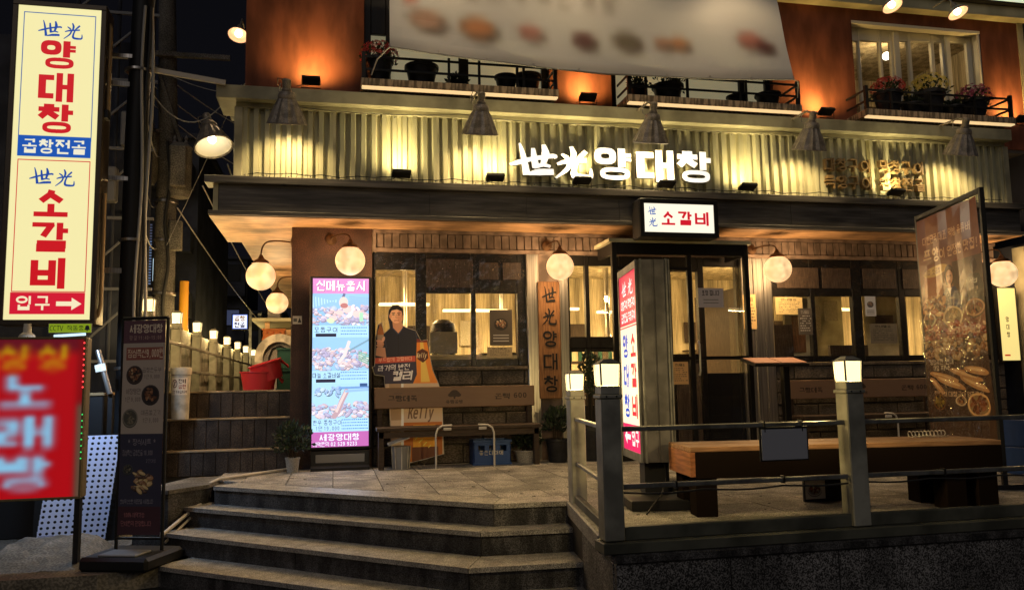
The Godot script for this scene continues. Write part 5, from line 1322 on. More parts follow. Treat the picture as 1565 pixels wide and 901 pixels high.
func standee_print() -> Image:
	var p := Pen.new(self, 112, 252, 3.2, Color8(40, 36, 44), Vector2(568, 466))
	var skin := Color8(206, 154, 126); var navy := Color8(27, 29, 44)
	# torso and arms
	p.poly([PackedVector2Array([Vector2(586, 512), Vector2(598, 503), Vector2(617, 503), Vector2(634, 509), Vector2(642, 524), Vector2(646, 556), Vector2(586, 556), Vector2(582, 530)])], navy)
	p.poly([PackedVector2Array([Vector2(599, 494), Vector2(613, 494), Vector2(615, 505), Vector2(608, 514), Vector2(600, 505)])], skin.darkened(0.18))
	p.line([Vector2(599, 505), Vector2(608, 516), Vector2(616, 504)], 1.2, Color8(52, 56, 78)); p.line([Vector2(608, 516), Vector2(608, 550)], 0.8, Color8(18, 19, 30))
	p.line([Vector2(634, 512), Vector2(638, 530), Vector2(636, 550)], 1.0, Color8(48, 51, 72)); p.line([Vector2(588, 520), Vector2(590, 536)], 1.0, Color8(48, 51, 72))
	p.blob(605, 486, 9.8, 12.2, skin); p.blob(611, 487, 4.5, 10, skin.darkened(0.16)); p.blob(596, 487, 2, 3.4, skin.darkened(0.15)); p.blob(615, 487, 2, 3.4, skin.darkened(0.3))
	p.poly([PackedVector2Array([Vector2(594, 486), Vector2(593, 476), Vector2(598, 469), Vector2(608, 467), Vector2(615, 472), Vector2(616.5, 482), Vector2(615, 487), Vector2(613, 479), Vector2(606, 476), Vector2(598, 478), Vector2(596, 482)])], Color8(22, 18, 20))
	for q in [[600.5, 484.5], [609, 484.5]]:
		p.line([Vector2(q[0] - 2.4, q[1] - 2.4), Vector2(q[0] + 2.4, q[1] - 2.7)], 0.9, Color8(38, 26, 22)); p.blob(q[0], q[1], 1.9, 0.8, Color8(40, 28, 26))
	p.line([Vector2(605, 484), Vector2(604.4, 489.5), Vector2(606.5, 490)], 0.7, skin.darkened(0.35)); p.line([Vector2(601.8, 494), Vector2(605, 493.6), Vector2(608.6, 494)], 1.0, Color8(140, 78, 70))
	# bottle held up in the left hand
	p.rect(579, 496, 5, 8, Color8(120, 86, 62)); p.poly([PackedVector2Array([Vector2(579.5, 503), Vector2(583.5, 503), Vector2(586, 512), Vector2(586, 534), Vector2(576.5, 534), Vector2(576.5, 512)])], Color8(150, 96, 56)); p.rect(576.5, 516, 9.5, 8, Color8(150, 128, 110))
	for k in 4: p.blob(580 + (k % 2), 526 + k * 3.6, 5.5, 2.1, skin.darkened(0.08 + 0.05 * k), 0.15)
	p.blob(585.5, 523, 2.1, 4.6, skin, 0.3); p.poly([PackedVector2Array([Vector2(575, 536), Vector2(588, 536), Vector2(590, 552), Vector2(574, 548)])], skin.darkened(0.2))
	# red ribbon and dark text panel
	p.poly([PackedVector2Array([Vector2(573, 552), Vector2(634, 549), Vector2(634, 558), Vector2(573, 561)])], Color8(168, 76, 62))
	p.text("부드럽게 강렬하다", 578, 552.5, 5.6, 6.4, Color8(206, 150, 130), 0.15, 0.1, 1.0, 0.0, -0.06)
	p.poly([PackedVector2Array([Vector2(569, 561), Vector2(634, 558), Vector2(642, 594), Vector2(588, 594), Vector2(587, 578), Vector2(573, 575)])], Color8(44, 40, 62))
	p.text("라거의 반전", 578, 563.5, 8.2, 9.5, Color8(240, 234, 236), 0.13, 0.1, 1.0, 0.1, -0.05)
	p.text("켈리", 601, 573.5, 14, 14.5, Color8(150, 140, 140), 0.16, 0.1, 1.0, 0.15, -0.05); p.text("켈리", 600.3, 573, 14, 14.5, Color8(232, 224, 222), 0.13, 0.1, 1.0, 0.15, -0.05)
	# big bottle at the right
	p.rect(636, 523, 17, 5, Color8(104, 44, 36)); p.poly([PackedVector2Array([Vector2(636, 528), Vector2(652, 528), Vector2(657, 556), Vector2(660, 572), Vector2(668, 592), Vector2(630, 592), Vector2(636, 578), Vector2(635, 556)])], Color8(186, 116, 46))
	p.poly([PackedVector2Array([Vector2(641, 528), Vector2(646, 528), Vector2(650, 560), Vector2(656, 590), Vector2(642, 590), Vector2(642, 560)])], Color8(226, 164, 84))
	p.poly([PackedVector2Array([Vector2(644.5, 538), Vector2(653, 543), Vector2(653.5, 553), Vector2(645.5, 560), Vector2(637, 554), Vector2(636.5, 543)])], Color8(70, 34, 26)); p.text("Kelly", 636.6, 544, 5.2, 9, Color8(222, 186, 150), 0.12, -0.02, 1.0, 0.2)
	# lower poster: name on cream, glass of beer below
	p.rect(588, 592, 92, 126, Color8(168, 150, 130)); p.rect(612, 592, 4, 126, Color8(214, 204, 190))
	p.poly([PackedVector2Array([Vector2(594, 592), Vector2(612, 592), Vector2(612, 648), Vector2(597, 648)])], Color8(140, 118, 96))
	p.text("Kelly", 624, 626, 14, 22, Color8(96, 74, 62), 0.13, -0.06, 1.0, 0.15)
	p.rect(616, 652, 58, 60, Color8(150, 88, 34)); p.rect(630, 656, 34, 40, Color8(206, 140, 50)); p.rect(628, 690, 40, 22, Color8(88, 48, 28))
	for k in 16: p.blob(619 + k * 3.4, 664 + 3.0 * sin(k * 1.7), 3.2, 4.6, Color8(96, 62, 38))
	for k in 30: p.blob(632 + (k * 37 % 31), 668 + (k * 53 % 24), 0.8, 0.8, Color8(232, 184, 96))
	return p.done()


func bench(label: String, x0: float, x1: float, words: Array) -> void:
	var w := x1 - x0
	var o := thing("bench", label, "bench", Vector3(x0, 0, -9.1), 0.0, "wooden benches under the windows")
	for k in 4: part(o, "seat_slat", Geo.new().span(Vector3(0, 0.405, -0.2 + k * 0.1), Vector3(w, 0.445, -0.108 + k * 0.1), 0.006), M.bench_dark)
	part(o, "apron", Geo.new().span(Vector3(0.02, 0.335, 0.14), Vector3(w - 0.02, 0.4, 0.17)), M.bench_dark)
	for s in [0.02, w - 0.08]:
		part(o, "leg", Geo.new().span(Vector3(s, 0, 0.1), Vector3(s + 0.06, 0.4, 0.17), 0.005), M.bench_dark)
		part(o, "leg", Geo.new().span(Vector3(s, 0, -0.2), Vector3(s + 0.06, 0.64, -0.14), 0.005), M.bench_dark)
	var p := Pen.new(self, w * 200, 50, 1.6, Color8(118, 92, 72))
	for k in 70: p.rect(fmod(k * 83.0, w * 200), fmod(k * 31.0, 50.0), 40 + k % 30, 0.7, Color8(108 + k % 9, 82, 64))
	var dark := Color8(52, 36, 28)
	p.text(words[0], 28, 19, 15, 15, dark, 0.19, 0.1, 0.7); p.rect(40, 13, 20, 2, dark.lightened(0.2))
	for q in [[0, 0, 12, 8], [-8, 3, 7, 5], [8, 3, 7, 5], [0, -5, 8, 5]]: p.blob(w * 98 + q[0], 17 + q[1], q[2], q[3], dark)
	p.rect(w * 98 - 2, 20, 4, 10, dark); p.text(words[1], w * 98 - 20, 33, 9, 9, dark, 0.16, 0.1)
	p.text(words[2], w * 200 - 92, 18, 17, 15, dark, 0.2, 0.1, 0.7); p.text("600", w * 200 - 48, 16, 17, 16, dark, 0.14, 0.02)
	var b := part(o, "back_board", Geo.new().span(Vector3(-0.01, 0.64, -0.135), Vector3(w, 0.872, -0.1), 0.005), M.bench_wood)
	var g := Geo.new(); g.print_quad(Vector3(0, 0.648, -0.0985), Vector3(w - 0.01, 0.648, -0.0985), Vector3(w - 0.01, 0.864, -0.0985), Vector3(0, 0.864, -0.0985))
	part(b, "print", g, printed(p.done(), 0.6))
	for s in [0.63, 1.27]:
		var d := 0.07 if s < 1.0 else -0.07
		part(o, "arm_rest", Geo.new().tube([Vector3(s, 0.0, 0.2), Vector3(s, 0.36, 0.2), Vector3(s + d * 0.3, 0.42, 0.2), Vector3(s + d, 0.45, 0.2), Vector3(s + d * 2.5, 0.455, 0.2)], 0.011).span(Vector3(minf(s + d * 1.2, s + d * 2.4), 0.4, 0.19), Vector3(maxf(s + d * 1.2, s + d * 2.4), 0.43, 0.215), 0.004), M.conduit)


func crate(called: String, label: String, at: Vector3, s: Vector3, m: Material, words := "", group := "", turn := 0.0) -> void:
	var o := thing(called, label, "crate", at, turn, group)
	var g := Geo.new()
	var h := s / 2
	for sg in [-1.0, 1.0]:
		g.span(Vector3(sg * h.x - sg * 0.012, 0, -h.z), Vector3(sg * h.x, s.y, h.z), 0.003)
		g.span(Vector3(-h.x, 0, sg * h.z - sg * 0.012), Vector3(h.x, s.y * 0.55, sg * h.z), 0.003)
		g.span(Vector3(-h.x, s.y * 0.78, sg * h.z - sg * 0.012), Vector3(h.x, s.y, sg * h.z), 0.003)
		for k in 4: g.span(Vector3(-h.x + k * (s.x - 0.05) / 3.0, s.y * 0.55, sg * h.z - sg * 0.012), Vector3(-h.x + k * (s.x - 0.05) / 3.0 + 0.05, s.y * 0.78, sg * h.z))
	g.span(Vector3(-h.x, 0, -h.z), Vector3(h.x, 0.012, h.z))
	part(o, "body", g, m)
	for y in [0.0, s.y - 0.025]: part(o, "rim", Geo.new().span(Vector3(-h.x - 0.01, y, h.z), Vector3(h.x + 0.01, y + 0.025, h.z + 0.011), 0.003), m)
	if words:
		var x := -words.length() * 0.03
		for i in words.length():
			part(o, "letter", letter_geo(words[i], 0.045, 0.05, 0.001, 0.13), M.white_plastic, Vector3(x, s.y * 0.4, h.z + 0.001)); x += 0.056


func terrace_things() -> void:
	# bright menu screen
	var k := thing("menu_screen", "tall bright menu screen with food pictures standing before the brown pillar", "display", Vector3(0.075, 0, -9.24))
	part(k, "housing", Geo.new().box(Vector3(0, 1.16, 0), Vector3(0.675, 1.9, 0.08), 0.012), M.black)
	var g := Geo.new(); g.print_quad(Vector3(-0.304, 0.245, 0.042), Vector3(0.304, 0.245, 0.042), Vector3(0.304, 2.085, 0.042), Vector3(-0.304, 2.085, 0.042))
	part(k, "screen", g, printed(screen_print(), 0.2, 1.15))
	part(k, "foot", Geo.new().prism(PackedVector2Array([Vector2(-0.2, 0), Vector2(0.16, 0), Vector2(0.16, 0.03), Vector2(0.07, 0.05), Vector2(0.055, 0.2), Vector2(-0.05, 0.21), Vector2(-0.2, 0.03)]), Transform3D(Basis(Vector3(0, 0, 1), Vector3(0, 1, 0), Vector3(-1, 0, 0)), Vector3.ZERO), -0.31, 0.31), M.black)
	part(k, "foot_panel", Geo.new().box(Vector3(0, 0.115, 0.064), Vector3(0.52, 0.1, 0.006), 0.002), M.grey_plastic)
	area(k, Vector3(0, 1.16, 0.06), Vector3.BACK, Vector2(0.6, 1.84), Color(0.66, 0.82, 1.0), 0.5)
	# cardboard advertising figure
	var st := thing("cardboard_figure", "cardboard cutout of a person in a navy shirt holding up a bottle", "cardboard figure", Vector3(0.418, 0, -9.33))
	var out := PackedVector2Array()
	for q in [[572, 562], [573, 522], [577, 498], [583, 494], [587, 511], [595, 503], [592, 487], [593, 475], [599, 467], [608, 466.5], [616, 472], [617, 486], [615, 499], [620, 502], [635, 507], [643, 523], [653, 521], [655, 530], [658, 556], [662, 572], [670, 592], [675, 627], [677, 700], [648, 707], [616, 714], [598, 716], [594, 627], [587, 592], [586, 578], [572, 576], [568.5, 563]]:
		out.append(Vector2((q[0] - 568.0) / 112.0 * 0.832, (716.0 - q[1]) / 250.0 * 1.812))
	part(st, "board", Geo.new().prism(out, Transform3D.IDENTITY, -0.006, 0.0), M.white_plastic)
	part(st, "print", Geo.new().prism(Geometry2D.offset_polygon(out, -0.006)[0], Transform3D.IDENTITY, 0.0003, 0.0008).map_uv(Vector2(0, 1.83), Vector2(0.832, 1.83)), printed(_lighter(standee_print()), 0.5))
	bench("wooden bench with lettered back board under the left window", 0.452, 2.26, ["그랑데톡", "유림공방", "콘택"])
	bench("wooden bench with lettered back board right of the porch, behind the table", 5.5, 7.55, ["그랑데톡", "유림공방", "콘택"])
	crate("bottle_crate", "blue plastic bottle crate with white letters under the left bench", Vector3(1.73, 0.0, -9.2), Vector3(0.42, 0.275, 0.3), M.blue_plastic, "좋은데이애")
	var pg := "pots on the terrace"
	leafy_pot("potted_plant", "dark leafy plant in a pale pot left of the menu screen", Vector3(-0.42, 0, -9.1), 0.075, 0.155, Vector3(0.2, 0.22, 0.18), 0.14, M.pot, pg)
	leafy_pot("potted_plant", "grey bowl of leafy plant under the right end of the left bench", Vector3(2.15, 0, -9.2), 0.14, 0.14, Vector3(0.17, 0.14, 0.15), 0.08, M.pot, pg)
	leafy_pot("potted_plant", "tall leafy shrub in a dark pot beside the carved name board", Vector3(2.92, 0, -9.15), 0.19, 0.38, Vector3(0.15, 0.36, 0.15), 0.5, M.dark_pot, pg)
	leafy_pot("potted_plant", "small plant in a black pot at the foot of the carved name board", Vector3(2.5, 0, -9.12), 0.14, 0.26, Vector3(0.17, 0.2, 0.15), 0.15, M.dark_pot, pg)
	var bk := thing("lidded_bin", "small paper covered bin under the left end of the left bench", "bin", Vector3(0.72, 0, -9.05))
	part(bk, "body", Geo.new().lathe(Vector3.ZERO, [Vector2(0, 0), Vector2(0.085, 0), Vector2(0.1, 0.24), Vector2(0, 0.24)], 16), M.grey_plastic)
	for q in 8: part(bk, "rib", Geo.new().bar(Vector3(cos(q * 0.785) * 0.088, 0.0, sin(q * 0.785) * 0.088), Vector3(cos(q * 0.785) * 0.103, 0.24, sin(q * 0.785) * 0.103), 0.012, 0.008), M.white_plastic)
	part(bk, "lid", Geo.new().box(Vector3(-0.03, 0.3, 0.02), Vector3(0.24, 0.012, 0.2), 0.003, Basis(Vector3(0.2, 0, 1).normalized(), 0.35)), M.white_plastic)
	var scrap := thing("paper_scrap", "tiny white paper scrap lying on the terrace paving before the left bench", "paper", Vector3(1.35, 0.004, -8.55))
	part(scrap, "sheet", Geo.new().box(Vector3(0, 0.002, 0), Vector3(0.07, 0.002, 0.035), 0.0, Basis(Vector3.UP, 0.4)), M.menu_sheet)
	# low table
	var t := thing("low_table", "long low wooden table with a thick dark apron behind the fence", "table", Vector3(3.36, 0.018, -5.18), -0.14)
	for q in 4: part(t, "plank", Geo.new().span(Vector3(-1.06, 0.4, -0.22 + q * 0.135 + 0.001), Vector3(1.06, 0.432 + (q % 2) * 0.0012, -0.22 + (q + 1) * 0.135 - 0.001), 0.004), M.table_wood)
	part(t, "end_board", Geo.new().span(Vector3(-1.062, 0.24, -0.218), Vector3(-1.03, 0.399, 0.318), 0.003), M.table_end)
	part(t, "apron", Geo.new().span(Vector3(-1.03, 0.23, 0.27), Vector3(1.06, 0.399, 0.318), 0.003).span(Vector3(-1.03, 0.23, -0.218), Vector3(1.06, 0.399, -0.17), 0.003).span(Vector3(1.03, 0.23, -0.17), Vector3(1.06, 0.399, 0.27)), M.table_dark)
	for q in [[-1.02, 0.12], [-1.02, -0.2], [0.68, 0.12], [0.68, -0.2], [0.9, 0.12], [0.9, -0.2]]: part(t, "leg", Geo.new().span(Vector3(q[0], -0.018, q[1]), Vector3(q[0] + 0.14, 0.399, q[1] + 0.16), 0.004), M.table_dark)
	var coil := thing("wire_coil", "bright coiled wire lying at the right end of the low table", "wire", Vector3(4.15, 0.452, -5.15))
	var cp := []
	for q in 90: cp.append(Vector3(q * 0.0034 - 0.15, 0.022 + 0.022 * sin(q * 0.7), 0.03 * cos(q * 0.7)))
	part(coil, "wire", Geo.new().tube(cp, 0.0035, 6), M.steel)
	# standing sign, lit face towards the steps
	var s := thing("standing_sign", "tall standing sign with a lit red and white face on a black post", "sign", Vector3(2.35, 0, -5.97), -0.157)
	var prof := PackedVector2Array([Vector2(-0.12, 0.34), Vector2(-0.12, -0.34), Vector2(-0.085, -0.385), Vector2(-0.01, -0.385), Vector2(-0.005, -0.375), Vector2(0.005, -0.375), Vector2(0.01, -0.385), Vector2(0.085, -0.385), Vector2(0.12, -0.34), Vector2(0.12, 0.34), Vector2(0.085, 0.385), Vector2(-0.085, 0.385)])
	part(s, "case", Geo.new().prism(prof, Transform3D(UP_XZ, Vector3.ZERO), 0.305, 1.775), M.letter_grey if M.has("letter_grey") else mk("letter_grey", lin(0.11, 0.105, 0.105), 0.4, 0.15, M.rail.albedo_texture, Vector3.ONE * 1.4))
	var trim := Geo.new()
	for q in [[-0.122, 0.35], [0.122, 0.35], [-0.095, 0.388], [0.095, 0.388]]: trim.span(Vector3(q[0] - 0.008, 0.3, q[1] - 0.008), Vector3(q[0] + 0.008, 1.78, q[1] + 0.008), 0.003)
	trim.span(Vector3(-0.128, 1.72, -0.34), Vector3(-0.115, 1.775, 0.345)); trim.span(Vector3(-0.128, 0.3, -0.34), Vector3(-0.115, 0.36, 0.345)); trim.span(Vector3(-0.128, 0.36, -0.345), Vector3(-0.115, 1.72, -0.31))
	part(s, "trim", trim, M.rail)
	var p := Pen.new(self, 65, 136, 4.0, Color8(255, 238, 205))
	p.rect(0, 0, 65, 40, Color8(214, 28, 72)); p.rect(0, 41, 65, 1, Color8(214, 28, 72)); p.rect(0, 116, 65, 20, Color8(220, 30, 96))
	p.text("世", 10, 5, 18, 12, Color.WHITE, 0.12); p.text("光", 34, 5, 18, 12, Color.WHITE, 0.12)
	p.text("대창구이 막창구이", 6, 20, 5.8, 7.5, Color.WHITE, 0.17, 0.08); p.text("곱창전골 특양구이", 6, 30, 5.8, 7.5, Color.WHITE, 0.17, 0.08)
	p.column("양대창", 8, 47, 20, 18, Color8(24, 70, 190), 0.2, 0.28, 0.75); p.column("소갈비", 37, 47, 20, 18, Color8(206, 26, 52), 0.2, 0.28, 0.75)
	p.line([Vector2(10, 126), Vector2(26, 126)], 4, Color8(255, 246, 236)); p.poly([PackedVector2Array([Vector2(5, 126), Vector2(14, 120), Vector2(14, 132)])], Color8(255, 246, 236)); p.text("입구", 32, 120, 12, 12, Color8(255, 246, 236), 0.18, 0.12)
	var f := Geo.new(); f.print_quad(Vector3(-0.1215, 0.36, -0.31), Vector3(-0.1215, 0.36, 0.342), Vector3(-0.1215, 1.72, 0.342), Vector3(-0.1215, 1.72, -0.31))
	part(s, "lit_face", f, printed(p.done(), 0.35, 1.0))
	area(s, Vector3(-0.15, 1.04, 0.0), Vector3.LEFT, Vector2(0.62, 1.3), Color(1.0, 0.82, 0.68), 0.22)
	part(s, "post", Geo.new().span(Vector3(-0.09, 0.07, 0.1), Vector3(0.09, 0.305, 0.28), 0.004), M.black)
	part(s, "base_plate", Geo.new().span(Vector3(-0.26, 0.0, -0.1), Vector3(0.24, 0.07, 0.62), 0.006).span(Vector3(0.1, 0.07, 0.0), Vector3(0.24, 0.15, 0.2), 0.006), M.black)
	part(s, "cable", Geo.new().tube([Vector3(0.05, 0.3, 0.3), Vector3(0.04, 0.2, 0.36), Vector3(-0.02, 0.1, 0.5), Vector3(-0.1, 0.075, 0.66), Vector3(-0.2, 0.01, 0.8)], 0.006, 6), M.black)
	# tall food banner in a black frame
	var b := thing("food_banner", "tall brown food banner in a black frame at the right", "banner", Vector3(5.235, 0, -6.05), -1.828)
	var fr := Geo.new()
	for q in [-0.57, 0.57]: fr.span(Vector3(q - 0.018, 0, -0.018), Vector3(q + 0.018, 2.39, 0.018), 0.003)
	fr.span(Vector3(-0.55, 2.35, -0.018), Vector3(0.55, 2.388, 0.018), 0.003); fr.span(Vector3(-0.55, 0.14, -0.015), Vector3(0.55, 0.17, 0.015), 0.003)
	for q in [-0.57, 0.57]: fr.span(Vector3(q - 0.02, 0, -0.3), Vector3(q + 0.02, 0.04, 0.3), 0.003)
	part(b, "frame", fr, M.black)
	var sh := Geo.new()
	for i in 8:
		for j in 20:
			var c := []
			for q in [[0, 0], [1, 0], [1, 1], [0, 1]]:
				var u: float = (i + q[0]) / 8.0; var v: float = (j + q[1]) / 20.0
				c.append(Vector3(-0.535 + 1.07 * u, 0.2 + 2.13 * v, 0.02 + 0.025 * sin(u * 5.0 + v * 3.0) * (1 - v) + 0.008 * sin(u * 17 + v * 9)))
			sh.quad(c[0], c[1], c[2], c[3])
	part(b, "printed_sheet", sh.map_uv(Vector2(-0.535, 2.33), Vector2(1.07, 2.13)), printed(food_banner_print(), 0.25))
	var cv := part(b, "plastic_cover", _cover(), M.film)
	cv.position.z = 0.012
	# menu lectern by the door
	var l := thing("menu_lectern", "slim lectern with two open tan menu pages right of the porch", "lectern", Vector3(5.0, 0, -8.5))
	part(l, "post", Geo.new().span(Vector3(0.0, 0.02, -0.04), Vector3(0.08, 1.05, 0.04), 0.006), M.frame)
	part(l, "foot", Geo.new().span(Vector3(-0.18, 0, -0.18), Vector3(0.26, 0.025, 0.18), 0.006), M.frame)
	var tilt := Basis(Vector3.RIGHT, 0.22)
	part(l, "tray", Geo.new().box(Vector3(-0.08, 1.08, 0), Vector3(0.68, 0.03, 0.34), 0.006, tilt), M.frame)
	for q in [-0.245, 0.085]: part(l, "menu_page", Geo.new().box(Vector3(q, 1.103, 0.004), Vector3(0.31, 0.008, 0.3), 0.002, tilt), mk("menu_page", lin(0.5, 0.25, 0.17), 0.6))
	# small food sign on the floor
	var a := thing("floor_sign", "small white food picture sign on the floor beneath the table", "sign", Vector3(3.4, 0, -5.42))
	var pp := Pen.new(self, 30, 46, 4.0, Color8(216, 206, 190))
	pp.text("돼지고기", 3, 8, 5, 6, Color8(60, 40, 36), 0.13, 0.1); pp.dish(14, 30, 11, Color8(200, 190, 180), [Color8(120, 40, 30), Color8(170, 90, 50), Color8(230, 210, 180)], 5); pp.rect(0, 43, 30, 3, Color8(30, 28, 34))
	part(a, "board", Geo.new().span(Vector3(-0.08, 0, -0.03), Vector3(0.22, 0.235, 0.0), 0.003), M.black)
	var af := Geo.new(); af.print_quad(Vector3(-0.075, 0.005, 0.0008), Vector3(0.085, 0.005, 0.0008), Vector3(0.085, 0.23, 0.0008), Vector3(-0.075, 0.23, 0.0008))
	part(a, "print", af, printed(pp.done(), 0.6))
	crate("blue_crate", "blue plastic crate at the right edge, lower one of two", Vector3(6.25, 0, -6.3), Vector3(0.56, 0.24, 0.42), M.blue_plastic, "", "blue crates at the right")
	crate("blue_crate", "blue plastic crate at the right edge, upper one of two", Vector3(6.26, 0.245, -6.3), Vector3(0.56, 0.24, 0.42), M.blue_plastic, "", "blue crates at the right", 0.04)


func _cover() -> Geo:
	var g := Geo.new()
	var f := FastNoiseLite.new(); f.seed = 77; f.frequency = 2.4
	for i in 22:
		for j in 34:
			var c := []
			for q in [[0, 0], [1, 0], [1, 1], [0, 1]]:
				var x: float = -0.53 + 1.06 * (i + q[0]) / 22.0; var y: float = 0.25 + 1.35 * (j + q[1]) / 34.0
				c.append(Vector3(x, y, 0.045 + 0.03 * absf(f.get_noise_2d(x * 3.0, y * 0.5)) + 0.006 * f.get_noise_2d(x * 9.0, y * 2.0)))
			g.quad(c[0], c[1], c[2], c[3])
	return g


func food_banner_print() -> Image:
	var p := Pen.new(self, 107, 273, 3.2, Color8(120, 72, 54), Vector2(0, -8))
	var tan := Color8(206, 158, 116)
	p.text("대한민국 대표 먹방 유튜버", 8, 14, 6.3, 10, tan, 0.15, 0.12)
	p.text("쯔양", 8, 30, 14, 16, Color8(214, 178, 134), 0.18, 0.1); p.text("이 인정한 맛집!", 39, 33, 8, 12, tan, 0.15, 0.12)
	var meat := [Color8(150, 84, 52), Color8(180, 118, 74), Color8(120, 66, 46), Color8(200, 150, 100), Color8(96, 52, 38)]
	p.rect(0, 52, 107, 58, Color8(120, 76, 54)); p.rect(58, 52, 49, 52, Color8(84, 64, 52)); p.rect(8, 62, 30, 26, Color8(150, 84, 50))
	p.poly([oval(Vector2(24, 59), Vector2(22, 6))], Color8(196, 158, 92), Transform2D(-0.08, Vector2.ZERO)); p.text("리얼 소곱창", 8, 53.5, 5, 6.5, Color8(110, 66, 40), 0.14, 0.1)
	# diner in a navy shirt, and a second person in dark clothes
	p.poly([PackedVector2Array([Vector2(36, 88), Vector2(44, 79), Vector2(60, 79), Vector2(68, 90), Vector2(68, 108), Vector2(34, 108)])], Color8(44, 46, 78))
	p.blob(52, 66, 8.5, 12, Color8(66, 42, 32)); p.blob(52, 68, 5.8, 8.4, Color8(206, 156, 124)); p.rect(49.5, 75, 5, 6, Color8(196, 146, 116)); p.blob(52, 73, 1.8, 2.2, Color8(120, 56, 50))
	p.blob(49.6, 66.5, 1.2, 0.6, Color8(60, 40, 36)); p.blob(54.4, 66.5, 1.2, 0.6, Color8(60, 40, 36)); p.poly([PackedVector2Array([Vector2(48, 80), Vector2(52, 86), Vector2(56, 80)])], Color8(206, 180, 160))
	p.blob(38, 92, 4, 6, Color8(196, 146, 112), 0.5)
	p.poly([PackedVector2Array([Vector2(80, 76), Vector2(88, 70), Vector2(102, 72), Vector2(107, 84), Vector2(107, 104), Vector2(78, 104)])], Color8(44, 40, 40)); p.blob(94, 62, 5.5, 8, Color8(64, 48, 42)); p.text("스텝", 86, 76, 6, 5, Color8(220, 214, 200), 0.14, 0.1)
	p.food(4, 86, 34, 24, 40, meat, 7, 51); p.dish(12, 112, 12, Color8(190, 160, 130), meat, 52, 0.7); p.dish(52, 112, 17, Color8(196, 160, 122), [Color8(210, 176, 130), Color8(180, 140, 96)], 53, 0.7); p.dish(90, 106, 17, Color8(170, 120, 84), meat, 54, 0.55)
	p.food(0, 118, 107, 34, 150, [Color8(140, 62, 44), Color8(160, 84, 58), Color8(112, 48, 36), Color8(180, 130, 96)], 5.5, 55)
	p.text("쯔양의 인생맛집", 40, 124, 7, 9, Color8(236, 206, 176), 0.1, 0.1)
	p.rect(0, 136, 107, 140, Color8(78, 58, 46)); p.food(0, 134, 107, 24, 120, [Color8(150, 112, 76), Color8(128, 88, 60), Color8(176, 146, 106), Color8(92, 76, 68)], 6, 56)
	p.text("영업시간 안내", 8, 158, 5.5, 6, Color8(214, 200, 180), 0.13, 0.15); p.text("매일 저녁", 14, 165, 5.5, 6, Color8(214, 200, 180), 0.13, 0.15)
	for q in [[30, 178, 24, 0.2], [66, 176, 26, 0.25], [84, 172, 20, 0.15], [40, 184, 26, 0.3], [78, 186, 24, 0.35], [20, 188, 16, 0.6]]:
		p.blob(q[0] + 1, q[1] + 2.4, q[2], 4.6, Color8(70, 46, 34), q[3]); p.blob(q[0], q[1], q[2], 4.2, Color8(190, 142, 96), q[3]); p.blob(q[0] - 2, q[1] - 1.2, q[2] * 0.7, 1.6, Color8(222, 184, 134), q[3])
	p.text("특양구이 대창구이 염통구이", 12, 194, 5.6, 6, Color8(214, 178, 140), 0.13, 0.1)
	p.dish(22, 206, 12, Color8(120, 84, 50), [Color8(190, 160, 70), Color8(140, 110, 50)], 57, 0.8); p.dish(56, 204, 8, Color8(220, 190, 150), meat, 58, 0.7); p.dish(82, 208, 17, Color8(226, 180, 124), [Color8(130, 72, 44), Color8(150, 90, 56)], 59, 0.75)
	return p.done()


func leafy_pot(called: String, label: String, at: Vector3, r: float, h: float, crown: Vector3, lift: float, m: Material, group: String) -> void:
	var o := thing(called, label, "potted plant", at, 0.0, group)
	part(o, "pot", Geo.new().lathe(Vector3.ZERO, [Vector2(0, 0), Vector2(r * 0.75, 0), Vector2(r * 0.97, h * 0.88), Vector2(r * 1.05, h * 0.9), Vector2(r * 1.05, h), Vector2(r * 0.92, h), Vector2(r * 0.9, h * 0.92), Vector2(0, h * 0.92)], 20), m)
	var st := Geo.new()
	for k in 7:
		var a := k * 0.9
		st.tube([Vector3(cos(a) * r * 0.3, h * 0.9, sin(a) * r * 0.3), Vector3(cos(a) * crown.x * 0.3, h + lift * 0.5 + crown.y * 0.3, sin(a) * crown.z * 0.3), Vector3(cos(a) * crown.x * 0.7, h + lift + crown.y * 0.5, sin(a) * crown.z * 0.7)], 0.006, 5, 0.002)
	part(o, "stems", st, M.earth)
	var g := Geo.new(); foliage(g, Vector3(0, h + lift, 0), crown, 420, 0.055)
	part(o, "foliage", g, M.leaf_dark)
	var g2 := Geo.new(); foliage(g2, Vector3(0.02, h + lift + 0.02, 0.02), crown * 0.95, 160, 0.05)
	part(o, "new_leaves", g2, M.leaf)


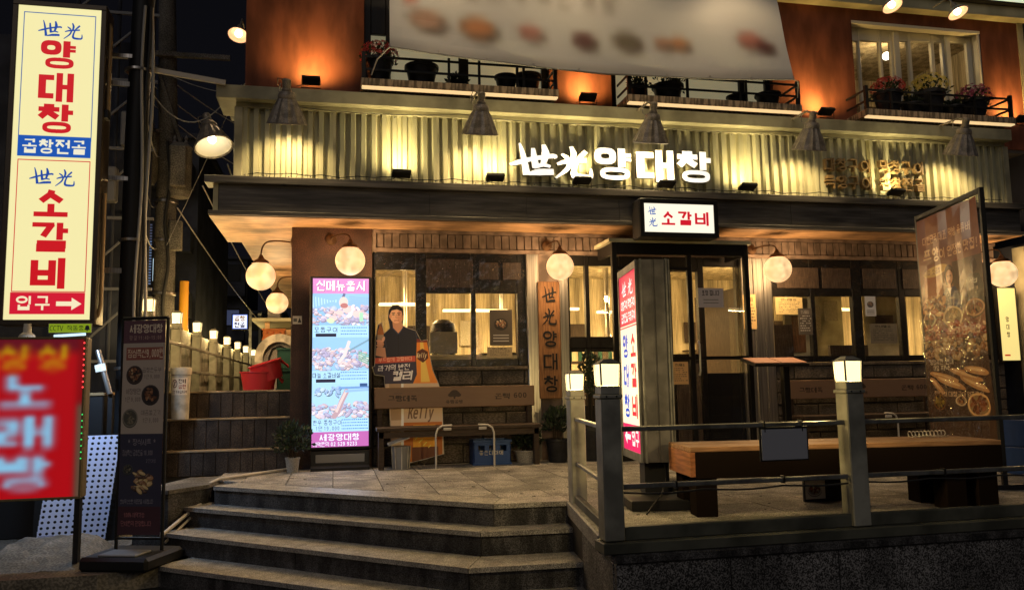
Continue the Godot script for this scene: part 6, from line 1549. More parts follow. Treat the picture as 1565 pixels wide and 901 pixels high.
# ---------------------------------------------------------------- fence with lanterns
func lantern_post(label: String, h: float, w := 0.112) -> Node3D:  # origin at the foot of the post
	var o := thing("lantern_post", label, "lantern post", Vector3.ZERO, 0.0, "square posts topped with lit lanterns")
	var r := w / 2
	part(o, "shaft", Geo.new().span(Vector3(-r, 0, -r), Vector3(r, h - 0.075, r), 0.006), M.post)
	part(o, "collar", Geo.new().span(Vector3(-r - 0.008, h - 0.074, -r - 0.008), Vector3(r + 0.008, h - 0.052, r + 0.008), 0.004).span(Vector3(-r + 0.002, h - 0.052, -r + 0.002), Vector3(r - 0.002, h - 0.001, r - 0.002), 0.004), M.post)
	var wide := r + 0.005
	var cage := func(q: float, t: float) -> Array:  # four corners at height t (0 to 1), inset by q; the lantern flares upwards
		var a := lerpf(r, wide, t) - q
		return [Vector3(-a, h + 0.119 * t, a), Vector3(a, h + 0.119 * t, a), Vector3(a, h + 0.119 * t, -a), Vector3(-a, h + 0.119 * t, -a)]
	var gl := Geo.new()
	var g0: Array = cage.call(0.01, 0.0); var g1: Array = cage.call(0.01, 1.0)
	for k in 4: gl.quad(g0[k], g0[(k + 1) % 4], g1[(k + 1) % 4], g1[k])
	for sx in [-1.0, 1.0]:
		for sz in [-1.0, 1.0]: part(o, "bolt", Geo.new().lathe(Vector3(sx * 0.03, h - 0.063, sz * (r + 0.008)), [Vector2(0.006, 0.0), Vector2(0.005, 0.004), Vector2(0.0, 0.005)], 6, Basis(Vector3(1, 0, 0), Vector3(0, 0, sz), Vector3(0, -sz, 0))), M.black)
	part(o, "lamp_glass", gl, M.lantern)
	var g := Geo.new()
	var f0: Array = cage.call(0.005, 0.0); var f1: Array = cage.call(0.005, 1.0)
	for k in 4: g.bar(f0[k], f1[k], 0.008, 0.008)
	g.span(Vector3(-wide, h + 0.119, -wide), Vector3(wide, h + 0.127, wide), 0.002)
	part(o, "lamp_frame", g, M.black)
	var roof := Geo.new()
	var lo := []; var hi := []
	for k in 4:
		var e: Vector3 = f1[k] * Vector3(1, 0, 1)
		lo.append(e * 0.98 + Vector3(0, h + 0.127, 0)); hi.append(e * 0.45 + Vector3(0, h + 0.15, 0))
	for k in 4: roof.quad(lo[k], lo[(k + 1) % 4], hi[(k + 1) % 4], hi[k])
	roof.quad(hi[0], hi[1], hi[2], hi[3])
	part(o, "lamp_roof", roof, M.post)
	omni(o, Vector3(0, h + 0.058, 0), Color(1.0, 0.86, 0.56), 1.05, 0.045)
	return o


func fence_things() -> void:
	var f := thing("terrace_fence", "painted metal rail fence along the front edge of the terrace", "fence", Vector3(1.5, 0, -4.48))
	part(f, "base_beam", Geo.new().span(Vector3(-0.04, -0.068, -0.1), Vector3(8.5, -0.005, 0.07), 0.006).span(Vector3(0.1, -0.005, -0.03), Vector3(8.5, 0.07, 0.02), 0.005), M.beam)
	part(f, "base_beam", Geo.new().bar(Vector3(0.06, 0.02, -0.08), Vector3(0.26, 0.02, -1.42), 0.05, 0.08, Vector3.UP, 0.005), M.beam)
	for y in [0.612, 0.29]:
		part(f, "rail", Geo.new().bar(Vector3(0.1, y, 0.0), Vector3(8.5, y, 0.0), 0.026, 0.029, Vector3.UP, 0.005), M.rail)
		part(f, "side_rail", Geo.new().bar(Vector3(0.05, y, -0.06), Vector3(0.26, y, -1.4), 0.026, 0.029, Vector3.UP, 0.005), M.rail)
	for q in [0.42, 1.1, 1.62, 2.2, 2.9, 3.4]: part(f, "cable_tie", Geo.new().span(Vector3(q, 0.268, -0.02), Vector3(q + 0.01, 0.312, 0.02)), M.black)
	var cab := []
	for q in 40: cab.append(Vector3(0.1 + q * 0.1, 0.258 - 0.014 * absf(sin(q * 0.62)), 0.008))
	part(f, "cable", Geo.new().tube(cab, 0.006, 6), M.wire)
	var post := lantern_post("corner lantern post at the bend of the terrace fence", 0.862, 0.118)
	post.position = Vector3(1.535, 0.0, -4.49)
	copy_of(post, "lantern_post", "lantern post at the top of the entrance steps, behind the corner post", Vector3(1.775, 0.0, -5.94)).scale = Vector3(0.96, 0.965, 0.96)
	copy_of(post, "lantern_post", "lantern post in the middle of the front rail, right of the blank card", Vector3(3.09, 0.0, -4.49))
	var card := thing("blank_card", "blank grey card with a black edge hanging on the upper fence rail", "card", Vector3(2.61, 0.5, -4.455))
	part(card, "backing", Geo.new().box(Vector3.ZERO, Vector3(0.32, 0.2, 0.006), 0.002), M.black)
	part(card, "card_face", Geo.new().box(Vector3(0.002, -0.003, 0.0042), Vector3(0.296, 0.178, 0.002)), mk("card", lin(0.33, 0.34, 0.38), 0.7))
	part(card, "tie", Geo.new().span(Vector3(-0.125, 0.07, -0.045), Vector3(-0.118, 0.135, 0.006)).span(Vector3(0.12, 0.07, -0.045), Vector3(0.127, 0.135, 0.006)), M.black)


# ---------------------------------------------------------------- alley on the left
func wire(label: String, a: Vector3, b: Vector3, sag: float, m: Material, r := 0.008) -> void:
	var o := thing("overhead_wire", label, "wire", a, 0.0, "overhead wires of the alley")
	var pts := []
	for k in 15:
		var t := k / 14.0
		pts.append((b - a) * t + Vector3(0, -sag * 4 * t * (1 - t), 0))
	part(o, "strand", Geo.new().tube(pts, r, 6), m)


func alley() -> void:
	var path := setting("alley_path")
	part(path, "paving", Geo.new().span(Vector3(-9, -0.6, -60), Vector3(-0.2, 0.855, -9.78)), M.asphalt)
	var tiers := setting("tiled_steps")
	var zs := [-9.3, -9.46, -9.62]; var tops := [0.245, 0.575, 0.868]; var low := -0.02
	for k in 3:
		part(tiers, "core", Geo.new().span(Vector3(-2.6, -0.6, -9.9), Vector3(-0.46, tops[k] - 0.022, zs[k] - 0.02)), M.joint)
		part(tiers, "step_edge", Geo.new().span(Vector3(-2.6, tops[k] - 0.02, -9.9), Vector3(-0.465, tops[k], zs[k] + 0.012), 0.004), M.edge)
		for i in 17:
			var x := -2.6 + i * 0.1255
			part(tiers, "wall_tile", Geo.new().span(Vector3(x + 0.002, low, zs[k] - 0.02), Vector3(x + 0.123, tops[k] - 0.023, zs[k] + rng.randf_range(-0.002, 0.003)), 0.003), M.tile if rng.randf() < 0.6 else M.tile_b)
		low = tops[k] + 0.001
	var wall := thing("alley_wall", "pale concrete panel wall with rails along the left of the alley", "wall", Vector3(-1.98, 0.85, -9.8))
	for k in 10:
		part(wall, "panel", Geo.new().span(Vector3(-0.05, 0.0, -1.45 * k - 1.42), Vector3(0.04, 0.83, -1.45 * k - 0.01), 0.01), M.alley_wall)
		part(wall, "panel_relief", Geo.new().lathe(Vector3(0.035, 0.42, -1.45 * k - 0.72), [Vector2(0.3, 0.0), Vector2(0.27, 0.02), Vector2(0.22, 0.012), Vector2(0.0, 0.016)], 16, Basis(Vector3(0, 1, 0), Vector3(1, 0, 0), Vector3(0, 0, -1))), M.alley_wall)
	for y in [0.27, 0.58]: part(wall, "rail", Geo.new().bar(Vector3(0.17, y, 0.3), Vector3(0.17, y, -14.5), 0.03, 0.035, Vector3.UP, 0.004), M.post)
	var zl := [-9.0, -10.57, -12.09, -13.7, -15.4, -17.05, -18.62, -20.4, -22.2, -24.0]
	var names := ["nearest lantern post of the alley, beside the black utility pole", "second lantern post of the alley, just left of the yellow pipe", "third lantern post of the alley, just right of the yellow pipe", "fourth lantern post of the alley counting from the black utility pole", "fifth lantern post of the alley counting from the black utility pole", "sixth lantern post of the alley counting from the black utility pole", "seventh lantern post of the alley counting from the black utility pole", "eighth lantern post of the alley, above the red tubs", "ninth lantern post of the alley, above the red tubs", "farthest lantern post of the alley, half hidden by the red tubs"]
	var proto := lantern_post(names[0], 0.845, 0.112)
	proto.position = Vector3(-1.87, 0.855, -9.0)
	part(proto, "footing", Geo.new().span(Vector3(-0.08, -1.4, -0.08), Vector3(0.08, 0.0, 0.08)), M.concrete)
	for k in range(1, 10): copy_of(proto, "lantern_post", names[k], Vector3(-1.87, 0.855, zl[k]))
	# things on the steps
	var tub := thing("no_parking_tub", "white plastic tub with a printed warning on the tiled steps", "tub", Vector3(-1.6, 0.576, -9.36))
	part(tub, "body", Geo.new().lathe(Vector3.ZERO, [Vector2(0, 0), Vector2(0.088, 0), Vector2(0.1, 0.47), Vector2(0.108, 0.475), Vector2(0.108, 0.545), Vector2(0.1, 0.55), Vector2(0, 0.55)], 24), M.white_plastic)
	var p := Pen.new(self, 60, 40, 3.0, Color8(226, 214, 196))
	p.poly([oval(Vector2(14, 14), Vector2(10, 10)), oval(Vector2(14, 14), Vector2(7.6, 7.6))], Color8(90, 50, 44)); p.line([Vector2(8, 20), Vector2(20, 8)], 2, Color8(90, 50, 44)); p.rect(12.5, 9, 3, 10, Color8(50, 40, 38))
	p.text("전체", 28, 3, 12, 10, Color8(60, 40, 36), 0.17, 0.1); p.text("금연", 28, 16, 12, 10, Color8(150, 60, 50), 0.17, 0.1); p.text("오전 주차금지구역", 4, 30, 6, 7, Color8(60, 44, 40), 0.16, 0.1)
	var lab := Geo.new()
	for k in 8:
		var a0 := -0.9 + k * 0.225; var a1 := a0 + 0.225
		var q := [Vector3(sin(a0) * 0.0965, 0.26, cos(a0) * 0.0965), Vector3(sin(a1) * 0.0965, 0.26, cos(a1) * 0.0965), Vector3(sin(a1) * 0.1, 0.44, cos(a1) * 0.1), Vector3(sin(a0) * 0.1, 0.44, cos(a0) * 0.1)]
		for i in 4: q[i] += Vector3(q[i].x, 0, q[i].z).normalized() * 0.0012
		lab.quad(q[0], q[1], q[2], q[3])
		var b := lab.u.size() - 6
		var uv := [Vector2(k / 8.0, 1), Vector2((k + 1) / 8.0, 0), Vector2((k + 1) / 8.0, 1), Vector2(k / 8.0, 1), Vector2(k / 8.0, 0), Vector2((k + 1) / 8.0, 0)]
		for i in 6: lab.u[b + i] = uv[i]
	part(tub, "label_print", lab, printed(p.done(), 0.6))
	for k in 2:
		var o := thing("red_tub", ["lower of two red plastic tubs on the top tiled step", "upper tilted red plastic tub on the top tiled step"][k], "tub", [Vector3(-0.84, 0.872, -9.84), Vector3(-0.72, 0.985, -9.84)][k], 0.1 + 0.2 * k, "red tubs")
		if k == 1: o.rotation.z = 0.3
		var r := 0.2 - 0.02 * k
		part(o, "body", Geo.new().lathe(Vector3.ZERO, [Vector2(0, 0), Vector2(r * 0.84, 0), Vector2(r, 0.19), Vector2(r * 1.07, 0.195), Vector2(r * 1.07, 0.21), Vector2(r * 0.98, 0.21), Vector2(r * 0.8, 0.02), Vector2(0, 0.02)], 26), M.red_plastic)
		part(o, "handle", Geo.new().tube([Vector3(r, 0.18, -0.05), Vector3(r + 0.07, 0.1, -0.03), Vector3(r + 0.06, 0.08, 0.03), Vector3(r, 0.18, 0.05)], 0.012), M.red_plastic)
	crate("green_crate", "lower dark green crate standing by the pillar behind the red tubs", Vector3(-0.56, 0.86, -10.3), Vector3(0.2, 0.25, 0.3), M.green_plastic, "", "green crates in the alley")
	crate("green_crate", "upper dark green crate standing by the pillar behind the red tubs", Vector3(-0.56, 1.115, -10.3), Vector3(0.2, 0.25, 0.3), M.green_plastic, "", "green crates in the alley")
	crate("orange_crate", "orange crate on top of the blue crates in the alley", Vector3(-0.82, 1.56, -12.0), Vector3(0.3, 0.16, 0.3), M.orange_plastic)
	crate("blue_stack_crate", "lower blue crate under the orange crate in the alley", Vector3(-0.82, 0.86, -12.0), Vector3(0.3, 0.345, 0.3), M.blue_plastic, "", "blue crates in the alley")
	crate("blue_stack_crate", "upper blue crate under the orange crate in the alley", Vector3(-0.82, 1.21, -12.0), Vector3(0.3, 0.345, 0.3), M.blue_plastic, "", "blue crates in the alley")
	var arch := thing("white_arch", "white arched frame leaning by the pillar above the red tubs", "arched frame", Vector3(-0.68, 0.86, -10.9))
	var outer := PackedVector2Array(); var innr := PackedVector2Array()
	for k in 25:
		var a := PI * k / 24.0
		outer.append(Vector2(cos(a) * 0.3, 0.42 + sin(a) * 0.3)); innr.append(Vector2(cos(a) * 0.2, 0.42 + sin(a) * 0.2))
	outer.append(Vector2(-0.3, 0)); outer.append(Vector2(0.3, 0)); innr.append(Vector2(-0.2, 0)); innr.append(Vector2(0.2, 0))
	part(arch, "frame", Geo.new().ring(outer, innr, Transform3D.IDENTITY, -0.06, 0.06), M.white_plastic)
	part(arch, "panel", Geo.new().prism(innr, Transform3D.IDENTITY, -0.04, -0.02), M.pot)
	part(arch, "inner_band", Geo.new().tube([Vector3(-0.13, 0.0, 0.0), Vector3(-0.13, 0.42, 0.0), Vector3(-0.09, 0.53, 0), Vector3(0, 0.57, 0), Vector3(0.09, 0.53, 0), Vector3(0.13, 0.42, 0), Vector3(0.13, 0.0, 0)], 0.012), M.black)
	var shed := thing("alley_shelter", "low wooden shelter with a flat roof beyond the globe lamps in the alley", "shelter", Vector3(-1.15, 0.86, -14.5))
	part(shed, "roof", Geo.new().span(Vector3(-0.2, 1.16, -1.6), Vector3(0.68, 1.22, 0.2), 0.01), M.fascia)
	for q in [[0.0, 0.0], [0.55, 0.0], [0.0, -1.5]]: part(shed, "post", Geo.new().span(Vector3(q[0], 0, q[1] - 0.04), Vector3(q[0] + 0.08, 1.16, q[1] + 0.04)), M.soffit)
	part(shed, "beam", Geo.new().span(Vector3(0.08, 0.95, -0.03), Vector3(0.55, 1.03, 0.03)), M.soffit)
	part(shed, "back_panel", Geo.new().span(Vector3(0.0, 0.0, -1.6), Vector3(0.66, 1.15, -1.55)), M.soffit)
	var unit := thing("aircon_unit", "grey air conditioner unit hanging above the shelter roof in the alley", "air conditioner", Vector3(-1.15, 2.1, -15.0))
	part(unit, "box", Geo.new().span(Vector3(0, 0, -0.3), Vector3(0.22, 0.36, 0.0), 0.01), M.pot)
	for k in 4: part(unit, "louvre", Geo.new().span(Vector3(0.02, 0.05 + k * 0.075, 0.001), Vector3(0.2, 0.075 + k * 0.075, 0.012)), M.grey_plastic)
	part(unit, "wall_arm", Geo.new().span(Vector3(0.2, -0.03, -0.2), Vector3(0.72, 0.0, -0.15)), M.black)
	# lit sign further down the alley
	var q2 := Pen.new(self, 34, 24, 5.0, Color8(232, 238, 255))
	q2.text("곱창", 4, 2, 11.5, 9, Color8(130, 96, 60), 0.2, 0.12); q2.text("전골", 4, 13, 11.5, 9, Color8(40, 48, 90), 0.2, 0.12); q2.rect(0, 0, 34, 1, Color8(90, 130, 240)); q2.rect(0, 23, 34, 1, Color8(90, 130, 240)); q2.rect(0, 0, 1.4, 24, Color8(90, 130, 240)); q2.rect(32.6, 0, 1.4, 24, Color8(90, 130, 240))
	var sg := thing("alley_sign", "small bluish white lit sign on a post far down the alley", "sign", Vector3(-2.15, 2.47, -20.0))
	box_sign(sg, 0.38, 0.38, 0.12, q2.done(), 1.15, M.frame, 0.12, Color(0.8, 0.88, 1.0), 0.025)
	part(sg, "pole", Geo.new().span(Vector3(0.2, -1.6, -0.1), Vector3(0.26, 0.25, -0.04)), M.rail)
	var gate := thing("steel_slat_screen", "row of upright dark metal slats receding along the alley beside the lit sign", "screen", Vector3(-1.7, 0.86, -20.0))
	for k in 9: part(gate, "slat", Geo.new().span(Vector3(-0.03, 0, -0.7 * k - 0.5), Vector3(0.03, 1.75, -0.7 * k), 0.01), M.night_wall)
	part(gate, "top_rail", Geo.new().span(Vector3(-0.04, 1.75, -6.3), Vector3(0.04, 1.8, 0.1)), M.rail)
	# dark buildings down the alley
	far_house("dark block with balconies at the end of the alley, behind the yellow pipe", Vector3(-5.9, 0.8, -36.0), Vector3(2.3, 5.6, 5.0), 3)
	far_house("lower dark block at the end of the alley, behind the lit sign", Vector3(-3.55, 0.8, -35.0), Vector3(1.5, 3.2, 4.0), 2)
	far_house("tall dark house left of the alley, behind the utility poles", Vector3(-7.2, 0.8, -21.0), Vector3(3.9, 6.3, 6.0), 4)
	var bw := thing("blue_window", "blue lit ribbed window between the two utility poles", "window", Vector3(-4.45, 3.3, -19.9))
	part(bw, "frame", Geo.new().span(Vector3(-0.05, -0.05, -0.1), Vector3(0.45, 1.5, 0.0)), M.frame)
	for k in 22: part(bw, "blind_slat", Geo.new().span(Vector3(0.0, 0.02 + k * 0.065, 0.0), Vector3(0.34, 0.052 + k * 0.065, 0.012)), M.blue_pane if k < 16 else M.dim_blue_pane)
	part(bw, "lit_strip", Geo.new().span(Vector3(0.38, 0.1, 0.0), Vector3(0.42, 0.62, 0.01)), M.cold_tube)
	# concrete pole with transformers
	var cp := thing("concrete_pole", "grey concrete utility pole with transformers behind the black pole", "utility pole", Vector3(-2.5, 0.8, -13.0))
	part(cp, "shaft", Geo.new().tube([Vector3(0, -0.2, 0), Vector3(0.0, 4.0, 0), Vector3(-0.16, 9.0, 0)], 0.17, 16, 0.11), M.concrete)
	for s in [[-0.28, 3.15], [0.2, 2.95]]:
		var tr := part(cp, "transformer", Geo.new().lathe(Vector3(s[0], s[1], 0.1), [Vector2(0, 0), Vector2(0.13, 0.03), Vector2(0.17, 0.12), Vector2(0.17, 0.78), Vector2(0.18, 0.8), Vector2(0.12, 0.86), Vector2(0, 0.87)], 18), M.alley_wall)
		part(tr, "front_box", Geo.new().span(Vector3(s[0] - 0.1, s[1] + 0.16, 0.22), Vector3(s[0] + 0.12, s[1] + 0.78, 0.34), 0.012), M.alley_wall)
		for k in 3: part(tr, "insulator", Geo.new().lathe(Vector3(s[0] - 0.08 + k * 0.08, s[1] + 0.85, 0.1), [Vector2(0.02, 0), Vector2(0.035, 0.04), Vector2(0.015, 0.07), Vector2(0.03, 0.1), Vector2(0.0, 0.16)], 10), M.pot)
	part(cp, "meter_box", Geo.new().span(Vector3(0.1, 2.16, 0.12), Vector3(0.27, 2.6, 0.24), 0.008).span(Vector3(-0.34, 2.1, 0.1), Vector3(-0.2, 2.5, 0.22), 0.008), M.alley_wall)
	for y in [1.5, 2.3, 2.9]: part(cp, "band", Geo.new().lathe(Vector3(0, y, 0), [Vector2(0.17, 0), Vector2(0.178, 0.01), Vector2(0.178, 0.04), Vector2(0.17, 0.05)], 18), M.steel)
	var bundle := []
	for k in 20: bundle.append(Vector3(0.06 + 0.03 * sin(k * 0.9), 0.4 + k * 0.18, 0.19))
	part(cp, "cable_bundle", Geo.new().tube(bundle, 0.025, 8), M.wire)
	part(cp, "cross_arm", Geo.new().bar(Vector3(-1.9, 5.2, 0.15), Vector3(0.9, 5.2, 0.15), 0.07, 0.07).bar(Vector3(-1.2, 4.0, 0.1), Vector3(0.1, 4.0, 0.1), 0.06, 0.06).bar(Vector3(-0.15, 5.0, 0.15), Vector3(0.25, 3.7, 0.15), 0.09, 0.05).bar(Vector3(-1.1, 4.05, 0.1), Vector3(-0.2, 4.9, 0.1), 0.05, 0.05), M.concrete)
	var yp := thing("yellow_pipe", "yellow gas pipe standing behind the alley wall", "pipe", Vector3(-2.21, 0.5, -13.0))
	part(yp, "pipe", Geo.new().tube([Vector3(0, 0, 0), Vector3(0, 2.02, 0)], 0.066, 16), M.yellow_pipe)
	part(yp, "socket", Geo.new().lathe(Vector3(0, 1.2, 0), [Vector2(0.066, 0), Vector2(0.076, 0.01), Vector2(0.076, 0.1), Vector2(0.066, 0.11)], 16), M.yellow_pipe)
	var sc := thing("steel_scaffold", "dark steel scaffold with cross braces between the big sign and the black pole", "scaffold", Vector3(-3.6, 0.8, -12.2))
	for q in [0.0, 0.55, 1.02]: part(sc, "upright", Geo.new().tube([Vector3(q, -0.3, 0), Vector3(q, 6.5, 0)], 0.03, 8), M.night_wall)
	for k in 6:
		part(sc, "ledger", Geo.new().bar(Vector3(-0.1, 0.5 + k, 0.03), Vector3(1.1, 0.5 + k, 0.03), 0.04, 0.04), M.grey_plastic)
		part(sc, "brace", Geo.new().bar(Vector3(0.0, 0.5 + k, 0.05), Vector3(1.02, 1.5 + k, 0.05), 0.025, 0.025), M.grey_plastic)
	part(sc, "backing_wall", Geo.new().span(Vector3(-2.5, -0.3, -0.5), Vector3(0.9, 5.2, -0.3)), M.night_wall)
	for k in 3: part(sc, "hung_box", Geo.new().span(Vector3(0.1 + k * 0.28, 1.9 + k * 0.8, 0.04), Vector3(0.35 + k * 0.28, 2.4 + k * 0.8, 0.2), 0.02), M.grey_plastic)
	for k in 5: wire(["slack black cable looping from the black pole, uppermost", "slack black cable looping from the black pole, second from the top", "slack grey cable looping from the black pole at the height of the sign band", "slack cable looping low from the black pole", "slack cable looping lowest from the black pole"][k], Vector3(-2.05, 5.4 - k * 0.75, -8.95), Vector3(-2.6, 5.1 - k * 0.7, -12.9), 0.25 + 0.1 * (k % 3), M.wire_pale if k % 2 else M.wire, 0.009)
	wire("pale drooping wire from the black pole to the sign band corner", Vector3(-1.95, 4.1, -8.95), Vector3(-1.24, 3.98, -9.2), 0.28, M.wire_pale, 0.006)
	for k in 3: wire(["highest overhead line crossing the sky left of the upper wall", "middle overhead line crossing the sky left of the upper wall", "lowest overhead line crossing the sky left of the upper wall"][k], Vector3(-2.9, 5.9 - k * 0.28, -12.6), Vector3(-0.95, 5.5 - k * 0.42, -15.8), 0.16, M.wire_pale, 0.008)
	wire("thin wire rising from the sign band corner towards the upper left", Vector3(-1.2, 4.18, -9.3), Vector3(-2.6, 5.3, -11.0), 0.1, M.wire_pale, 0.005)
	wire("thin wire climbing steeply past the left barn lamp", Vector3(-1.15, 4.2, -9.5), Vector3(-0.8, 5.9, -12.0), 0.0, M.wire, 0.005)
	wire("thin wire crossing behind the tilted bell lamp", Vector3(-1.1, 4.5, -9.9), Vector3(-2.4, 3.0, -12.6), 0.0, M.wire_pale, 0.005)
	for k in 4:
		wire(["longest bright cable running down the alley sky", "second cable running down the alley sky", "third cable running down the alley sky", "cable nearest the canopy running down the alley sky"][k], Vector3(-2.3 + k * 0.35, 3.6 + k * 0.35, -12.8), Vector3(-1.6 + k * 0.12, 2.5 + k * 0.35, -34.0), 0.35, M.wire_pale, 0.012)


func far_house(label: String, at: Vector3, s: Vector3, floors: int) -> void:
	var o := thing("dark_house", label, "house", at, 0.0, "dark houses along the alley")
	part(o, "wall", Geo.new().span(Vector3(0, 0, -s.z), Vector3(s.x, s.y, 0.0)), M.night_wall)
	part(o, "roof", Geo.new().span(Vector3(-0.1, s.y, -s.z - 0.1), Vector3(s.x + 0.1, s.y + 0.12, 0.12)), M.night_wall)
	var fh := s.y / floors
	for f in floors:
		part(o, "balcony", Geo.new().span(Vector3(s.x * 0.35, f * fh + 0.25, 0.0), Vector3(s.x * 0.98, f * fh + 0.85, 0.45), 0.01), M.night_wall)
		for k in 2:
			var x := s.x * (0.1 + 0.48 * k)
			var w := part(o, "window", Geo.new().span(Vector3(x, f * fh + 0.9, 0.0), Vector3(x + s.x * 0.3, f * fh + fh * 0.88, 0.03)), M.frame)
			part(w, "pane", Geo.new().span(Vector3(x + 0.04, f * fh + 0.94, 0.03), Vector3(x + s.x * 0.3 - 0.04, f * fh + fh * 0.84, 0.04)), M.dim_blue_pane if (f + k) % 2 == 0 else M.black)


# ---------------------------------------------------------------- left foreground corner
func left_corner() -> void:
	var pave := setting("pavement")
	part(pave, "slab", Geo.new().prism(PackedVector2Array([Vector2(-12, 6.95), Vector2(-1.75, 6.95), Vector2(-1.32, 7.1), Vector2(-1.42, 7.6), Vector2(-1.8, 8.2), Vector2(-1.5, 9.2), Vector2(-12, 9.2)]), Transform3D(UP_XZ, Vector3.ZERO), -0.655, -0.505), M.concrete)
	var bp := thing("black_pole", "thick black utility pole with bundled cables beside the big sign", "utility pole", Vector3(-2.02, -0.506, -8.9))
	part(bp, "shaft", Geo.new().tube([Vector3(0, 0, 0), Vector3(0, 4, 0), Vector3(0.1, 9.0, 0)], 0.12, 18, 0.1), M.black)
	for k in 3:
		var c := []
		for q in 26: c.append(Vector3(0.07 + k * 0.035 + 0.018 * sin(q * 0.5 + k * 2.0), 0.4 + q * 0.2, 0.1 - k * 0.02))
		part(bp, "cable", Geo.new().tube(c, 0.016, 8), M.wire_pale if k != 1 else M.wire)
	for y in [1.6, 2.9, 4.7]: part(bp, "clamp", Geo.new().lathe(Vector3(0, y, 0), [Vector2(0.12, 0), Vector2(0.135, 0.006), Vector2(0.135, 0.03), Vector2(0.12, 0.036)], 18), M.steel)
	part(bp, "strut", Geo.new().bar(Vector3(0.1, 4.76, -0.02), Vector3(0.86, 4.67, -0.05), 0.04, 0.05), M.conduit)
	for y in [2.6, 3.55, 4.55]: part(bp, "sign_bracket", Geo.new().bar(Vector3(-0.28, y, 0.1), Vector3(0, y, 0.05), 0.03, 0.05), M.steel)
	# big lit sign
	var p := Pen.new(self, 134, 480, 2.1, Color8(250, 240, 176), Vector2(0, 0))
	var blue := Color8(22, 70, 165); var red := Color8(206, 18, 30)
	for q in [[9, 10, 115, 198, blue], [10, 240, 114, 198, red]]:
		p.rect(q[0], q[1], q[2], 1.2, q[4]); p.rect(q[0], q[1] + q[3], q[2], 1.2, q[4]); p.rect(q[0], q[1], 1.2, q[3], q[4]); p.rect(q[0] + q[2], q[1], 1.2, q[3] + 1.2, q[4])
	p.text("世", 33, 22, 36, 25, blue, 0.12); p.text("光", 74, 24, 30, 25, blue, 0.1)
	p.text("양", 38, 53, 57, 44, red, 0.2, 0.1, 0.72); p.text("대", 37, 104, 56, 45, red, 0.21, 0.1, 0.72); p.text("창", 38, 153, 57, 45, red, 0.19, 0.1, 0.72)
	p.rect(9, 203, 116, 32, Color8(18, 84, 180)); p.text("곱창전골", 16, 208, 23, 22, Color8(246, 240, 214), 0.17, 0.13, 0.8)
	p.text("世", 30, 252, 36, 25, blue, 0.12); p.text("光", 71, 254, 30, 25, blue, 0.1)
	p.text("소", 38, 284, 55, 42, red, 0.2, 0.1, 0.72); p.text("갈", 37, 335, 58, 44, red, 0.18, 0.1, 0.72); p.text("비", 38, 388, 54, 46, red, 0.22, 0.1, 0.72)
	p.rect(9, 440, 116, 32, Color8(214, 24, 50)); p.text("입구", 18, 445, 23, 21, Color8(250, 238, 196), 0.16, 0.28); p.rect(80, 453, 26, 7, Color8(250, 238, 196)); p.poly([PackedVector2Array([Vector2(104, 447), Vector2(120, 456.5), Vector2(104, 466)])], Color8(250, 238, 196))
	var s := thing("pole_sign", "huge tall lit sign with red letters and blue and red frames on the left pole", "sign", Vector3(-2.665, 3.12, -8.5))
	box_sign(s, 0.85, 3.2, 0.26, p.done(), 0.86, mk("sign_case", lin(0.06, 0.045, 0.03), 0.35, 0.5), 0.5, Color(1.0, 0.9, 0.6), 0.05)
	part(s, "side_tube", Geo.new().tube([Vector3(0.43, 1.45, -0.1), Vector3(0.45, 1.4, -0.06), Vector3(0.45, 0.55, -0.06)], 0.018), M.gold)
	part(s, "side_tube", Geo.new().tube([Vector3(0.45, -0.3, -0.06), Vector3(0.45, -1.4, -0.06), Vector3(0.43, -1.5, -0.06), Vector3(0.36, -1.58, -0.06)], 0.018), M.gold)
	part(s, "hinge", Geo.new().span(Vector3(0.425, 0.46, -0.12), Vector3(0.46, 0.54, -0.02)), M.black)
	for q in [[-0.4, 1.6, -0.16, -0.36, 1.9, -0.12], [0.3, -0.1, -0.35, 0.6, -0.06, -0.3], [0.3, 1.2, -0.35, 0.6, 1.24, -0.3]]: part(s, "hanger", Geo.new().span(Vector3(q[0], q[1], q[2]), Vector3(q[3], q[4], q[5])), M.steel)
	var cam_ := thing("ceiling_lamp", "small white bell shaped fitting hanging under the left corner of the big sign", "lamp", Vector3(-2.78, 1.28, -8.35))
	part(cam_, "dome", Geo.new().lathe(Vector3.ZERO, [Vector2(0, 0), Vector2(0.1, 0.0), Vector2(0.095, 0.07), Vector2(0.06, 0.14), Vector2(0.035, 0.16), Vector2(0.03, 0.24), Vector2(0, 0.24)], 20), M.white_plastic)
	# recording notice and tube light
	var q := Pen.new(self, 64, 14, 5.0, Color8(196, 232, 40))
	q.text("CCTV", 1, 2, 9, 10, Color8(30, 50, 30), 0.08, -0.05); q.text("작동중", 27, 3, 8, 8, Color8(30, 50, 30), 0.09, 0.1); q.blob(58, 6, 3.2, 3.6, Color8(16, 24, 36)); q.rect(54, 8, 8, 2, Color8(16, 24, 36)); q.blob(58, 11, 1, 1, Color8(16, 24, 36))
	var cc := thing("recording_notice", "yellow green strip with black writing under the big sign", "notice", Vector3(-2.33, 1.457, -8.05))
	part(cc, "plate", Geo.new().box(Vector3(0, 0, -0.004), Vector3(0.36, 0.084, 0.006), 0.002), M.white_plastic)
	var cg := Geo.new(); cg.print_quad(Vector3(-0.175, -0.039, 0.0002), Vector3(0.175, -0.039, 0.0002), Vector3(0.175, 0.039, 0.0002), Vector3(-0.175, 0.039, 0.0002))
	part(cc, "print", cg, printed(q.done(), 0.5, 0.3))
	var tl := thing("tube_light", "short cold white tube light below the yellow green strip", "lamp", Vector3(-2.33, 1.394, -8.05))
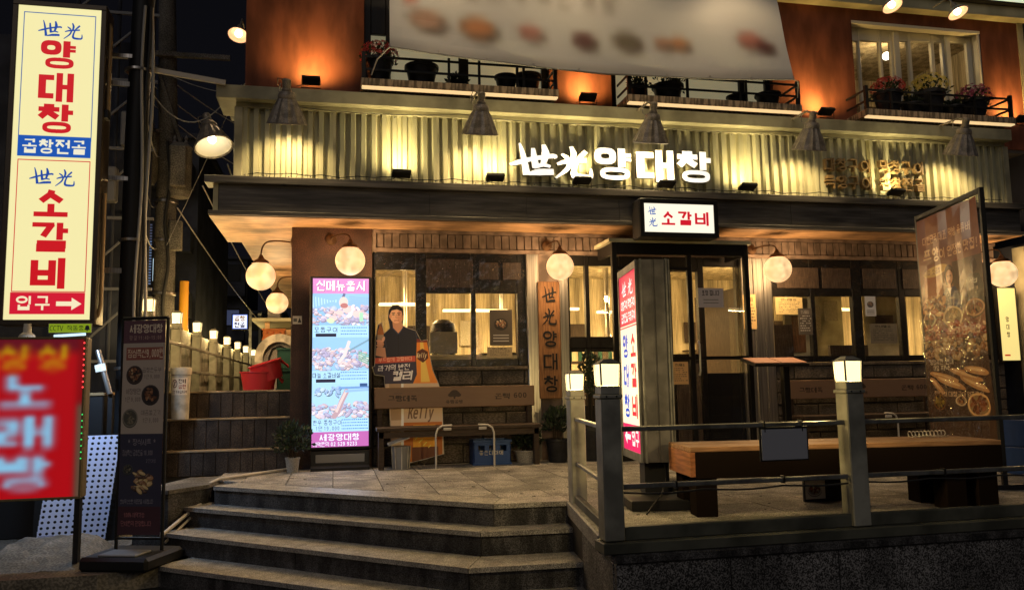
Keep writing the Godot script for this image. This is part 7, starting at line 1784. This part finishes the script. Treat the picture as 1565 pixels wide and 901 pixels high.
	part(tl, "tube", Geo.new().tube([Vector3(-0.13, -0.008, 0), Vector3(0.13, 0.008, 0)], 0.012), M.cold_tube)
	part(tl, "holder", Geo.new().box(Vector3(0, 0.018, -0.02), Vector3(0.3, 0.02, 0.02), 0.003), M.black)
	area(tl, Vector3(0, -0.02, 0.015), Vector3(0, -1, -0.25), Vector2(0.26, 0.02), Color(0.72, 0.85, 1.0), 1.8)
	# red lit karaoke sign: letters blurred in the print itself
	var r := Pen.new(self, 150, 250, 2.0, Color8(176, 10, 20), Vector2(-20, 518))
	r.rect(-20, 518, 150, 20, Color8(100, 14, 30))
	r.text("싱싱", 2, 526, 44, 42, Color8(196, 160, 10), 0.2, 0.25)
	r.text("노", 6, 574, 76, 52, Color8(140, 200, 236), 0.22, 0.1); r.text("래", 4, 638, 82, 52, Color8(140, 200, 236), 0.22, 0.1); r.text("방", 4, 700, 82, 54, Color8(140, 200, 236), 0.22, 0.1)
	r.rect(118, 518, 12, 250, Color8(120, 10, 16)); r.rect(118, 620, 12, 148, Color8(70, 96, 70))
	var ks := thing("red_sign", "red lit sign with blurred pale blue letters standing in the left foreground", "sign", Vector3(-2.38, 0.68, -7.3))
	box_sign(ks, 0.8, 1.3, 0.14, r.done(4.0), 0.8, mk("red_sign_case", lin(0.14, 0.11, 0.06), 0.5), 0.16, Color(1.0, 0.25, 0.25), 0.02)
	for k in 9: part(ks, "led_dot", Geo.new().ball(Vector3(0.385, 0.6 - k * 0.045, 0.022), 0.007, 6, 8), M.red_dot)
	for k in 8: part(ks, "led_dot", Geo.new().ball(Vector3(0.39, 0.02 - k * 0.05, 0.022), 0.006, 6, 8), M.green_dot)
	for sx in [-0.36, 0.36]: part(ks, "leg", Geo.new().span(Vector3(sx - 0.02, -1.184, -0.12), Vector3(sx + 0.02, -0.652, -0.04)), M.black)
	# perforated bluish panel on a concrete foot
	var pf := thing("perforated_panel", "bluish white panel with round holes behind the red sign", "panel", Vector3(-2.32, -0.5, -8.42), 0.12)
	pf.rotation.x = -0.1
	var pg := Geo.new()
	var nx := 11; var ny := 20; var cw := 0.052; var chh := 0.05
	for i in nx:
		for j in ny:
			var c := Vector3(-0.3 + i * cw, j * chh, 0)
			var edge := [Vector3(-cw / 2, -chh / 2, 0), Vector3(cw / 2, -chh / 2, 0), Vector3(cw / 2, chh / 2, 0), Vector3(-cw / 2, chh / 2, 0)]
			var skew := Vector3(j * chh * 0.1, 0, 0)
			for k in 8:
				var a0 := TAU * k / 8 - PI * 0.75; var a1 := TAU * (k + 1) / 8 - PI * 0.75
				var h0 := Vector3(cos(a0), sin(a0), 0) * 0.0135; var h1 := Vector3(cos(a1), sin(a1), 0) * 0.0135
				var e0: Vector3 = edge[k / 2] if k % 2 == 0 else (edge[k / 2] + edge[(k / 2 + 1) % 4]) / 2.0
				var e1: Vector3 = (edge[k / 2] + edge[(k / 2 + 1) % 4]) / 2.0 if k % 2 == 0 else edge[(k / 2 + 1) % 4]
				pg.quad(c + skew + e0, c + skew + e1, c + skew + h1, c + skew + h0)
	var pm := mk("panel_paint", lin(0.55, 0.61, 0.85), 0.5)
	part(pf, "sheet", pg, pm)
	part(pf, "backing", Geo.new().span(Vector3(-0.36, -0.03, -0.06), Vector3(0.36, 0.98, -0.05)), M.black)
	var lq := Pen.new(self, 30, 18, 5.0, Color8(170, 176, 220))
	lq.text("안전", 3, 2, 7, 5, Color8(50, 50, 90), 0.15, 0.1); lq.rect(16, 3, 4, 3, Color8(190, 60, 60)); lq.rect(3, 10, 22, 1.4, Color8(70, 70, 110)); lq.rect(3, 13, 18, 1.2, Color8(70, 70, 110))
	var lg := Geo.new(); lg.print_quad(Vector3(-0.31, 0.0, 0.003), Vector3(-0.18, 0.0, 0.003), Vector3(-0.18, 0.085, 0.003), Vector3(-0.31, 0.085, 0.003))
	part(pf, "label_print", lg, printed(lq.done(), 0.6, 0.15))
	var lump := thing("concrete_lump", "rough sloping concrete lump under the perforated panel", "concrete block", Vector3(-2.35, -0.506, -7.95))
	var cg2 := Geo.new()
	var f := FastNoiseLite.new(); f.seed = 5; f.frequency = 1.7
	var hgt := func(i: int, j: int) -> Vector3:
		var u := i / 14.0; var v := j / 10.0
		var y := 0.11 * clampf(1.6 * (1 - v) , 0, 1) * clampf(6.0 * u, 0, 1) * clampf(6.0 * (1 - u), 0, 1) + 0.03 * f.get_noise_2d(u * 3, v * 3)
		return Vector3(-0.5 + u * 0.9 + 0.05 * v, maxf(y, -0.002), -0.3 + v * 1.05)
	for i in 14:
		for j in 10: cg2.quad(hgt.call(i, j), hgt.call(i, j + 1), hgt.call(i + 1, j + 1), hgt.call(i + 1, j))
	part(lump, "body", cg2, M.concrete)
	# menu banner on a black stand
	var mp := Pen.new(self, 66, 334, 3.0, Color8(178, 166, 158), Vector2(185, 488))
	mp.rect(185, 488, 70, 36, Color8(96, 66, 78)); mp.text("세광양대창", 194, 494, 10, 14, Color8(222, 206, 186), 0.16, 0.06); mp.text("평 일 11:40~15:00", 194, 512, 4.6, 7, Color8(176, 150, 140), 0.1, 0.12)
	mp.rect(190, 531, 58, 20, Color8(142, 84, 74)); mp.text("점심특선", 192, 534, 7, 13, Color8(226, 206, 184), 0.13, 0.06); mp.text("9,000원", 222, 533, 6.4, 15, Color8(232, 212, 190), 0.13, 0.0)
	var stew := [Color8(170, 120, 84), Color8(140, 90, 60), Color8(200, 168, 130), Color8(110, 70, 52)]
	mp.dish(204, 574, 13, Color8(62, 50, 50), stew, 61, 1.1); mp.text("곱창순두부", 216, 563, 5.6, 8, Color8(110, 100, 100), 0.11, 0.1); mp.text("1인 9,000", 219, 574, 4.6, 7, Color8(120, 110, 108), 0.1, 0.05)
	mp.dish(230, 606, 14, Color8(52, 46, 48), stew, 62, 1.1); mp.text("해장탕면", 191, 596, 5.4, 9, Color8(110, 100, 100), 0.11, 0.1); mp.text("1인 9,000", 190, 609, 4.6, 8, Color8(120, 110, 108), 0.1, 0.05)
	mp.dish(199, 642, 12, Color8(120, 116, 108), [Color8(150, 140, 120), Color8(110, 104, 92)], 63, 1.2); mp.text("매콤불고기", 216, 630, 5.6, 8, Color8(120, 112, 112), 0.11, 0.1); mp.text("1인 9,000", 219, 642, 4.6, 8, Color8(124, 116, 114), 0.1, 0.05)
	mp.rect(185, 667, 70, 112, Color8(52, 52, 74)); mp.text("* 정식세트 *", 197, 675, 6.6, 10, Color8(140, 134, 146), 0.11, 0.12); mp.text("점심특선 곱창전골 18,000", 189, 692, 3.7, 9, Color8(136, 130, 142), 0.11, 0.02); mp.text("2인이상", 226, 706, 4, 6, Color8(120, 116, 132), 0.11, 0.1)
	mp.dish(198, 722, 8, Color8(70, 74, 78), [Color8(150, 140, 120), Color8(90, 90, 80)], 64, 1.0); mp.food(206, 724, 28, 34, 40, [Color8(170, 130, 96), Color8(140, 100, 70), Color8(206, 180, 130), Color8(90, 66, 56)], 6, 65)
	mp.text("최상의 신선한 재료만을 사용합니다", 188, 768, 3.1, 7, Color8(140, 136, 146), 0.11, 0.02)
	mp.rect(185, 779, 70, 43, Color8(66, 40, 50)); mp.text("100% 예약가능", 194, 788, 4.6, 8, Color8(150, 96, 100), 0.12, 0.02); mp.text("단체문의 환영합니다", 190, 801, 4.8, 8, Color8(150, 96, 100), 0.12, 0.05)
	var ms := thing("menu_stand", "tall narrow lunch menu banner on a black stand at the foot of the steps", "menu stand", Vector3(-1.535, -0.506, -7.3), -0.35)
	var fr := Geo.new()
	for sx in [-0.2, 0.2]: fr.tube([Vector3(sx, 0.05, 0), Vector3(sx, 1.99, 0)], 0.014, 8)
	fr.tube([Vector3(-0.2, 1.99, 0), Vector3(0.2, 1.99, 0)], 0.014, 8); fr.tube([Vector3(-0.2, 0.2, 0), Vector3(0.2, 0.2, 0)], 0.012, 8)
	fr.span(Vector3(0.195, 0.03, -0.35), Vector3(0.235, 0.06, 0.3), 0.004); fr.span(Vector3(-0.235, 0.03, -0.35), Vector3(-0.195, 0.06, 0.3), 0.004)
	part(ms, "frame", fr, M.black)
	var mg := Geo.new(); mg.print_quad(Vector3(-0.186, 0.23, 0.012), Vector3(0.186, 0.23, 0.012), Vector3(0.186, 1.97, 0.012), Vector3(-0.186, 1.97, 0.012))
	mg.quad(Vector3(0.186, 0.23, 0.011), Vector3(-0.186, 0.23, 0.011), Vector3(-0.186, 1.97, 0.011), Vector3(0.186, 1.97, 0.011))
	part(ms, "printed_sheet", mg, printed(mp.done(), 0.5))
	part(ms, "water_base", Geo.new().span(Vector3(-0.3, 0.0, -0.2), Vector3(0.28, 0.11, 0.34), 0.025), M.black)
	part(ms, "base_lid", Geo.new().span(Vector3(-0.16, 0.11, 0.08), Vector3(0.16, 0.128, 0.3), 0.006), M.grey_plastic)
	# bent tubes and cables on the curb and below the pole
	var cd := thing("conduit_pipe", "pale conduit running down along the curb of the steps", "pipe", Vector3(-1.1, 0.02, -8.5))
	part(cd, "pipe", Geo.new().tube([Vector3(0.62, 0.0, -0.76), Vector3(0.02, 0.0, -0.02), Vector3(-0.04, -0.02, 0.12), Vector3(-0.04, -0.14, 0.2), Vector3(-0.2, -0.26, 0.62), Vector3(-0.32, -0.36, 0.9)], 0.016), M.conduit)
	part(cd, "pipe", Geo.new().tube([Vector3(-0.05, -0.16, 0.22), Vector3(-0.17, -0.3, 0.6), Vector3(-0.29, -0.42, 0.9)], 0.012), M.conduit)
	var tp := thing("tilted_tube", "tilted shiny metal tube between the red sign and the menu banner", "tube", Vector3(-2.1, 0.86, -8.55))
	part(tp, "tube", Geo.new().tube([Vector3(0, 0, 0), Vector3(-0.12, 0.42, 0)], 0.026, 12), M.steel)
	part(tp, "clamp", Geo.new().bar(Vector3(-0.13, 0.24, 0.02), Vector3(-0.04, 0.26, 0.02), 0.03, 0.07), M.white_plastic)
	part(tp, "support", Geo.new().span(Vector3(-0.02, -1.366, -0.05), Vector3(0.02, 0.0, -0.01)), M.black)
	var dark := thing("dark_cabinet", "black cabinet behind the red sign and the perforated panel", "cabinet", Vector3(-2.55, -0.506, -9.1))
	part(dark, "body", Geo.new().span(Vector3(-1.6, 0, -0.4), Vector3(0.32, 1.35, 0.25), 0.01), M.black)
	part(dark, "top_trim", Geo.new().span(Vector3(-1.62, 1.35, -0.4), Vector3(0.33, 1.38, 0.27), 0.004), M.gold)
